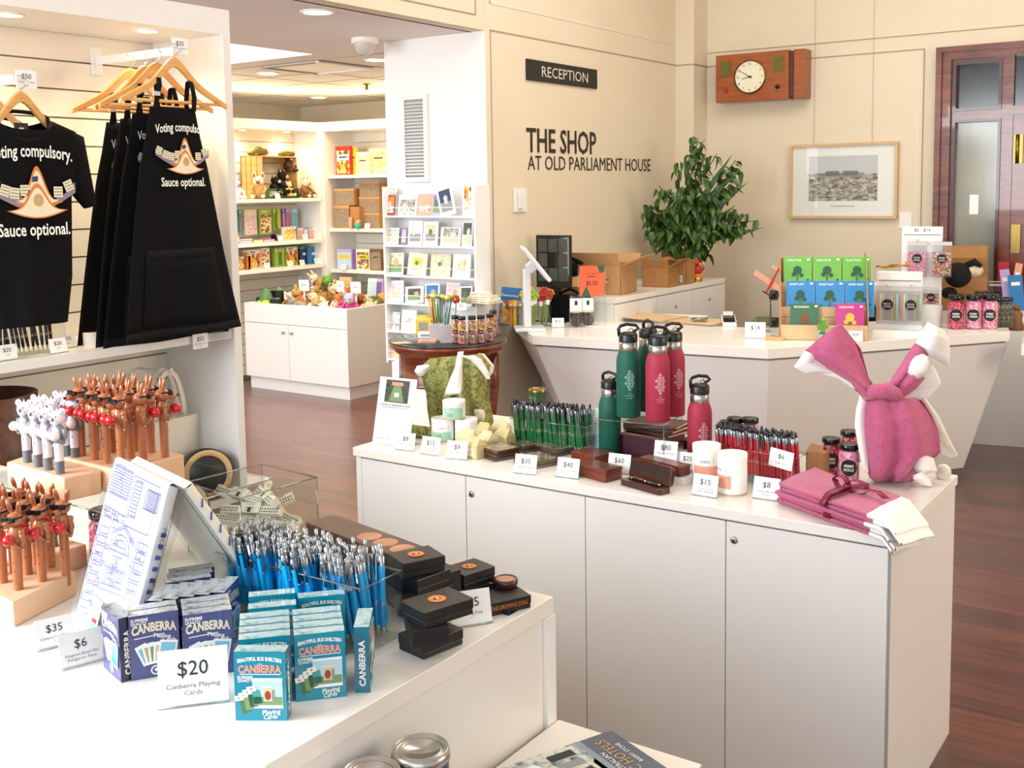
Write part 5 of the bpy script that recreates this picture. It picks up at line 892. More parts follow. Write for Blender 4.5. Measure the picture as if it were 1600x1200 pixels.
obj('towel_ear',sheet([(1290,520,1312,505,.0,.005),(1262,545,1335,535,.0,.03),(1259,551,1345,560,.0,.035),(1296,577,1355,588,.0,.04),(1330,598,1364,606,.0,.035),(1343,615,1375,620,.0,.03),(1350,625,1382,624,.0,.02)],'pink_cloth',7,1,24,amp=.01),e,solid=.003)
obj('towel_ear',sheet([(1258,548,1314,506,.02,-.03),(1262,552,1345,545,.03,-.04),(1300,580,1357,590,.03,-.03),(1345,616,1378,622,.02,-.02)],'pink_cloth',5,2,20,amp=.006),e,solid=.003)
obj('white_hem',sheet([(1258,548,1275,555,.0,.01),(1250,560,1272,563,.0,.01),(1241,573,1268,566,.0,.01),(1258,583,1290,576,.005,.01),(1280,583,1312,583,.01,.005),(1310,592,1330,596,.01,.005),(1335,608,1338,607,.01,0)],'white_cloth',4,2,14,amp=.004),e,solid=.003)
obj('towel_ear',sheet([(1430,536,1450,553,.0,.02),(1418,553,1440,570,.0,.025),(1404,575,1428,590,.0,.03),(1392,595,1412,605,.0,.03),(1380,612,1400,622,.0,.02),(1378,622,1394,624,.0,.01)],'pink_cloth',6,4,20,amp=.008),e,solid=.003)
obj('towel_ear',sheet([(1420,575,1445,590,-.02,.03),(1408,592,1432,606,-.02,.03),(1396,606,1418,617,-.01,.03),(1385,618,1402,624,-.0,.02)],'pink_cloth',5,4,20,amp=.006),e,solid=.003)
obj('white_hem',sheet([(1450,503,1476,517,-.01,.03),(1442,515,1482,532,-.01,.035),(1436,527,1484,545,-.005,.03),(1431,537,1484,560,.0,.02),(1440,548,1483,573,.01,.01)],'white_cloth',6,3,20,amp=.006),e,solid=.003)
obj('white_hem',M().tube([B3(1428,585,-.03)-O,B3(1436,572,-.04)-O,B3(1441,562,-.04)-O,B3(1444,556,-.035)-O],[.024,.026,.022,.01],'white_cloth',14),e)
obj('white_hem',sheet([(1450,570,1458,572,.03,.0),(1430,590,1468,592,.03,.0),(1412,612,1470,600,.03,.0),(1406,622,1450,622,.03,.0)],'white_cloth'),e,solid=.003)
obj('knot',M().tube([B3(1352,620,-.0)-O,B3(1366,612,-.05)-O,B3(1385,610,-.06)-O,B3(1400,616,-.04)-O,B3(1408,622,0)-O],[.012,.022,.026,.02,.01],'pink_cloth',12),e)
obj('towel_corner',sheet([(1440,620,1445,622,.05,0),(1452,645,1466,650,.05,0),(1462,668,1482,684,.05,0),(1468,690,1497,712,.05,0),(1462,706,1484,716,.05,0)],'canvas_cloth'),e,solid=.003)
for rows,lab in (([(1427,713,1440,709,-.02,.02),(1426,722,1458,716,-.02,.03),(1428,732,1464,736,-.02,.03),(1434,738,1445,740,-.02,.01)],''),([(1428,742,1440,738,-.03,.02),(1427,748,1452,747,-.03,.03),(1438,756,1456,760,-.03,.02)],'')): obj('white_hem',sheet(rows,'white_cloth',5,6,16,amp=.005),e,solid=.003)
obj('cream_hem',M().ball(PD(1474,738,3.28)-O,.024,'canvas_cloth',12,(1,1,1.1)),e)
pp=I(1400,735); sd=emp('towel_stand',(O.x,O.y+.0,ZI),0,'clear acrylic stand holding up the knotted pink tea towel','stand'); obj('stand_post',M().tube([(0,0,.008),(0,0,.2)],.008,'acrylic',12),sd); obj('stand_base',M().box(-.07,-.05,0,.07,.05,.006,'acrylic'),sd); obj('stand_ball',M().ball((0,0,.17),.04,'acrylic',16),sd)
q=PD(1457,690,3.42); tag(obj('acrylic_screen',M().box(-.035,-.001,-.0,.035,.002,.14,'acrylic').tube([(-.035,0,0),(-.035,0,.14),(.035,0,.14),(.035,0,0)],.0015,'acrylic_edge',6),loc=(q.x,min(q.y,3.49),ZI),rz=R(10)),'clear acrylic sheet standing behind the knotted pink tea towel','acrylic sheet')
# ---- green leafy tea towel draped on its stand
DB=4.02; e=emp('draped_tea_towel',(PD(712,690,DB).x,PD(712,690,DB).y,ZI),0,'green leaf patterned tea towel with white hems draped on its stand','tea towel'); O=e.location.copy()
obj('towel_front',sheet([(672,560,752,553,.0,.03),(655,575,766,570,.0,.06),(664,585,762,590,.0,.07),(666,610,760,615,.0,.07),(668,640,768,645,.0,.07),(672,665,774,670,.01,.07),(676,685,778,690,.02,.06)],'green_cloth',26,3,44,amp=.02),e,solid=.003)
obj('towel_back',sheet([(672,560,752,553,.02,-.03),(655,578,766,575,.03,-.04),(668,620,764,620,.04,-.05),(672,665,774,670,.04,-.05),(676,688,778,690,.04,-.05)],'green_cloth',9,3,20),e,solid=.003)
obj('white_hem',sheet([(668,570,674,572,-.02,.01),(652,572,670,578,-.02,.02),(648,580,662,586,-.02,.01),(652,586,658,588,-.01,0)],'white_cloth'),e,solid=.003)
obj('white_hem',sheet([(716,550,724,549,-.04,.005),(711,575,722,570,-.07,.01),(704,590,722,592,-.08,.01),(696,612,722,614,-.08,.01),(694,620,700,618,-.07,.0)],'white_cloth'),e,solid=.003)
obj('white_hem',sheet([(720,556,742,556,-.06,.01),(735,562,752,562,-.06,.01),(745,572,758,572,-.05,.01),(754,582,764,584,-.05,.01),(760,592,766,592,-.05,.0)],'white_cloth'),e,solid=.003)
obj('cream_hem',sheet([(748,552,756,553,.02,.01),(752,562,772,572,.02,.01),(752,575,770,582,.02,.01),(746,588,758,596,.02,.01),(740,598,750,602,.02,0)],'canvas_cloth'),e,solid=.003)
obj('white_hem',sheet([(740,640,755,640,-.08,.0),(742,648,758,648,-.08,.0),(741,656,757,657,-.08,.0)],'cream2'),e,solid=.003)
q=I(655,690); tag(obj('rolled_tea_towel',M().tube([(-.2,0,.02),(-.1,0,.022),(0,0,.022),(.06,0,.02)],[.018,.022,.022,.018],'green_cloth',12),loc=(q.x,3.05,ZI),rz=R(5)),'rolled green leaf tea towel lying behind the information sheet','tea towel')
sd=emp('towel_stand',(O.x,O.y,ZI),0,'stand inside the draped green tea towel','stand'); obj('stand_post',M().tube([(0,0,.008),(0,0,.27)],.008,'acrylic',12),sd); obj('stand_base',M().box(-.06,-.02,0,.06,.02,.006,'acrylic'),sd)
# ================================================================ RECEPTION DESK
ZD=.895
p0=Vector((-3.5,5.25)); p1=Vector((-2.118,5.405)); p2=Vector((-1.177,6.697))
top=[(-3.94,5.70),tuple(p0),tuple(p1),tuple(p2),(-1.85,7.0),(-2.45,6.18),(-3.94,6.0)]
def inset(k): 
    c=Vector((-2.7,6.35)); out=[]
    for x,y in ((-3.94,5.72),(-3.5,5.27),(-2.118,5.425),(-1.19,6.70)):
        out.append(Vector((x,y)))
    return out
e=emp('reception_desk',(p1.x,p1.y,0),0,'large white faceted reception desk with sloping front panels','desk'); OD=Vector((p1.x,p1.y))
L2=lambda pts:[(x-OD.x,y-OD.y) for x,y in pts]
obj('desk_top',M().prism(L2(top),ZD-.055,ZD,'white_top'),e,bev=.002)
obj('shadow_gap',M().prism(L2([(-3.93,5.74),(-3.49,5.28),(-2.12,5.43),(-1.2,6.69),(-1.85,6.95),(-2.45,6.15),(-3.93,5.97)]),ZD-.065,ZD-.055,'gap'),e)
ub=[Vector((-3.93,5.73)),Vector((-3.49,5.27)),Vector((-2.12,5.42)),Vector((-1.19,6.69))]; lb=[Vector((-3.62,5.98)),Vector((-3.28,5.52)),Vector((-2.22,5.63)),Vector((-1.42,6.72))]
for i in range(3):
    a,b,c,d=ub[i],ub[i+1],lb[i+1],lb[i]; z1=ZD-.066; z0=.06; g=.001
    vv=[Vector((a.x-OD.x,a.y-OD.y,z1)),Vector((b.x-OD.x,b.y-OD.y,z1)),Vector((c.x-OD.x,c.y-OD.y,z0)),Vector((d.x-OD.x,d.y-OD.y,z0))]; off=Vector((.0,.03,0))
    v2=[p+off for p in vv]; obj('front_panel',M().add(vv+v2,[(0,3,2,1),(4,5,6,7),(0,1,5,4),(1,2,6,5),(2,3,7,6),(3,0,4,7)],'white_lam'),e)
a,b=ub[3],lb[3]; obj('end_panel',M().add([(a.x-OD.x,a.y-OD.y+.0,ZD-.066),(b.x-OD.x,b.y-OD.y,.06),(b.x-OD.x-.4,b.y-OD.y+.28,.06),(a.x-OD.x-.6,a.y-OD.y+.3,ZD-.066)],[(0,1,2,3)],'white_lam'),e,solid=.02)
obj('staff_surface',M().prism(L2([(-3.4,6.0),(-2.46,6.17),(-1.87,6.98),(-2.3,7.3),(-2.75,6.55),(-3.4,6.5)]),.70,.73,'white_lam'),e)
# second counter wing on the right
q=P(1575,548,.86); e=emp('counter_wing',(-1.12,6.75,0),0,'white counter wing at the right edge beyond the reception desk','counter')
obj('wing_top',M().prism([(0,0),(.05,-.32),(1.2,-.1),(1.2,.7),(0,.5)],.80,.86,'white_top'),e,bev=.002); obj('wing_body',M().prism([(.05,.1),(.12,-.1),(1.15,.05),(1.15,.62),(.05,.45)],0,.798,'white_lam'),e)
# credenza by the wall
zc_=1.05; cx1=-3.37; cy0,cy1=6.02,7.72
e=emp('credenza',(XR+.005,cy0,0),0,'long cream storage cabinet along the cream wall behind the desk','cabinet'); W=cx1-XR-.005; L=cy1-cy0
obj('cabinet_top',M().box(0,0,zc_-.035,W,L,zc_,'white_top'),e,bev=.001); obj('carcass',M().box(0,.005,0,W-.022,L-.005,zc_-.036,'white_lam'),e)
n=3
for i in range(n):
    for j,(z0,z1) in enumerate(((.70,zc_-.045),(.04,.695))):
        d=obj('door',M().box(W-.02,L*i/n+.006,z0,W-.002,L*(i+1)/n-.003,z1,'white_lam'),e,bev=.001)
        if j==0: obj('lock',M().lathe([(.012,0),(.012,.004),(.0001,.005)],'steel',c=(W-.002,L*(i+.5)/n,z1-.09),n=12,R_=(0,90,0)),d)
def Cz(px,py,z=zc_): return P(px,py,z)
# cardboard boxes
def carton(p,rz,w,d,h,lab,m='kraft',flaps=(),open_=False,txts=None,grp='cardboard boxes'):
    e=emp('cardboard_box',p,rz,lab,'cardboard box',grp); t=M()
    t.box(-w/2,-d/2,0,w/2,d/2,.004,m).box(-w/2,-d/2,0,w/2,-d/2+.004,h,m).box(-w/2,d/2-.004,0,w/2,d/2,h,m).box(-w/2,-d/2,0,-w/2+.004,d/2,h,m).box(w/2-.004,-d/2,0,w/2,d/2,h,m)
    if not open_: t.box(-w/2,-d/2,h-.004,w/2,d/2,h,m)
    obj('box_walls',t,e)
    for sd,a,l in flaps:
        a=R(a)
        if sd=='f': v=[(-w/2,-d/2,h),(w/2,-d/2,h),(w/2*.97,-d/2-l*math.cos(a),h+l*math.sin(a)),(-w/2*.97,-d/2-l*math.cos(a),h+l*math.sin(a))]
        elif sd=='b': v=[(-w/2,d/2,h),(w/2,d/2,h),(w/2*.97,d/2+l*math.cos(a),h+l*math.sin(a)),(-w/2*.97,d/2+l*math.cos(a),h+l*math.sin(a))]
        elif sd=='l': v=[(-w/2,-d/2,h),(-w/2,d/2,h),(-w/2-l*math.cos(a),d/2*.9,h+l*math.sin(a)),(-w/2-l*math.cos(a),-d/2*.9,h+l*math.sin(a))]
        else: v=[(w/2,-d/2,h),(w/2,d/2,h),(w/2+l*math.cos(a),d/2*.9,h+l*math.sin(a)),(w/2+l*math.cos(a),-d/2*.9,h+l*math.sin(a))]
        obj('flap',M().add(v,[(0,1,2,3)],m),e,solid=.004)
    if txts: obj('printing',txts,e)
    return e
q=Cz(975,470); t=M().txt('MANGO &','brown_letters',(-.035,-.1615,.13),-Z_,X_,.016,.1).txt('RETREAT','brown_letters',(-.065,-.1615,.13),-Z_,X_,.016,.1).rect((.06,-.1615,.1),X_,Z_,.06,.006,'brown')
carton((-3.62,q.y+.42,zc_),R(8),.34,.30,.19,'largest open cardboard box with printed side on the storage cabinet',flaps=(('f',60,.10),('b',30,.12),('l',10,.14),('r',25,.15)),open_=True,txts=t)
carton((-3.50,6.90,zc_),R(5),.2,.2,.14,'cardboard box with a lifted flap right of the largest one',m='kraft_dark',flaps=(('f',70,.06),('r',35,.1)),open_=True)
t=M().rect((.02,-.091,.04),X_,Z_,.05,.05,'white_paper').rect((.02,-.0915,.04),X_,Z_,.03,.035,'pale_grey'); carton((-3.47,7.16,zc_),R(5),.15,.18,.17,'small cardboard box with a white label beside the plant pot',m='kraft_dark',flaps=(('f',10,.05),('l',20,.05)),open_=True,txts=t)
carton((-3.70,6.14,zc_),R(12),.22,.12,.13,'flattened cardboard box left of the largest box',m='kraft',flaps=(('f',-35,.12),('r',-30,.1)),open_=True)
q=Cz(925,460); tag(obj('black_bag',M().ball((0,0,.1),.11,'black_cloth',14,(1.2,.8,.5)).tube([(-.1,0,.14),(0,0,.2),(.1,0,.15)],.014,'black_cloth',8),loc=(-3.78,6.12,zc_+.05)),'black bag on the storage cabinet behind the orange sign','bag')
# plant
pp_=Vector((-3.63,7.47,zc_)); e=emp('potted_plant',pp_,0,'large leafy plant in a glazed brown pot in the corner','plant')
obj('pot',M().lathe([(.075,0),(.10,.02),(.135,.12),(.14,.2),(.125,.27),(.118,.275),(.12,.2),(.02,.18)],'pot_glaze',n=32,cap=False),e,label='glazed brown pot')
rnd=random.Random(5); stems=[((0,.0,.0),(.0,0,1.15)),]
tgt=[(1090,215),(1060,260),(1100,250),(1075,290),(1120,240),(1150,250),(1140,290),(1030,290),(1015,320),(1005,335),(1040,330),(1070,330),(1100,320),(1125,330),(1150,330),(1010,365),(1035,365),(1060,370),(1090,370),(1120,365),(1160,355),(1185,345),(1170,335),(1130,300),(1080,240),(1095,225),(1145,270),(1110,300),(1050,350),(1085,400),(1060,390),(1100,395),(1025,355)]
leafM=[]
def leafmesh(L,W,bend,kind):
    t=M(); n=6
    for sg in (-1,1):
        v=[];f=[]
        for i in range(n+1):
            s=i/n; w=W*math.sin(PI*min(1,s*1.0+.02))**.7*(1-.45*s) if kind else W*(1-s)**.6; z=-bend*s*s*L; x=L*s; v+= [(x,0,z),(x,sg*w,z+.25*w)]
        f=[(2*i,2*i+2,2*i+3,2*i+1) if sg>0 else (2*i,2*i+1,2*i+3,2*i+2) for i in range(n)]; t.add(v,f,'leaf',True)
    return t
lm=[leafmesh(.095,.03,.5,1),leafmesh(.08,.026,.9,1),leafmesh(.11,.032,.3,1)]
foliage=M(); stemsM=M()
for k,(px,py) in enumerate(tgt):
    D0=dep(pp_); dd=rnd.uniform(-.28,.06); 
    q=PD(px,py,D0+dd); 
    if q.x<XR+.1: q.x=XR+.1+rnd.uniform(0,.08)
    if q.y>YP-.08: q.y=YP-.08-rnd.uniform(0,.1)
    tip=q-pp_; base=Vector((rnd.uniform(-.05,.05),rnd.uniform(-.05,.05),.2)); mid_=(base+tip)/2+Vector((0,0,.12))
    pts=[base*(1-s)**2+mid_*2*s*(1-s)+tip*s*s for s in [i/8 for i in range(9)]]; stemsM.tube(pts,.0035,'stem',5)
    for i in range(30):
        s=rnd.uniform(.3,1); p=base*(1-s)**2+mid_*2*s*(1-s)+tip*s*s+Vector([rnd.gauss(0,.028) for _ in range(3)])
        ro=Euler((rnd.uniform(-.7,.7),rnd.uniform(.1,1.2),rnd.uniform(0,2*PI))).to_matrix().to_4x4(); sc=rnd.uniform(.65,1.05); T_=Matrix.Translation(p)@ro@Matrix.Scale(sc,4); l=lm[k%3]
        foliage.add([T_@Vector(v) for v in l.v],l.f,'leaf',True)
for (px,py),(ax,ay) in (((1195,355),(1110,375)),((1170,283),(1090,350)),((1160,262),(1085,330)),((1150,320),(1100,360)),((1145,240),(1090,320))):
    A_=PD(ax,ay,dep(pp_)-.1)-pp_; B2=PD(px,py,dep(pp_)-.15)-pp_; d=B2-A_; s=d.cross(Vector((.3,-.8,.3))).normalized(); foliage.add([A_-s*.02,A_+s*.02,(A_+B2)/2+s*.022,B2,(A_+B2)/2-s*.022],[(0,1,2,3,4)],'leaf',True)
obj('foliage',foliage,e,kind=None,label='dark green drooping leaves'); obj('stems',stemsM,e)
q=Cz(1088,438); e=emp('ornament',(-3.42,7.33,zc_),face((-3.42,7.33)),'small red and gold ornament standing before the plant pot','ornament'); obj('ornament_base',M().lathe([(.035,0),(.04,.02),(.03,.05)],'gold',n=14),e); obj('ornament_body',M().ball((0,0,.085),.036,'red',12,(1,.8,1.1)).ball((-.012,-.01,.14),.028,'red',12,(1.2,.8,.9)).ball((.02,-.01,.125),.016,'orange',10).box(-.03,-.035,.03,.03,-.028,.06,'orange'),e); obj('gold_arm',M().tube([(.035,0,.08),(.05,0,.11),(.045,0,.15)],.006,'gold',8),e)
# ---- things on the desk (left part)
def Dk(px,py,z=ZD): return P(px,py,z)
e=emp('cctv_monitor',(-3.60,6.10,ZD),R(28),'black monitor showing a grid of camera views behind the desk','monitor'); 
q0,q1=PD(838,368,6.95),PD(889,366,6.95); zt=q0.z; zbm=PD(838,450,6.95).z; c=(q0+q1)/2; w=.34; h=zt-zbm; e.location=(c.x,c.y,ZD)
u_=Vector((q1.x-q0.x,q1.y-q0.y,0)); e.rotation_euler=(0,0,math.atan2(u_.y,u_.x)-R(30)); w=u_.length/math.cos(R(30))*1.02
obj('screen_housing',M().box(-w/2,0,zbm-ZD,w/2,.03,zt-ZD,'black'),e,bev=.003); t=M().rect((0,-.001,(zt+zbm)/2-ZD+.01),X_,Z_,w*.94,h*.86,'screen_dark')
for i in range(3):
    for j in range(3): 
        if (i,j)!=(1,1): t.rect((-w*.3+w*.3*i,-.0015,(zt+zbm)/2-ZD+.01-h*.28+h*.28*j),X_,Z_,w*.26,h*.25,'art_dark')
obj('screen',t,e); obj('stand',M().box(-.03,.02,0,.03,.05,h*.5+zbm-ZD,'black').box(-.1,-.06,0,.1,.1,.012,'black'),e)
def pos_terminal(p,rz,lab,tilt=50,w=.36,nk=0):
    e=emp('touchscreen_till',p,rz,lab,'till screen','white till screens'); obj('stand_base',M().box(-.1,-.08,0,.1,.1,.02,'pos_white'),e,bev=.006); obj('stand_neck',M().box(-.035,.0,.02,.035,.045,.24+nk,'pos_white'),e,bev=.008)
    s=obj('screen_housing',M().box(-w/2,-.012,-.13,w/2,.012,.13,'pos_white'),e,loc=(0,-.03,.27+nk),rot=(R(-tilt),0,0),bev=.01); obj('screen',M().rect((0,-.0125,0),X_,Z_,w*.92,.235,'screen_dark'),s); obj('vent_slot',M().box(-.07,.0122,.09,.07,.013,.094,'grey_text'),s); obj('hinge',M().box(-.05,.0,-.03,.05,.05,.03,'pos_white'),s,loc=(0,.01,0),bev=.008); return e
q=PD(829,440,6.55); pos_terminal((q.x,min(q.y,5.93),ZD),face(q,95),'white till screen seen edge on before the black monitor',tilt=38,w=.26,nk=q.z-.16-ZD)
q=PD(1328,440,6.95); pos_terminal((q.x,q.y,.73),face(q,188),'white till screen seen from behind at the right of the desk',tilt=-0+22,w=.36)
s_=COL.objects[-1]
def cardterm(px,py,rz,lab,flip=1):
    q=Dk(px,py); e=emp('card_terminal',(q.x,q.y,ZD),face(q,rz),lab,'card terminal','white card payment terminals'); w,l=.042,.085
    obj('terminal_body',M().prism([(-l,0),(l,0),(l,.055),(-l,.015)],-w,w,'white_gloss','x'),e,bev=.004)
    u=Vector((0,2*l,.04)).normalized(); n=Vector((0,-u.z,u.y)); obj('display',M().rect(Vector((0,0,.035))+n*.0012+u*.012,X_,u,w*1.7,l*1.45,'screen_dark'),e); obj('paper_slot',M().box(-w*.7,l-.01,.05,w*.7,l+.004,.075,'white_paper'),e); return e
cardterm(858,490,-60,'white card terminal at the left of the desk, turned sideways'); cardterm(1139,508,4,'white card terminal facing the customer near the desk centre')
# pencils and flowers bunch left
q=Dk(812,490); q=Vector((q.x,q.y,ZD))
q=Vector((-3.76,5.60,ZD)); e=emp('flower_pencil_holder',(q.x,q.y,ZD),face(q),'clear holder of flower pencils and bright toys at the desk left end','holder'); obj('holder_wall',M().box(-.14,-.04,0,.14,.04,.003,'acrylic').box(-.14,-.04,0,.14,-.038,.15,'acrylic').box(-.14,.038,0,.14,.04,.15,'acrylic').box(-.14,-.04,0,-.138,.04,.15,'acrylic').box(.138,-.04,0,.14,.04,.15,'acrylic'),e)
rzq=face(q); Mq=Matrix.Translation(q)@Matrix.Rotation(rzq,4,'Z')
for i in range(22):
    x=random.uniform(-.05,.12); col='yellow' if x<.0 else ('lime' if x<.03 else random.choice(['orange','red','rust']))
    p=Mq@Vector((x*.75+.02,random.uniform(-.025,.025),.004)); e=emp('flower_pencil',p,rzq,'green stemmed pencil with a bright flower head in the desk holder','pencil','flower pencils in the desk holder',rot=(random.uniform(-.1,.1),x*1.3,rzq))
    L=random.uniform(.17,.22); obj('stem',M().lathe([(.003,0),(.003,L)],random.choice(['lime','leaf_green','green']),n=6),e); t=M()
    for k in range(6): t.ball((.016*math.cos(k*PI/3),-.006,L+.016*math.sin(k*PI/3)),.012,col,6,(1,.6,1),k=5)
    obj('flower_head',t,e); obj('white_tag',M().rect((0,-.014,L-.035),X_,Z_,.022,.03,'white_paper'),e)
for i,(x,m) in enumerate(((-.11,'orange'),(-.085,'yellow'),(-.05,'grey'),(-.02,'orange'))):
    p=Mq@Vector((x,0,.004)); e=emp('animal_pencil',p,rzq,('orange','yellow','grey','tan')[i]+' animal shaped pencil at the left of the desk holder','pencil','animal pencils'); obj('shaft',M().lathe([(.012,0),(.011,.11)],m,n=8),e); obj('topper',M().ball((0,0,.135),.026,m,10).ball((0,-.02,.13),.012,'cream',8),e)
p=Mq@Vector((-.16,.07,0)); e=emp('guide_book',(max(p.x,-3.9),p.y,ZD),rzq+R(6),'blue and white guide book leaning at the desk left end','book',rot=(R(-10),R(6),rzq)); obj('cover',M().box(-.07,0,0,.07,.015,.24,'blue'),e); obj('cover_print',M().txt('Democracy','white_ink',(-.0,-.001,.19),X_,Z_,.016,.11,bold=.02).rect((.01,-.001,.08),X_,Z_,.11,.14,'art_pets'),e)
tag(obj('black_satchel',M().box(-.13,-.05,0,.13,.05,.17,'black_cloth').tube([(-.1,0,.16),(0,0,.21),(.1,0,.16)],.01,'black_cloth',8),loc=(-3.66,5.93,ZD),rz=R(25),bev=.012),'black satchel on the desk behind the flower pencils and card terminal','bag')
q=Cz(926,470); q=PD(925,476,6.65); e=emp('price_sign_stand',(q.x,q.y,ZD),face(q),'clear stand with an orange sign priced $6.50 on the desk','sign'); sc=S(q); w=42*sc; h=60*sc; z0=q.z-ZD
obj('stand_panel',M().box(-w/2,0,0,w/2,.003,z0+h*1.06,'acrylic').box(-w/2,0,0,w/2,.07,.003,'acrylic').tube([(-w/2,0,0),(-w/2,0,z0+h*1.06),(w/2,0,z0+h*1.06),(w/2,0,0)],.002,'acrylic_edge',6),e); zc=z0+h*.62
obj('orange_card',M().rect((-.0,-.001,zc),X_,Z_,w*.92,h*.8,'orange_sign').poly((0,-.0015,zc),X_,Z_,[(w*.2,h*.4),(w*.46,h*.4),(w*.46,h*.25),(w*.3,h*.2)],'dgreen').poly((0,-.0015,zc),X_,Z_,[(-w*.4,-h*.4),(-w*.05,-h*.4),(-w*.2,-h*.12)],'dgreen').txt('$6.50','ink',(0,-.002,zc-h*.05),X_,Z_,h*.12,w*.42).rect((0,-.002,zc+h*.12),X_,Z_,w*.3,h*.02,'ink').rect((0,-.002,zc+h*.2),X_,Z_,w*.5,h*.012,'rust'),e)
for px,lab in ((896,'chocolate bag with a white label, left of two on the desk'),(912,'chocolate bag with a white label, right of two on the desk')):
    q=Dk(px,512); e=emp('chocolate_bag',(q.x+.0,q.y+(.02 if px>900 else 0)+.03,ZD),face(q,4),lab,'chocolate bag','chocolate bags on the desk'); sc=S(q); w=22*sc;h=50*sc
    g=lambda s_,t:(w*(s_-.5)*(1-.12*t),-.02*math.sin(PI*s_)*(1-t)**.5-.004,h*t); g2=lambda s_,t:(w*(s_-.5)*(1-.12*t),.02*math.sin(PI*s_)*(1-t)**.5+.004,h*t)
    obj('bag_film',M().grid(g,10,10,'film').grid(g2,10,10,'film'),e); obj('chocolate',M().ball((0,0,h*.2),w*.42,'choc',12,(1,.5,1.05)),e); obj('paper_label',M().grid(lambda s_,t:(w*.86*(s_-.5),-.022*math.sin(PI*s_)*(.7-t*.4)-.008,h*(.48+.44*t)),8,4,'white_paper').rect((0,-.026,h*.78),X_,Z_,w*.2,h*.14,'ink').rect((0,-.03,h*.52),X_,Z_,w*.8,h*.03,'tan'),e)
q=Dk(872,512); shelf_tag(q.x,q.y,ZD,face(q),'$12','small white price card before the chocolate bags','.'and .075)
# papers
for i,(px,py,rz,w,d,m,lab) in enumerate(((1010,500,-8,.42,.3,'kraft_light','pale brown paper folder lying open on the desk'),(1075,504,-4,.46,.26,'kraft_light','second brown paper folder on the desk, right of the first'),(1050,497,10,.4,.26,'white_paper','sheaf of white paper under the brown folders'),(950,512,-6,.34,.16,'white_paper','white forms on the desk left of the bottles'),(1118,504,12,.22,.16,'cream2','cream paper beside the card terminal'))):
    q=Dk(px,py); tag(obj('paper_folder',M().box(-w/2,-d/2,0,w/2,d/2,.004,m).box(-w/2+.01,-d/2-.004,.0045,w/2,d/2-.01,.007,'kraft_light' if m!='white_paper' else 'white_paper'),loc=(q.x,q.y+.03,ZD+.001+.0075*(2-i if i<3 else 0)+(.0 if i<3 else 0)),rz=R(rz)),lab,'paper')
q=Dk(1093,506); tag(obj('glass_dish',M().lathe([(.05,.0),(.055,.01),(.05,.012),(.045,.004)],'acrylic_edge',n=24),loc=(q.x,q.y,ZD+.026)),'small round glass dish on the brown folders','dish')
# seed packets with $14 sign, glass bowl
q=Dk(1180,520); 
for i in range(7): tag(obj('seed_packet',M().box(-.04,-.003,0,.04,.003,.055,'olive' if i%2 else 'art_dark').rect((0,-.0035,.03),X_,Z_,.06,.03,'leaf_green' if i%2 else 'olive'),loc=(q.x-.035+.012*i,q.y+.06+.01*(i%3),ZD+.04),rot=(R(-60+i*4),0,R(-30+12*i))),'small green packet in the clear tray behind the $14 sign','packet','green packets in the tray')
e=emp('packet_tray',(q.x,q.y+.03,ZD),face(q),'clear tray of small green packets near the desk centre','tray'); obj('tray_wall',M().box(-.07,-.0,0,.07,.1,.003,'acrylic').box(-.07,0,0,.07,.003,.04,'acrylic').box(-.07,.097,0,.07,.1,.11,'acrylic').box(-.07,0,0,-.067,.1,.07,'acrylic').box(.067,0,0,.07,.1,.07,'acrylic'),e)
q=Dk(1180,529); shelf_tag(q.x,q.y,ZD,face(q),'$14','white $14 price card before the green packets','.'and .115,line='Badge')
q=Dk(1207,532); e=emp('trinket_tray',(q.x,q.y+.03,ZD),face(q),'small clear tray of silver trinkets beside the $14 card','tray'); obj('tray_body',M().box(-.05,-.035,0,.05,.035,.02,'tan'),e,bev=.003); obj('trinkets',M().tube([(-.03,0,.022),(0,.015,.028),(.03,-.01,.022)],.004,'steel',6).ball((.01,0,.024),.008,'steel').ball((-.02,.01,.024),.007,'steel'),e)
# kraft display of toy packets
fD=Vector((p2.x-p1.x,p2.y-p1.y,0)).normalized()
q0,q1=Dk(1222,536),Dk(1348,530); sc=S((q0+q1)/2); base=(q0+q1)/2; rz=face(base,4)
e=emp('cardboard_display',(base.x,base.y+.02,ZD),rz,'tiered kraft cardboard display stand holding small toy packets','display stand'); w=132*sc
t=M()
for k,(y,z) in enumerate(((0,.0),(.06,.12),(.12,.25))): t.box(-w/2,y,0,w/2,y+.004,z+(.085 if k==0 else .06),'kraft_light').box(-w/2,y,z+.0,w/2,y+.06,z+.004,'kraft')
obj('display_tiers',t,e); 
for x in (-w/2-.004,w/2): obj('display_side',M().prism([(0,0),(.24,0),(.24,.46),(.17,.48),(.1,.33),(0,.13)],x,x+.004,'kraft','x'),e)
obj('display_back',M().box(-w/2,.236,0,w/2,.24,.44,'kraft'),e)
Md=Matrix.Translation(Vector((base.x,base.y+.02,ZD)))@Matrix.Rotation(rz,4,'Z')
pw=.155; 
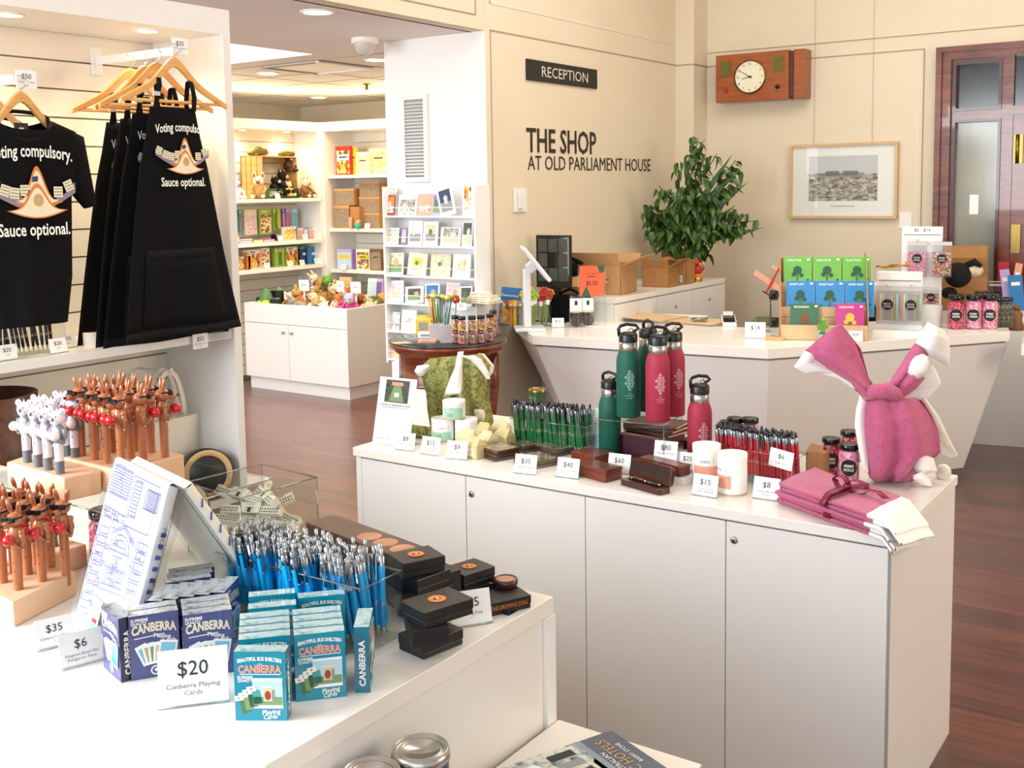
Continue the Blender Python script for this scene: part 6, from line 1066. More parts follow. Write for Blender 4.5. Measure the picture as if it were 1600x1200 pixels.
def toypack(x,y,z,m,lab,title,fig,ph=.2):
    p=Md@Vector((x,y,z+.0)); e=emp('toy_packet',p,rz,lab,'toy packet','small building toy packets',rot=(R(-8),0,rz)); obj('packet',M().box(-pw/2,0,0,pw/2,.012,ph,m),e,bev=.002)
    t=M().txt(title,'white_ink',(-pw*.12,-.001,ph*.9),X_,Z_,.011,pw*.5,bold=.02).disc((pw*.38,-.001,ph*.92),X_,Z_,.009,'white_ink',10,.006)
    c=dict(p='dgreen',y='yellow',o='orange')[fig]
    t.rect((0,-.0015,ph*.42),X_,Z_,.012,ph*.3,'leaf_green' if fig!='o' else 'brown').disc((0,-.002,ph*.62),X_,Z_,.024,c if fig!='o' else 'brown',10).disc((-.02,-.002,ph*.5),X_,Z_,.013,c if fig!='o' else 'brown',8).disc((.022,-.002,ph*.48),X_,Z_,.012,c if fig!='o' else 'brown',8)
    t.rect((.0,-.002,ph*.22),X_,Z_,.05,.016,'orange' if fig=='o' else 'lav').rect((.055,-.002,ph*.35),X_,(Z_+X_*.5).normalized(),.012,.012,c if fig!='o' else 'leaf_green').rect((-.05,-.002,ph*.3),X_,(Z_+X_*.5).normalized(),.01,.01,c if fig!='o' else 'leaf_green')
    obj('printed_front',t,e)
C('pk_green','#6bb53a',.3,coat=.5); C('pk_blue','#1c86c8',.3,coat=.5); C('pk_dark','#2c6640',.3,coat=.5); C('pk_pink','#c42a86',.3,coat=.5)
for i,lab in enumerate(('left','middle','right')):
    toypack(-w*.30+i*(pw+.005)-.0,.135,.254,'pk_green','light green toy packet on the back tier, '+lab,'CACTUS','p'); toypack(-w*.27+i*(pw+.003),.07,.124,'pk_blue','blue toy packet on the middle tier, '+lab,'MONEY PLANT','p')
toypack(-w*.22,.008,.004,'pk_dark','dark green toy packet on the front tier','BONSAI','o'); toypack(w*.3,.008,.004,'pk_pink','pink toy packet on the front tier at the right','SUNFLOWER','y')
p=Md@Vector((-w*.02,-.05,0)); e=emp('brick_cactus_toy',p,rz,'small green block cactus in a blue pot before the kraft display','toy'); obj('pot',M().box(-.022,-.02,0,.022,.02,.045,'sky_blue').box(-.017,-.015,.045,.017,.015,.05,'black'),e); obj('cactus',M().box(-.012,-.012,.05,.012,.012,.12,'green').box(-.03,-.01,.065,-.012,.01,.085,'green').box(-.03,-.01,.085,-.02,.01,.1,'green').box(.012,-.01,.075,.026,.01,.09,'green').box(-.008,-.008,.12,.008,.008,.135,'lime'),e)
p=Md@Vector((w*.36,-.03,0)); shelf_tag(p.x,p.y,ZD,rz,'$20','small white price card at the right of the kraft display',.075)
# toy plane
def plane(q,rz,lab,m,m2,s=1,rot=None):
    e=emp('balsa_plane',q,rz,lab,'toy plane','toy planes',rot=rot); obj('fuselage',M().tube([(0,-.1*s,0),(0,0,0.0),(0,.14*s,.005)],[.006*s,.012*s,.005*s],m,8).box(-.002,-.02*s,.008*s,.002,.03*s,.02*s,m),e); obj('wing',M().box(-.14*s,-.03*s,-.002,.14*s,.02*s,.002,m2),e,bev=.001); obj('tailplane',M().box(-.05*s,.12*s,0,.05*s,.145*s,.003,m2).box(-.0015,.115*s,0,.0015,.15*s,.035*s,m),e); obj('propeller',M().box(-.03*s,-.108*s,-.004*s,.03*s,-.104*s,.004*s,'black').ball((0,-.106*s,0),.006*s,'black'),e); return e
q=PD(1205,442,6.55); plane(q,0,'red and white toy plane on a wire left of the kraft display','red','salmon',.85,rot=(R(50),R(35),R(30)))
e=emp('plane_stand',(q.x,q.y+.01,ZD),0,'thin stand under the red toy plane with black clips','stand'); obj('stand_rod',M().tube([(.0,0,.002),(.0,0,q.z-ZD-.02)],.0025,'acrylic_edge',6).box(-.03,-.03,0,.03,.03,.004,'acrylic'),e)
# ---- sweets stands
def sweetbag(p,rz,w,h,m,lines,lab,striped=False):
    e=emp('sweets_bag',p,rz,lab,'sweets bag','bags of sweets hanging from hooks'); 
    obj('bag_film',M().box(-w/2,-.014,-h,w/2,.014,-.0,'film').rect((0,-.0145,-h*.06),X_,Z_,w,h*.1,'pale_grey'),e)
    t=M()
    if striped:
        cs=['salmon','cream','mint','lav','salmon','mint','tan','pale_blue']
        for i in range(8): t.tube([(-w*.42+w*.84*i/7,-.004,-h*.9),(-w*.42+w*.84*i/7,-.004,-h*.2)],w*.055,cs[i],6)
    else: t.box(-w*.46,-.011,-h*.95,w*.46,.011,-h*.3,m)
    obj('sweets',t,e); t=M().disc((0,-.0155,-h*.48),X_,Z_,w*.25,'black',20)
    for k,s in enumerate(lines): t.txt(s,'white_ink',(0,-.0165,-h*.46-k*h*.07),X_,Z_,h*.045,w*.32)
    obj('round_label',t,e); return e
def hookstand(px0,px1,pyt,pyb,lab,dy=0,z0=None,hdr=None,D=None,bags=()):
    c=Dk((px0+px1)/2,pyb) if D is None else PD((px0+px1)/2,pyb,D); sc=S(c); w=(px1-px0)*sc; h=(pyb-pyt)*sc; rz=face(c,-4); zb_=ZD if D is None else max(ZD,c.z); zb_=ZD; h=PD((px0+px1)/2,pyt,dep(c)).z-ZD
    e=emp('sweets_stand',(c.x,c.y,ZD),rz,lab,'display stand','white sweets stands'); obj('stand_panel',M().box(-w/2,.0,.02,w/2,.012,h,'white_gloss'),e,bev=.002); obj('stand_base',M().box(-w/2-.01,-.09,0,w/2+.01,.06,.02,'white_gloss'),e,bev=.002); obj('header_strip',M().box(-w/2+.01,-.003,h-.05,w/2-.01,0,h-.005,'white_paper').box(-w/2+.01,-.0035,h-.055,w/2-.01,-.001,h-.05,'gap'),e)
    if hdr: obj('header_lettering',M().txt(hdr,'ink',(0,-.004,h-.022),X_,Z_,.02),e)
    Mt=Matrix.Translation(Vector((c.x,c.y,ZD)))@Matrix.Rotation(rz,4,'Z')
    for x,z,bw,bh,m,ln,lb,stp in bags:
        X=x*w; Zh=h-z; obj('hook',M().tube([(X,0,Zh),(X,-.07,Zh-.004),(X,-.085,Zh+.018)],.0035,'white_gloss',8),e); p=Mt@Vector((X,-.045,Zh-.008)); sweetbag(p,rz,bw,bh,m,ln,lb,stp)
    return e
hookstand(1370,1438,424,520,'front white sweets stand with two bags of musk sticks',bags=((-.24,.075,.125,.215,None,('ROCK','STICKS'),'bag of pastel rock sticks on the front stand, left',True),(.27,.075,.12,.215,None,('ROCK','STICKS'),'bag of pastel rock sticks on the front stand, right',True)))
plane(PD(1392,416,6.45),0,'colourful toy plane resting on top of the front sweets stand','orange','green',.75,rot=(0,R(-10),R(-55)))
hookstand(1408,1468,354,505,'taller white sweets stand behind, headed $6 - $14',hdr='$6 - $14',D=7.05,bags=((-.1,.085,.12,.23,'candy_pink',('MUSK','STICKS'),'bag of pink musk sticks on the taller stand',False),(.5,.085,.12,.23,'candy',('MIXED','LOLLIES'),'bag of mixed sweets on the taller stand, right',False)))
q=PD(1455,449,6.95); sweetbag(q,face(q),.1,.13,'candy',('CHOC','BALLS'),'small bag of foil wrapped balls beside the front stand'); q=Dk(1453,512); tag(obj('grey_canister',M().lathe([(.05,0),(.055,.01),(.055,.13),(.001,.132)],'pale_grey',n=24),loc=(q.x,q.y+.05,ZD)),'pale grey round canister beside the front sweets stand','canister')
q=PD(1511,515,7.45); e=emp('hook_stand',(q.x,q.y,ZD),face(q),'thin white stand with long hooks holding dark sweets bags','display stand'); hh=PD(1511,421,7.45).z-ZD
obj('upright',M().box(-.02,0,0,.02,.1,hh,'white_gloss'),e,bev=.002); obj('hook',M().tube([(.02,.05,hh-.07),(.02,-.02,hh-.08),(.24,-.03,hh-.08),(.27,-.03,hh-.05)],.004,'white_gloss',8),e)
for x,lab in ((.07,'left dark bag of sweets on the thin hook stand'),(.18,'right dark bag of sweets on the thin hook stand')): p=Matrix.Translation(e.location)@Matrix.Rotation(face(q),4,'Z')@Vector((x,-.03,hh-.09)); sweetbag(p,face(q),.1,.16,'candy_dark',('CHOC','BITS'),lab)
for i,(px,lab,f,l) in enumerate(((1492,'raspberry sweets jar at the left of the desk jar row','candy_red',('RASPBERRY','DROPS')),(1519,'pink sweets jar in the middle of the desk jar row','candy_pink',('STRAWBERRY','CREAM')),(1545,'striped red sweets jar at the right of the desk jar row','candy_pink',('RASPBERRY','BULLETS')),(1532,'red sweets jar behind the desk jar row','candy_red',('MUSK','ROLLS')))):
    q=Dk(px,514 if i<3 else 507); jar((q.x,q.y+.02,ZD),.047,.2,f,lab,'sweets jars on the desk',lines=l,labr=.75)
for i,px in enumerate((1557,1566,1574)):
    q=Dk(px,512); jar((q.x,q.y,ZD),.03,.18,'candy_dark',('first','second','third')[i]+' slim dark sweets jar right of the red jars','slim dark jars at the desk end',lines=None)
q=P(1588,516,.86); e=emp('figurine',(q.x,q.y,.86),face(q),'small brown figurine on the right counter wing','figurine'); obj('figure_body',M().lathe([(.04,0),(.045,.02),(.03,.06),(.035,.1),(.015,.12)],'brown',n=12),e); obj('figure_head',M().ball((0,0,.135),.022,'brown',10),e)
# cardboard box with dark pom pom toy
q=PD(1512,478,7.35); sc=S(q); t=M().txt('VISITOR SERVICES','brown_letters',(-.02,-.141,.1),X_,Z_,.025,.3)
carton((q.x-.06,q.y,.86 if 0 else ZD+.0),face(q),.36,.28,.24,'cardboard box lettered for visitor services behind the sweets stands',m='kraft_dark',flaps=(('f',75,.12),('b',80,.18)),open_=True,txts=t)
e=emp('filing_shelf',(q.x-.06,q.y+.02,0),face(q),'low white cupboard under the visitor services box','cupboard'); obj('cupboard_body',M().box(-.3,-.2,0,.45,.25,ZD-.002,'white_lam'),e)
p=PD(1530,418,7.8); tag(obj('orange_folder',M().box(-.11,0,0,.11,.006,.30,'orange_foil'),loc=(p.x,p.y+.0,ZD+.2),rot=(R(-6),R(-8),face(p))),'orange folder standing in the visitor services box','folder')
p=PD(1497,425,7.12); e=emp('pompom_hat',(p.x,p.y,p.z-.12),face(p),'dark brown furry pompom toy on the visitor services box','toy'); obj('pompom',M().ball((0,0,.1),.085,'black_fur',20,(1,1,1)),e); obj('tuft',M().ball((-.05,0,-.02),.05,'black_fur',12,(1,1,.8)).tube([(.04,0,.16),(.1,-.02,.19),(.14,-.02,.16)],[.02,.025,.012],'black_fur',8),e); obj('cream_patch',M().ball((.1,.0,.13),.045,'cream2',12,(1.2,.6,.9)),e)
for i,(px0,px1,py0,py1,m,rot,lab) in enumerate(((1561,1574,410,470,'cherry',0,'red brochure standing at the right of the desk'),(1577,1586,411,440,'salmon',8,'orange and white leaflet behind the pink brochure'),(1572,1584,421,480,'lav',-8,'pale pink brochure beside the blue one'),(1582,1600,430,486,'blue',-6,'blue brochure at the right edge of the desk'))):
    D_=7.35-.05*i; a,b=PD(px0,py1,D_),PD(px1,py0,D_); sc=S(a); w=(px1-px0)*sc*1.15; z0=ZD-.0; h=b.z-z0; c=(a+b)/2; tag(obj('brochure',M().box(-w/2,0,0,w/2,.006,h,m).rect((0,-.001,h*.75),X_,Z_,w*.6,h*.1,'white_paper'),loc=(c.x,c.y,z0+.002),rot=(0,R(rot),face(c))),lab,'brochure')
q=PD(1350,470,6.9); e=emp('desk_chair',(q.x+.05,q.y+.15,0),R(150),'black office chair behind the kraft display and white till','chair'); obj('seat',M().box(-.22,-.22,.44,.22,.22,.52,'black_cloth'),e,bev=.03); obj('backrest',M().lathe([(.001,0),(.2,.0),(.2,.03),(.001,.03)],'black_cloth',c=(0,.2,.84),n=32,R_=(90,0,0),sy=1.1),e); obj('post',M().tube([(0,0,.06),(0,0,.45)],.03,'black',10),e); obj('back_support',M().box(-.03,.16,.48,.03,.2,.7,'black'),e)
for k in range(5): a=2*PI*k/5; obj('base_leg',M().tube([(0,0,.08),(.28*math.cos(a),.28*math.sin(a),.05),(.28*math.cos(a),.28*math.sin(a),0.02)],.02,'black',8),e)
for px,py,lab in ((1204,461,'upper black binder clip left of the kraft display'),(1206,503,'lower black cable holder left of the kraft display')):
    q=PD(px,py,6.5); tag(obj('cable_clip',M().lathe([(.03,0),(.03,.04),(.001,.04)],'black',n=14,R_=(0,90,0)).tube([(0,0,0),(0,0,-(q.z-ZD))],.003,'black',6),loc=q),lab,'clip')
# ================================================================ FOREGROUND DISPLAY TABLE
ZB=1.0; tx0,tx1,ty0,ty1=-3.0,-1.051,.93,1.636; ZP=.763
e=emp('display_table',(tx0,ty0,0),0,'white display plinth in the foreground holding pens, playing cards and boxes','display table'); W=tx1-tx0; Dp=ty1-ty0
obj('table_top',M().box(0,0,ZB-.032,W,Dp,ZB,'white_top'),e,bev=.001); obj('table_body',M().box(.005,.004,0,W-.004,Dp-.004,ZB-.0325,'white_lam'),e); obj('end_post',M().box(W-.004,Dp-.03,0,W+.004,Dp-.0,ZB-.033,'white_gloss'),e)
e=emp('low_plinth',(tx1+.006,.45,0),0,'lower white plinth beside the display table holding tins and a book','display table'); W2_=.29; obj('plinth_top',M().box(0,0,ZP-.02,W2_,1.19,ZP,'white_top'),e,bev=.001); obj('plinth_body',M().box(.004,.004,0,W2_-.004,1.186,ZP-.0205,'white_lam'),e)
def Tb(px,py,z=ZB): return P(px,py,z)
# tins
def tin(p,r,h,lab):
    e=emp('blue_candle_tin',p,face(p),lab,'tin','blue tins on the low plinth'); obj('tin_body',M().lathe([(r,0),(r,h*.93)],'tin_blue',n=40),e)
    obj('lid',M().lathe([(r,h*.9),(r*1.05,h*.91),(r*1.05,h*.95),(r*1.0,h),(r*.93,h),(r*.9,h*.975),(r*.78,h*.97),(r*.76,h*.985),(r*.70,h*.985),(r*.68,h*.97),(.001,h*.968)],'steel',n=48),e); obj('label',M().rect((0,-r-.001,h*.6),X_,Z_,r*.9,h*.3,'white_ink').rect((0,-r-.0015,h*.6),X_,Z_,r*.7,h*.2,'tin_blue'),e)
q=P(657,1167,.945); tin((q.x,q.y,ZP),.041,.945-ZP,'blue tin with steel lid at the bottom centre of the picture'); q=P(577,1203,.945); tin((q.x+.003,q.y,ZP),.041,.945-ZP,'blue tin nearer the camera, only its rim in view')
# book
zb_=ZP+.032; a,b,c=P(1042,1200,zb_),P(955,1141,zb_),P(775,1200,zb_); ue=(b-a).normalized(); ve=Vector((-ue.y,ue.x,0)); 
if ve.dot(c-b)<0: ve=-ve
hb=.24; wb=.30; e=emp('hotels_book',(b.x,b.y,ZP),0,'large book about historic hotels lying on the low plinth','book')
o0=Vector((0,0,0)); cor=[o0,-ue*hb,-ue*hb+ve*wb,ve*wb]
def slab(cs,z0,z1,m): v=[c+Z_*z0 for c in cs]+[c+Z_*z1 for c in cs]; return M().add(v,[(0,1,2,3),(7,6,5,4),(0,4,5,1),(1,5,6,2),(2,6,7,3),(3,7,4,0)],m)
ins=[c_*.985+(-ue*hb+ve*wb)*.0075 for c_ in cor]; obj('pages',slab(ins,.003,.029,'cream'),e); t=slab(cor,.029,.032,'grey'); t.f=t.f
C('book_slate','#4c5a70',.2,coat=.6); C('book_slate2','#7e93a6',.3,coat=.4)
t=slab(cor,.029,.032,'book_slate'); n0=lambda s_,t_:-ue*(hb*s_)+ve*(wb*t_)+Z_*.0324
obj('front_cover',t,e); obj('back_cover',slab(cor,0,.003,'book_slate'),e)
t=M().add([n0(0,.27),n0(1,.27),n0(1,1),n0(0,1)],[(0,1,2,3)],'art_town').add([n0(0,.23),n0(1,.23),n0(1,.30),n0(0,.30)],[(0,1,2,3)],'book_slate2')
for k in range(7): t.add([n0(.06+.13*k,.33)+Z_*.0003,n0(.14+.13*k,.33)+Z_*.0003,n0(.14+.13*k,.5)+Z_*.0003,n0(.06+.13*k,.5)+Z_*.0003],[(0,1,2,3)],'mid_grey' if k%2 else 'ink')
for k in range(5): t.disc(n0(.15+.16*k,.62)+Z_*.0005,ue,ve,.014,'ink' if k%2 else 'white_ink',10)
obj('cover_picture',t,e)
t=M().txt('BARRY STONE','white_ink',n0(.32,.07)+Z_*.0004,ue,ve,.0085,.07).txt('HISTORIC HOTELS','tan',n0(.5,.14)+Z_*.0004,ue,ve,.020,.2).txt('GREAT AUSTRALIAN','white_ink',n0(.5,.205)+Z_*.0004,ue,ve,.010,.13); obj('lettering',t,e)
# ---- character pens
def roo_proto(lab,grp):
    e=emp('kangaroo_pen',(0,0,0),0,lab,'novelty pen',grp); m='kangaroo'
    obj('barrel',M().lathe([(.0082,-.02),(.0085,.03),(.0088,.078)],m,n=16).ball((0,-.0088,.052),.0013,'black',6,k=4).ball((.002,-.0086,.036),.001,'black',6,k=4),e)
    obj('torso',M().lathe([(.0088,.076),(.0105,.08),(.0125,.095),(.0122,.108),(.0085,.116)],m,n=16,sy=.85),e)
    h=obj('head',M().ball((0,0,.129),.0145,m,16,(1,1.05,.95),k=9).ball((0,-.018,.124),.0085,m,12,(.9,1.5,.75)),e)
    obj('nose',M().ball((0,-.031,.125),.0032,'black',8,k=5),h)
    obj('sunglasses',M().box(-.014,-.0175,.129,-.001,-.013,.1365,'black_gloss').box(.001,-.0175,.129,.014,-.013,.1365,'black_gloss').box(-.015,-.016,.1345,.015,-.0135,.1375,'black_gloss').box(-.0152,-.015,.133,-.0142,.006,.136,'black').box(.0142,-.015,.133,.0152,.006,.136,'black'),h)
    for sg in (-1,1):
        obj('ear',M().ball((0,0,.013),.0055,m,10,(1,.6,2.5),k=8).ball((0,-.0018,.013),.004,'kanga_dark',8,(1,.5,2.4),k=6),h,loc=(sg*.0075,.002,.139),rot=(R(8),R(sg*14),0))
        a=obj('arm',M().ball((sg*.0145,0,.108),.0062,m,10,k=6).tube([(sg*.0145,0,.106),(sg*.016,.001,.092),(sg*.0145,-.001,.078)],[.0052,.0052,.0042],m,8).ball((sg*.0145,-.001,.076),.0038,m,8,k=5).ball((sg*.0175,-.002,.076),.0022,'chrome',6,k=4).tube([(sg*.0145,-.002,.076),(sg*.0115,-.013,.086),(sg*.0085,-.022,.095)],[.0034,.003,.003],m,8),e)
        obj('boxing_glove',M().ball((sg*.0088,-.026,.099),.0098,'glove_red',12,(1,1,1.05),k=8),a)
    return e
def koala_proto(lab,grp):
    e=emp('koala_pen',(0,0,0),0,lab,'novelty pen',grp); 
    obj('barrel',M().lathe([(.0085,-.02),(.0088,.026)],'koala_dark',n=16).lathe([(.0088,.026),(.009,.062)],'koala_white',n=16).ball((0,-.009,.05),.0013,'black',6,k=4),e)
    obj('torso',M().lathe([(.009,.06),(.0115,.066),(.0125,.08),(.0115,.092),(.007,.098)],'koala_grey',n=16,sy=.85).ball((0,-.004,.083),.010,'koala_white',10,(1,.9,1.2)),e)
    h=obj('head',M().ball((0,0,.111),.0145,'koala_white',16,(1.05,1,.95),k=9).ball((0,-.006,.106),.010,'koala_white',10),e)
    obj('face',M().ball((0,-.0165,.110),.003,'koala_dark',8,(1,.7,1.5),k=5).ball((-.006,-.0135,.115),.0014,'black',6,k=4).ball((.006,-.0135,.115),.0014,'black',6,k=4),h)
    for sg in (-1,1):
        obj('ear',M().ball((sg*.0125,0,.123),.0072,'koala_white',10,(1,.6,1)).ball((sg*.0125,-.003,.123),.0045,'lav',8,(1,.5,1)),h)
        a=obj('arm',M().tube([(sg*.0135,0,.09),(sg*.0155,0,.075),(sg*.013,-.003,.062),(sg*.01,-.018,.074)],[.005,.0052,.0042,.0036],'koala_grey',8).ball((sg*.0155,-.002,.062),.002,'chrome',6,k=4),e)
        obj('boxing_glove',M().ball((sg*.0088,-.024,.080),.0098,'glove_white',12,k=8),a)
    obj('tuft',M().lathe([(.003,.122),(.0,.132)],'koala_white',n=6,cap=False),h); return e
def block(cs,z0,z1,lab,name='pen_block'):
    return tag(obj(name,slab([Vector((c.x-cs[0].x,c.y-cs[0].y,0)) for c in cs],0,z1-z0,'pale_wood'),loc=(cs[0].x,cs[0].y,z0),bev=.003),lab,'pen holder')
def rect4(n,l,r_,extra=0): u=(l-n); v=(r_-n); v=v-u*(u.dot(v)/u.dot(u)); return [n,n+v,n+v+u,n+u]
zu=1.215; n_=P(186.5,735,zu); l_=P(99,714,zu); r2=P(287,710,zu); cs=rect4(n_,l_,r2); block(cs,1.162,zu,'pale wooden block holding the upper kangaroo pens')
UB=cs
pr_=roo_proto('glossy brown kangaroo pen with red boxing gloves on the upper block','kangaroo pens on the upper block'); first=True
un_=(cs[3]-cs[0]); vn_=(cs[1]-cs[0])
def put(pr_,p,rz,first,dx=0):
    s_=1.0
    if first: pr_.location=p; pr_.rotation_euler=(0,0,rz); return pr_
    return dup(pr_,p,rz)
spots=[(128,712,-60),(148,718,-60),(168,724,-58),(190,729,-55),(205,716,100),(224,722,105),(237,707,110),(258,714,105),(150,704,-60),(178,706,-50),(214,704,100),(165,711,-58),(195,700,110)]
for i,(px,py,off) in enumerate(spots): q=P(px,py,zu); put(pr_,(q.x,q.y,zu),face(q,off),i==0)
cs=[P(100,747,zu-.006),P(158,735,zu-.006),P(60,705,zu-.006),P(10,722,zu-.006)]; block(cs,1.162,zu-.006,'pale wooden block holding the koala pens')
pr_=koala_proto('grey and white koala pen with white boxing gloves on its block','koala pens on the block')
for i,(px,py,off) in enumerate(((43,722,-35),(60,729,-35),(76,734,-35),(94,740,-35),(106,714,-30),(85,716,-35),(66,712,-35),(118,718,-30),(100,705,-35))): q=P(px,py,zu-.006); put(pr_,(q.x,q.y,zu-.006),face(q,off),i==0)
zl=1.045; cs=[P(20,942,zl),P(119,893,zl),P(40,862,zl),P(-60,900,zl)]; LBk=cs; block(cs,ZB,zl,'pale wooden block holding the lower kangaroo pens')
pr_=roo_proto('glossy brown kangaroo pen with red boxing gloves on the lower block','kangaroo pens on the lower block')
for i,(px,py,off) in enumerate(((29,921,-45),(66,908,-35),(103,898,-30),(5,910,-45),(44,897,-35),(80,886,-30),(22,893,-40),(58,882,-35),(-10,900,-45),(2,884,-40),(36,874,-35),(90,900-14,-30))[:11]): q=P(px,py,zl); put(pr_,(q.x,q.y,zl),face(q,off),i==0)
pr_=koala_proto('koala pen behind the lower kangaroo pens','koala pens behind the lower kangaroos'); 
for i,(px,py) in enumerate(((16,830),(36,826),(-4,838))): q=P(px,py,zl+.045); 
q=P(17,800,1.1); pr_.location=(-2.02,1.2,1.045); dup(pr_,(-1.985,1.225,1.045)); block([Vector((-2.05,1.17,0)),Vector((-1.94,1.17,0)),Vector((-1.94,1.27,0)),Vector((-2.05,1.27,0))],ZB,1.045,'small pale block holding two koala pens behind the lower kangaroos')
# riser under the upper blocks
e=emp('acrylic_riser',(-2.22,1.19,ZB),0,'clear acrylic riser carrying the upper pen blocks','riser'); obj('riser_top',M().box(0,0,.156,.55,.34,.161,'acrylic'),e); obj('riser_side',M().box(0,0,0,.005,.34,.156,'acrylic'),e); obj('riser_side',M().box(.545,0,0,.55,.34,.156,'acrylic'),e); obj('riser_edge',M().tube([(0,0,.159),(.55,0,.159),(.55,.34,.159)],.0015,'acrylic_edge',6),e)
q=P(135,838,ZB); jar((-1.915,1.30,ZB),.036,.115,'candy_red','jar of red sweets standing under the acrylic riser',None,lines=('SWEET','DROPS'))
# ---- packaged printed tea towel on easel
C('print_blue','#5a63ae',.6); C('print_blue2','#4d5698',.6); C('label_teal','#7fc9b4',.5)
BL,BR_=P(112,986,ZB),P(200,1012,ZB); TL,TR=P(180,716,1.262),P(264,758,1.256)
o=BL; U=(BR_-BL); V=(TL-BL); U2=(TR-TL); e=emp('packaged_tea_towel',BL,0,'white tea towel printed with blue building sketches, wrapped and leaning on an easel','tea towel')
nrm=U.cross(V).normalized(); nrm=nrm if nrm.dot(O_-BL)>0 else -nrm
def tp(s_,t,k=0): return U*s_*(1-t)+U2*s_*t+V*t+nrm*(k+.0012*math.sin(PI*s_)*abs(math.sin(PI*t))**.5)
t=M().grid(lambda a,b:tp(a,b),12,16,'white_cloth').grid(lambda a,b:tp(a,b,-.022),12,16,'white_cloth')
for a in (0,1): t.grid(lambda s_,t_:tp(a,s_,-.022*t_)+U.normalized()*(.006 if a else -.006)*math.sin(PI*t_),16,4,'white_cloth')
for b in (0,1): t.grid(lambda s_,t_:tp(s_,b,-.022*t_)+V.normalized()*(.006 if b else -.0)*math.sin(PI*t_),12,4,'white_cloth')
obj('folded_cloth',t,e)
rnd=random.Random(11); t=M()
def ln(a,b,w=.0017,m='print_blue'):
    A_=tp(a[0],a[1],.0042);B2=tp(b[0],b[1],.0042); d=(B2-A_); s=d.cross(nrm).normalized()*w/2; t.add([A_-s,A_+s,B2+s,B2-s],[(0,1,2,3)],m)
def rc(x0,y0,x1,y1,fill=None,w=.0015,m='print_blue'):
    ln((x0,y0),(x1,y0),w,m);ln((x1,y0),(x1,y1),w,m);ln((x1,y1),(x0,y1),w,m);ln((x0,y1),(x0,y0),w,m)
    if fill:
        n=10
        for k in range(n): y=y0+(y1-y0)*(k+.5)/n; ln((x0,y),(x1,y),.0014,m)
def arch(cx,cy,rx,ry,n=10,w=.0015,m='print_blue'):
    pts=[(cx+rx*math.cos(PI*i/n),cy+ry*math.sin(PI*i/n)) for i in range(n+1)]
    for a,b in zip(pts,pts[1:]): ln(a,b,w,m)
rc(.05,.80,.42,.97,True); rc(.10,.93,.25,.98,w=.0012); arch(.22,.80,.07,.11,w=.0014); rc(.5,.72,.62,.94,True,m='print_blue2'); rc(.72,.80,.92,.92,True,m='print_blue2'); rc(.46,.66,.9,.96)
for k in range(8): rc(.06+.02*(k%2),.18+.055*k,.22,.22+.055*k)
rc(.05,.14,.24,.66); arch(.5,.50,.18,.1); arch(.5,.50,.13,.07); rc(.32,.40,.68,.50); rc(.42,.47,.58,.53); ln((.3,.60),(.5,.66)); ln((.5,.66),(.72,.58)); ln((.3,.585),(.5,.645)); ln((.5,.645),(.72,.565))
for k in range(5): rc(.34+.07*k,.30,.38+.07*k,.39)
rc(.3,.27,.7,.30); arch(.5,.39,.05,.05)
for k in range(7): rc(.76,.20+.06*k,.94,.245+.06*k); ln((.8,.2+.06*k),(.8,.245+.06*k)); ln((.87,.2+.06*k),(.87,.245+.06*k))
for k in range(34): x=rnd.uniform(.05,.85);y=rnd.uniform(.05,.62);l=rnd.uniform(.03,.1); (ln((x,y),(x+l,y+rnd.uniform(-.01,.01))) if k%2 else rc(x,y,x+l*.6,y+l*.5))
for k in range(10): rc(.08+.085*k,.04,.14+.085*k,.09)
ud=U2.normalized(); vd=V.normalized(); t.txt('RESPECT','print_blue2',tp(.26,.69,.005),ud,vd,.017,.09)
obj('printed_sketches',t,e); 
c=tp(.32,.125,.006); obj('care_label',M().rect(c,ud,vd,.062,.055,'white_paper').txt('Canberra','label_teal',c+vd*.013+nrm*.0006,ud,vd,.009,.05,bold=.02).rect(c-vd*.008+nrm*.0006,ud,vd,.05,.007,'red').rect(c-vd*.019+nrm*.0006+ud*.01,ud,vd,.03,.012,'label_teal'),e)
t=M().grid(lambda a,b:tp(-.03+1.08*a,-.01+1.03*b,.0085),12,14,'film'); t.grid(lambda a,b:tp(1.05,-.01+1.03*b,.0045-.04*a)+U.normalized()*.004*math.sin(b*19),3,14,'film'); obj('wrapper',t,e)
t=M()
for k in range(12): t.txt('RESPECT','print_blue2',tp(1.0,.72,-.01)+U.normalized()*.007,-vd,-nrm,.009,.07) if k==0 else t
for k in range(9): a=.12+.07*k; t.add([tp(1,a,-.004)+U.normalized()*.0068,tp(1,a+.03,-.004)+U.normalized()*.0068,tp(1,a+.035,-.016)+U.normalized()*.0068,tp(1,a+.01,-.016)+U.normalized()*.0068],[(0,1,2,3)],'print_blue2')
obj('edge_print',t,e)
e=emp('acrylic_easel',((TL.x+TR.x)/2,(TL.y+TR.y)/2,ZB),0,'clear folded acrylic easel behind the wrapped tea towels','easel'); E0=e.location.copy()
f0=[BL-E0-nrm*.028,BR_-E0-nrm*.028,TR-E0-nrm*.028,TL-E0-nrm*.028]; f0=[Vector((p.x,p.y,max(.002,p.z))) for p in f0]
bkv=Vector((.10,.20,0)); g0=[f0[0]+bkv+Vector((.0,.02,0)),f0[1]+bkv,f0[2],f0[3]]; g0[0].z=g0[1].z=.002
obj('front_sheet',M().add(f0,[(0,1,2,3)],'acrylic'),e,solid=.003); obj('back_sheet',M().add(g0,[(0,1,2,3)],'acrylic'),e,solid=.003); obj('easel_edge',M().tube([f0[1],f0[2],g0[1]],.0016,'acrylic_edge',6).tube([f0[3],f0[2]],.0016,'acrylic_edge',6),e)
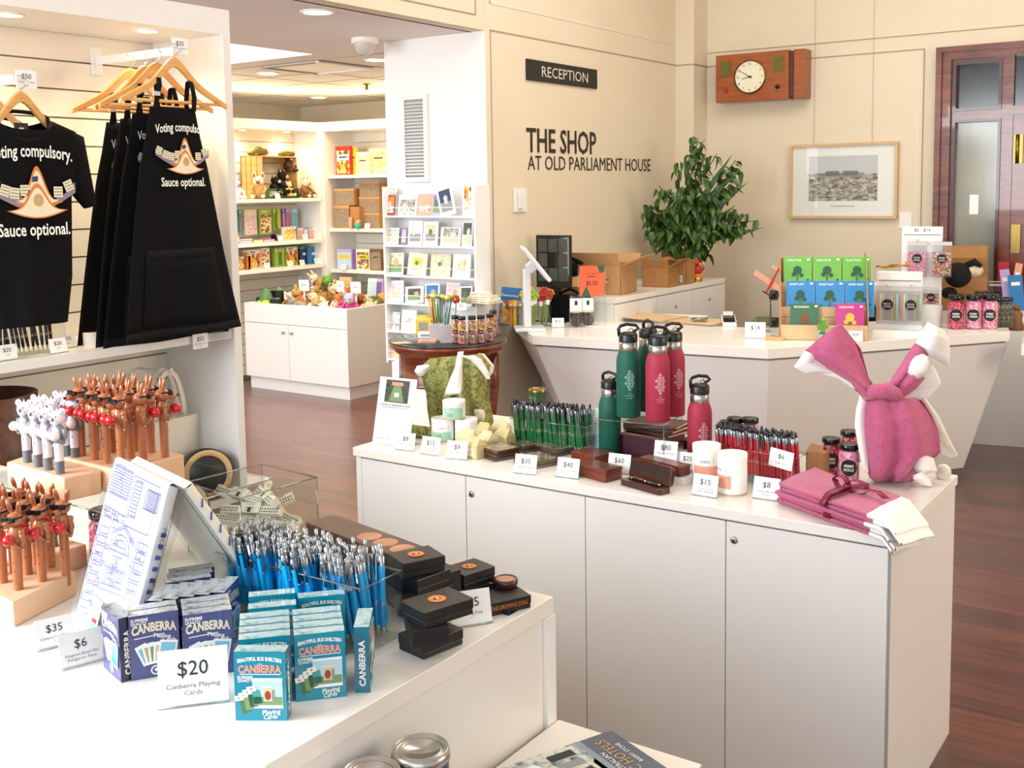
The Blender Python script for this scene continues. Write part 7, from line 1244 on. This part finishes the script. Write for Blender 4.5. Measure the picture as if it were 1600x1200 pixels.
e=emp('packaged_tea_towel',E0,0,'second wrapped grey and white towel on the far side of the easel','tea towel'); nb=(g0[2]-g0[1]).cross(g0[0]-g0[1]).normalized(); nb=nb if nb.y>0 else -nb
def bp2(s_,t,k): a=g0[0]*(1-s_)+g0[1]*s_; b=g0[3]*(1-s_)+g0[2]*s_; return a*(1-t)+b*t+nb*k+Vector((.006,0,0))
t=M().grid(lambda a,b:bp2(a,b,.004),8,8,'white_cloth').grid(lambda a,b:bp2(a,b,.022),8,8,'white_cloth'); t.grid(lambda a,b:bp2(1,a,.004+.018*b)+Vector((.005*math.sin(PI*b),0,0)),10,5,'canvas_cloth').grid(lambda a,b:bp2(a,1,.004+.018*b),8,4,'white_cloth')
for k in range(9): t.tube([bp2(1,.05+.1*k,.008)+Vector((.006,0,0)),bp2(1,.09+.1*k,.018)+Vector((.006,0,0))],.0016,'print_blue2',5)
obj('folded_cloth',t,e)
# ---- price signs on the table
def tsign(px,py,price,line,lab,s,rz=0): q=P(px,py,ZB); return shelf_tag(q.x,q.y,ZB,face(q,rz),price,lab,s,'price signs on the foreground table',line)
tsign(88,1012,'$35','Canberra Tea Towel','$35 price sign before the lower pen block',.062,12); tsign(130,1040,'$6','Kangaroo Boxer Pen|Kangaroo Pens','$6 price sign at the foot of the wrapped tea towel',.068,14); tsign(303,1103,'$20','Canberra Playing|Cards','large $20 price sign before the navy playing cards',.102,-4)
# ---- playing cards
CW,CD,CHh=.074,.023,.102
def cards_proto(kind,lab,grp):
    n='navy' if kind=='n' else 'teal'; e=emp('card_pack',(0,0,0),0,lab,'playing cards',grp); w,d,h=CW,CD,CHh
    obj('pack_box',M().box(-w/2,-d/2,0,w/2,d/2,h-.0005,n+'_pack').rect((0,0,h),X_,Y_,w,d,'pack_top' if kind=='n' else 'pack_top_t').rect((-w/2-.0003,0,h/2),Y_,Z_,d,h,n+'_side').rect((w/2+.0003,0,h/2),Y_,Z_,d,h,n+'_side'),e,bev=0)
    y=-d/2-.0006; t=M()
    if kind=='n':
        t.txt('SUPREME','white_ink',(-w*.46,y,h*.93),X_,Z_,.0045,.026,'l',bold=.03).txt('QUALITY','white_ink',(-w*.46,y,h*.875),X_,Z_,.0045,.024,'l',bold=.03).txt('CANBERRA','cream',(0,y,h*.76),X_,Z_,.0135,w*.9,bold=.04,curve=.004).rect((-w*.1,y,h*.655),(X_+Z_*.06).normalized(),Z_,w*.6,.0015,'white_ink').txt('Playing','white_ink',(w*.16,y,h*.64),(X_-Z_*.2),Z_,.006,.026,bold=.02).txt('Cards','white_ink',(w*.3,y,h*.57),(X_-Z_*.2),Z_,.006,.02,bold=.02)
        for k,a in enumerate((22,12,4,-4)):
            q=Matrix.Rotation(R(a),2); pts=[q@Vector(p)+Vector((-.012+.006*k,h*.30)) for p in ((-.009,-.008),(.009,-.008),(.009,.026),(-.009,.026))]; t.poly((0,y-.0002*(k+1),0),X_,Z_,[tuple(p) for p in pts],'white_paper'); pts=[q@Vector(p)+Vector((-.012+.006*k,h*.30)) for p in ((-.006,-.004),(.004,-.004),(.004,.02),(-.006,.02))]; t.poly((0,y-.0002*(k+1)-.0001,0),X_,Z_,[tuple(p) for p in pts],('sky_blue','tan','grass_g','stone')[k])
        q=Matrix.Rotation(R(-10),2); pts=[q@Vector(p)+Vector((.017,h*.31)) for p in ((-.0135,-.012),(.0135,-.012),(.0135,.026),(-.0135,.026))]; t.poly((0,y-.0012,0),X_,Z_,[tuple(p) for p in pts],'white_paper'); pts=[q@Vector(p)+Vector((.017,h*.31)) for p in ((-.011,-.009),(.011,-.009),(.011,.022),(-.011,.022))]; t.poly((0,y-.0013,0),X_,Z_,[tuple(p) for p in pts],'sky_blue'); pts=[q@Vector(p)+Vector((.017,h*.31)) for p in ((-.011,-.009),(.011,-.009),(.011,.0),(-.011,.004))]; t.poly((0,y-.0014,0),X_,Z_,[tuple(p) for p in pts],'teal')
        t.disc((0,y,h*.115),X_,Z_,.0075,'white_ink',20).disc((0,y-.0001,h*.115),X_,Z_,.0055,'navy_pack',16).disc((0.001,y-.0002,h*.12),X_,Z_,.0028,'white_ink',10)
    else:
        t.txt('BEAUTIFUL BUS SHELTERS','white_ink',(0,y,h*.865),X_,Z_,.0052,w*.86,bold=.04,curve=.0035).txt('OF','white_ink',(0,y,h*.815),X_,Z_,.0035).txt('CANBERRA','salmon',(0,y,h*.745),X_,Z_,.0105,w*.84,bold=.04,curve=.001).rect((0,y,h*.675),X_,Z_,w*.8,.0012,'white_ink').txt('SUPREME','white_ink',(-w*.44,y,h*.63),X_,Z_,.004,.022,'l',bold=.03).txt('QUALITY','white_ink',(-w*.44,y,h*.585),X_,Z_,.004,.022,'l',bold=.03)
        t.rect((w*.14,y,h*.40),X_,Z_,w*.58,h*.44,'white_paper').rect((w*.14,y-.0002,h*.405),X_,Z_,w*.56,h*.36,'pale_blue').rect((w*.14,y-.0003,h*.29),X_,Z_,w*.56,h*.12,'grass_g').rect((w*.16,y-.0004,h*.385),X_,Z_,w*.2,h*.2,'stone').disc((w*.14,y-.0005,h*.37),X_,Z_,.0045,'rust',14,.007).rect((w*.245,y-.0005,h*.37),X_,Z_,w*.05,h*.16,'mid_grey').rect((w*.16,y-.0005,h*.49),X_,Z_,w*.26,h*.02,'cream')
        for k in range(4):
            x=-w*.42+.006*k; z=h*(.33+.045*k); t.rect((x,y-.0002*k-.0002,z),(X_+Z_*.18).normalized(),(Z_-X_*.18).normalized(),.013,.008,'white_paper').rect((x+.008,y-.0001*k,z-.012),(X_+Z_*.18).normalized(),(Z_-X_*.18).normalized(),.012,.02,('leaf_green','grass_g','dgreen','teal')[k]).rect((x,y-.0002*k-.0003,z),X_,Z_,.002,.003,'red' if k%2 else 'black')
        t.txt('Playing','white_ink',(w*.2,y,h*.13),(X_+Z_*.1),Z_,.007,.026,bold=.02).txt('Cards','white_ink',(w*.18,y,h*.06),(X_+Z_*.1),Z_,.0065,.02,bold=.02)
    obj('printed_front',t,e); obj('side_lettering',M().txt('CANBERRA','white_ink',(w/2+.0008,0,h*.45),Z_,-Y_,.009,h*.7,bold=.03).txt('CANBERRA','white_ink',(-w/2-.0008,0,h*.45),Z_,Y_,.009,h*.7,bold=.03),e)
    return e
N_=cards_proto('n','navy pack of playing cards in the foreground cluster','navy playing card packs'); T_=cards_proto('t','teal pack of playing cards in the foreground cluster','teal playing card packs'); nf=tf=True
def cardp(kind,p,rz,lab=None,rot=None):
    global nf,tf
    pr=N_ if kind=='n' else T_; f=nf if kind=='n' else tf
    if f:
        pr.location=p; pr.rotation_euler=rot or (0,0,rz); o=pr
        if kind=='n': nf=False
        else: tf=False
    else: o=dup(pr,p,rz,rot=rot)
    if lab: o['label']=lab
    return o
def away(q,k,rz): return Vector((q.x-math.sin(rz)*k,q.y+math.cos(rz)*k,ZB))
def side(q,k,rz): return Vector((q.x+math.cos(rz)*k,q.y+math.sin(rz)*k,ZB))
q=P(244,1056,ZB); rz=face(q,3); q.z=ZB; cardp('n',away(q,.008,rz),rz,'navy pack of playing cards at the front left, its print in full view')
q2=P(328,1054,ZB); q2.z=ZB; rz2=face(q2,3); cardp('n',away(q2,.008,rz2),rz2,'navy pack of playing cards at the front, second from the left')
for k in (1,2): cardp('n',away(q2,.008+.025*k,rz2),rz2,('first','second')[k-1]+' navy pack behind the front pack that is second from the left')
cardp('n',away(q,.034,rz),rz,'navy pack directly behind the front left navy pack')
c=side(away(q,.035,rz),-.052,rz); cardp('n',c,rz-R(72),'navy pack turned edge on at the far left of the cards')
for k in range(5):
    c=side(away(q2,.112,rz2),-.062+.0245*k,rz2); cardp('n',c,rz2+R(90-24),'navy pack in the row of five seen from their edges, '+('first','second','third','fourth','fifth')[k]+' from the left')
for k in range(3): c=side(away(q2,.168+.024*k,rz2),-.02+.004*k,rz2); cardp('n',c,rz2+R(4),'navy pack '+('in front','in the middle','at the rear')[k]+' of the rear trio of navy packs')
q3=P(410,1124,ZB); q3.z=ZB; rz3=face(q3,-16); cardp('t',away(q3,.008,rz3),rz3,'teal pack of playing cards standing frontmost by itself')
qa=P(415,1080,ZB); qa.z=ZB; qb=P(502,1090,ZB); qb.z=ZB; rza=face(qb,2)
cardp('t',away(qb,.006,rza),rza,'teal pack at the front of the right teal column, print in full view')
for k in range(1,4): cardp('t',away(qb,.006+.0265*k,rza),rza,'teal pack '+('second','third','fourth')[k-1]+' from the front of the right teal column')
ql=side(away(qb,.01,rza),-.079,rza)
for k in range(4): cardp('t',away(ql,.0265*k,rza),rza,'teal pack '+('first','second','third','fourth')[k]+' from the front of the left teal column')
for k in range(3): cardp('t',side(away(ql,.118+.026*k,rza),.012+.078*(k==1),rza),rza,'teal pack '+('left of','right of','behind')[k]+' the pair at the back of the teal packs')
q5=P(571,1074,ZB); q5.z=ZB; cardp('t',away(q5,.02,face(q5)),face(q5)+R(84),'teal pack standing edge on beside the blue pens')
# ---- blue pens
pr_=pen_proto('pen_blue','bright blue metal pen standing in the large clear bin','blue pens in the large clear bin',plung='pen_chrome')
pen_bin((-1.515,1.245,ZB),R(1),.345,.10,.112,25,5,pr_,R(-9),'large clear acrylic bin full of bright blue pens',3,jit=.03,psc=1.02)
# ---- acrylic box of white building shaped models
z_=1.15; A1,B1,C1=P(297,754,z_),P(412,724,z_),P(498,745,z_)
u=(C1-B1); v=(A1-B1); v=v-u*(u.dot(v)/u.dot(u)); e=emp('acrylic_box',(B1.x,B1.y,ZB),0,'open clear acrylic box full of white building shaped models','acrylic box'); u.z=v.z=0; hz=z_-ZB
over=max(0,(B1+u).y-ty1+.01,B1.y-ty1+.01); e.location.y-=over
t=M(); cr_=[Vector((0,0,0)),u,u+v,v]
for a,b in zip(cr_,cr_[1:]+cr_[:1]): t.add([a,b,b+Z_*hz,a+Z_*hz],[(0,1,2,3)],'acrylic')
t.add([c+Z_*.002 for c in cr_],[(0,1,2,3)],'acrylic'); obj('box_walls',t,e,solid=.0025); obj('box_edges',M().tube([c+Z_*hz for c in cr_],.0018,'acrylic_edge',6,True).tube([cr_[0],cr_[0]+Z_*hz],.0018,'acrylic_edge',6).tube([cr_[1],cr_[1]+Z_*hz],.0018,'acrylic_edge',6).tube([cr_[2],cr_[2]+Z_*hz],.0018,'acrylic_edge',6).tube([cr_[3],cr_[3]+Z_*hz],.0018,'acrylic_edge',6),e)
Oe=e.location.copy(); C('eraser','#ece5d4',.55)
rnd=random.Random(4); labs=['lying lowest at the left of the box','lying lowest at the right of the box','standing upright facing forward at the right','slanting across the middle of the pile','lying on the left of the pile','lying rearmost in the pile','tilted at the top of the pile','poking up at the right end of the pile','lying flat near the front of the box','resting under the tilted one','lying crosswise in the middle','leaning on the right wall of the box']
for i in range(12):
    s_=rnd.uniform(.3,.7); t_=rnd.uniform(.3,.7); 
    if i in (0,4): s_,t_=.3,.62
    if i in (1,2,7,11): s_,t_=.62+.04*(i%3),.3+.1*(i%3)
    p=Oe+u*s_+v*t_+Z_*(.02+.0085*i)
    e=emp('building_model',p,0,'white building shaped model '+labs[i],'souvenir model','white building models in the clear box',rot=(R(rnd.uniform(-60,-20) if i!=2 else -5),R(rnd.uniform(-22,22)),rnd.uniform(-.9,1.0) if i!=2 else .35)); L=.072
    obj('model_body',M().box(-L,-.008,0,L,.008,.016,'eraser').box(-L*.35,-.010,0,L*.35,.010,.022,'eraser').box(-L,-.009,.014,-L*.75,.009,.019,'eraser').box(L*.75,-.009,.014,L,.009,.019,'eraser'),e,bev=.0008)
    t=M()
    for k in range(8):
        x=-L*.93+.006*k
        for sg in (-1,1):
            for zz in (.004,.010): t.rect((sg*(abs(x)),-.0085,zz),X_,Z_,.0028,.0032,'ink')
    t.rect((0,-.0105,.006),X_,Z_,.009,.010,'ink').rect((0,-.0103,.0115),X_,Z_,.018,.001,'ink').rect((-.009,-.0103,.006),X_,Z_,.001,.011,'ink').rect((.009,-.0103,.006),X_,Z_,.001,.011,'ink')
    for k in range(4): t.rect((-.008+.0053*k,-.0105,.018),X_,Z_,.002,.002,'ink')
    for k in range(7): t.rect((-L*.8+.005*k,0,.0163),X_,Y_,.004,.0012,'ink')
    obj('printed_windows',t,e)
# ---- wooden coin box on black trays
za=1.10; a,b=P(492,812,za),P(652,872,za); d=(b-a); L=d.length; rz=math.atan2(d.y,d.x); c=(a+b)/2; ymax=1.60
e=emp('coin_display_box',(c.x,c.y+.012,ZB+.075),rz,'long dark wooden box with three round copper coloured insets','wooden box'); obj('box_body',M().prism(rr(L/2,.037,.012),0,.026,'dark_wood'),e,bev=.003)
t=M()
for k in range(3): x=L*(.02+.155*k); obj('round_inset',M().lathe([(.0235,.0262),(.0225,.0258),(.0215,.0266),(.001,.0266)],'coin_wood',c=(x,0,0),n=32,sy=1),e)
e=emp('black_tray',(c.x+.01,c.y+.02,ZB),rz,'flat black box under the long wooden coin box','box'); obj('box_body',M().box(-L/2-.01,-.04,0,L/2+.035,.045,.074,'dark_box'),e,bev=.0015)
def logo(t,c,r):
    c=Vector(c); t.disc(c,X_,Y_,r,'orange_foil',28).disc(c+Z_*.0003,X_,Y_,r*.96,'dark_box',28).disc(c+Z_*.0005,X_,Y_,r*.9,'orange_foil',28); 
    t.poly(c+Z_*.0008,X_,Y_,[(-r*.5,-r*.1),(-r*.2,-r*.3),(0,-r*.1),(r*.4,-r*.35),(r*.3,0),(r*.55,r*.2),(r*.15,r*.2),(0,r*.4),(-r*.15,r*.15),(-r*.45,r*.2)],'ink').disc(c+Z_*.001,X_,Y_,r*.16,'white_ink',10).disc(c+Z_*.001+X_*r*.25,X_,Y_,r*.1,'sky_blue',8); return t
def bbox_(px,py,zt,w,d,h,rz,lab,lg=False,txt=None):
    q=P(px,py,zt); e=emp('black_gift_box',(q.x,min(q.y,1.585),zt-h),face(q)+R(rz),lab,'box','black gift boxes'); obj('box_base',M().box(-w/2,-d/2,0,w/2,d/2,h*.35,'dark_box'),e,bev=.001); obj('lid',M().box(-w/2-.001,-d/2-.001,h*.36,w/2+.001,d/2+.001,h,'dark_box'),e,bev=.0015)
    if lg: obj('round_sticker',logo(M(),(0,0,h+.0006),min(w,d)*.24),e)
    if txt=='f': obj('lettering',M().txt('THE DROVING DOG','orange_foil',(-w*.02,-d/2-.0016,h*.55),X_,Z_,h*.32,w*.86),e)
    if txt=='l': obj('lettering',M().txt('THE DROVING DOG','orange_foil',(-w/2-.0016,0,h*.55),-Y_,Z_,h*.32,d*.86),e)
    if txt=='r': obj('lettering',M().txt('THE DROVING DOG','orange_foil',(w/2+.0016,0,h*.55),Y_,Z_,h*.32,d*.86),e)
    return e
H_=.0275
bbox_(673,985,1+H_,.085,.062,H_,40,'bottom black box of the front stack'); bbox_(667,972,1+2*H_,.06,.055,H_,12,'small middle black box of the front stack'); bbox_(683,936,1+3*H_,.095,.068,H_,35,'top black box of the front stack, with an orange round sticker',True)
bbox_(655,925,1+H_,.09,.07,H_,10,'bottom black box of the stack beside the blue pens'); bbox_(655,912,1+2*H_,.1,.07,H_,22,'black box lettered in orange, second in the stack beside the pens',txt='f'); bbox_(656,890,1+3*H_,.078,.072,H_,42,'plain black box, third in the stack beside the pens'); bbox_(650,866,1+4*H_,.08,.066,H_,25,'topmost black box beside the blue pens, with an orange sticker',True)
bbox_(742,906,1+H_,.075,.062,H_,30,'lower black box behind the price sign'); bbox_(733,885,1+2*H_,.072,.06,H_,38,'black box with orange sticker on the stack behind the price sign',True)
q=P(785,925,1.024); e=bbox_(784,928,1.024,.085,.06,.024,28,'flat black box lettered in orange at the right rear table corner',txt='f')
q=P(790,915,1.024); e=emp('wooden_keyring',(q.x,q.y-.0,1.0245),0,'round dark wooden keyring with a copper coloured face on a black box','keyring'); obj('wooden_disc',M().lathe([(.021,0),(.023,.004),(.023,.011),(.021,.014),(.0175,.014),(.017,.0125),(.001,.0125)],'dark_wood',n=32),e); obj('copper_face',M().lathe([(.017,.0126),(.001,.013)],'coin_wood',n=28,cap=False),e); obj('chain_ring',M().tube([(-.03+.009*math.cos(a),-.004+.009*math.sin(a),.003) for a in [2*PI*i/14 for i in range(14)]],.0011,'gold',6,True).tube([(-.023,0,.006),(-.03,-.002,.005)],.003,'gold',8),e)
q=P(798,957,ZB); tag(obj('ribbon_loop',M().box(-.006,-.014,0,.006,.014,.001,'black').box(-.006,-.014,.001,.006,-.012,.008,'black'),loc=(min(q.x,-1.07),q.y,ZB)),'short black ribbon tab lying before the keyring box','ribbon')
q=P(738,978,ZB); e=shelf_tag(q.x,q.y,ZB,R(55),'$25','clear price sign seen edge on before the black boxes',.075,'price signs on the foreground table','Droving Dog')
# ================================================================ SHELF GOODS ON THE NEAR UNIT
zs_=ZS
pr_=pen_proto('pen_black','black metal pen standing in the clear bin on the wall unit shelf','black pens on the wall unit shelf',top='pen_dark')
a=PX(104,545,XN-.09); pen_bin((XN-.09,a.y-.42,zs_),PI/2,.42,.09,.1,25,1,pr_,R(-8),'clear bin of black pens on the wall unit shelf under the t-shirts',5,psc=1.0)
def ncard(px,py,price,lab,dx=.03): q=PX(px,py,XN-dx); return shelf_tag(q.x,q.y,zs_,PI/2,price,lab,.062,'price cards on the wall unit shelf','Gift')
ncard(14,560,'$20','$20 price card at the left end of the wall unit shelf',.05); ncard(93,548,'$20','$20 price card before the black pens',.045); ncard(108,540,'$35','$35 price card behind the $20 one beside the coasters',.12)
q=PX(147,530,XN-.14)
for k in range(5): tag(obj('round_coaster',M().lathe([(.044,0),(.045,.002),(.045,.007),(.044,.0085)],'white_gloss',n=32).lathe([(.039,.0086),(.001,.0087)],'rust' if k==4 else 'white_paper',n=28,cap=False),loc=(XN-.14,q.y,zs_+.0088*k)),('lowest','second','third','fourth','top, red printed')[k]+' white round coaster of the stack on the wall unit shelf','coaster','stacked round coasters')
q=PX(178,541,XN-.06); tag(obj('round_coaster',M().lathe([(.04,0),(.041,.003),(.04,.005),(.001,.005)],'salmon',n=28),loc=(q.x,q.y,zs_)),'single pink printed coaster lying beside the coaster stack','coaster')
# tote bag hanging below the shelf
q=PX(250,575,XN-.25); e=emp('tote_bag',(XN-.22,q.y,q.z),PI/2,'cream canvas tote bag hanging under the wall unit shelf','bag'); zb_=PX(290,722,XN-.2).z-q.z
obj('bag_body',M().grid(lambda s_,t:(-.15+.30*s_+.01*t,-.03*math.sin(PI*s_)-.008*math.sin(s_*9+t*3),-.19+(zb_+.19)*t),20,14,'canvas_cloth').grid(lambda s_,t:(-.15+.30*s_+.01*t,.02*math.sin(PI*s_),-.19+(zb_+.19)*t),12,8,'canvas_cloth'),e)
for y in (-.02,.02): obj('handle',M().grid(lambda s_,t:(-.08+.02*t+(.16-.04*t)*s_+.0,y+.006*math.sin(s_*7),-.19+(.19-.022*t)*math.sin(PI*s_)**.6),24,2,'canvas_cloth'),e,solid=.003)
tag(obj('bag_peg',M().tube([(XN-.385,q.y,q.z-.012),(XN-.19,q.y,q.z-.012),(XN-.18,q.y,q.z+.005)],.005,'white_gloss',8)),'white peg holding the canvas tote bag','peg')
# black purses at the lower right of the unit
for i,(px,py,dx,rr_,lab) in enumerate(((322,740,.08,.095,'upper round black leather case with a tan ring, on the lower shelf'),(285,790,.02,.09,'lower round black leather case with a tan ring'))):
    q=PX(px,py,XN-dx); e=emp('round_leather_case',q,R(60),lab,'case',rot=(R(-12),R(-18),R(62))); obj('case_body',M().lathe([(.001,.06),(rr_*.95,.06),(rr_,.05),(rr_,-.05),(rr_*.96,-.055)],'black_gloss' if 0 else 'dark_box',n=36,R_=(90,0,0)),e); obj('tan_ring',M().lathe([(rr_*.7,.0),(rr_*.72,.008),(rr_*.93,.008),(rr_*.96,.0)],'tan',c=(0,-.054,0),n=36,R_=(90,0,0),cap=False),e); obj('embossed_face',M().lathe([(rr_*.7,.002),(.001,.004)],'walnut',c=(0,-.054,0),n=30,R_=(90,0,0),cap=False),e)
q=PX(322,740,XN-.08); zsh=q.z-.085
e=emp('lower_shelf',(XN,q.y,zsh),PI/2,'white lower shelf of the wall unit under the round leather cases','shelf'); obj('shelf_board',M().box(-1.6,.0,-.03,.1,.38,0,'white_lam'),e)
q=PX(8,650,XN-.06); e=emp('brown_basket',(XN-.16,q.y,zsh),0,'brown round basket on the lower shelf behind the koala pens','basket'); hb_=q.z+.06-zsh; obj('basket_wall',M().lathe([(.13,0),(.16,hb_*.6),(.15,hb_),(.14,hb_),(.14,hb_*.5),(.1,.01)],'walnut',n=32,cap=False),e); obj('pink_band',M().lathe([(.152,hb_*.25),(.162,hb_*.4),(.163,hb_*.55),(.160,hb_*.6)],'salmon',n=32,cap=False),e)
# ================================================================ LIGHT
w=bpy.data.worlds.new('sky'); SC.world=w; w.use_nodes=True; bg=w.node_tree.nodes['Background']; bg.inputs[0].default_value=(.86,.93,1,1); bg.inputs[1].default_value=.85
def area(n,loc,rot,sx,sy,e,col=(1,1,1)):
    l=bpy.data.lights.new(n,'AREA'); l.shape='RECTANGLE'; l.size=sx; l.size_y=sy; l.energy=e; l.color=col
    o=bpy.data.objects.new(n,l); COL.objects.link(o); o.location=loc; o.rotation_euler=[R(a) for a in rot]; return o
area('window_daylight',(-3.2,-1.0,2.1),(75,0,-12),1.8,1.6,150,(.92,.96,1))
area('window_daylight_wide',(.3,-2.4,2.4),(85,0,0),4.5,2.6,30,(.97,.97,1))
area('cool_fill_left',(-6.8,.2,1.7),(90,0,5),2.4,2.0,95,(.95,.97,1))  # added cool fill that brightens the front of the far bin
area('ambient_fill_reception',(-1.6,5.2,4.2),(0,0,0),3.2,3.0,85,(1,.93,.82))  # added overhead fill, raises the ambient light around the desk
area('warm_fill_right',(2.9,4.2,2.2),(0,78,0),1.6,1.6,65,(1,.80,.58))  # added warm fill, tints the faces turned to the right
area('coffer_fill',(-6.4,4.5,3.25),(0,0,0),1.5,1.6,45,(1,.95,.88))  # added light hidden in the coffer to whiten its sides
area('ceiling_strip_far',(-6.6,7.3,2.66),(0,0,0),2.5,.8,30,(1,.78,.46))
area('ceiling_panel_left',(-5.6,3.0,2.66),(0,0,0),1.8,2.2,45,(1,.97,.92))
area('canopy_uplight',(-6.6,7.95,2.47),(180,0,0),2.0,.2,9,(1,.82,.5))
area('canopy_uplight',(-7.8,6.6,2.47),(180,0,0),.2,2.0,9,(1,.82,.5))
v=SC.view_settings; v.view_transform='Standard'; v.look='None'; v.gamma=1; v.exposure=.45; v.use_curve_mapping=False
SC.cycles.max_bounces=8; SC.cycles.transparent_max_bounces=24; SC.cycles.sample_clamp_indirect=6; SC.cycles.caustics_reflective=False; SC.cycles.caustics_refractive=False
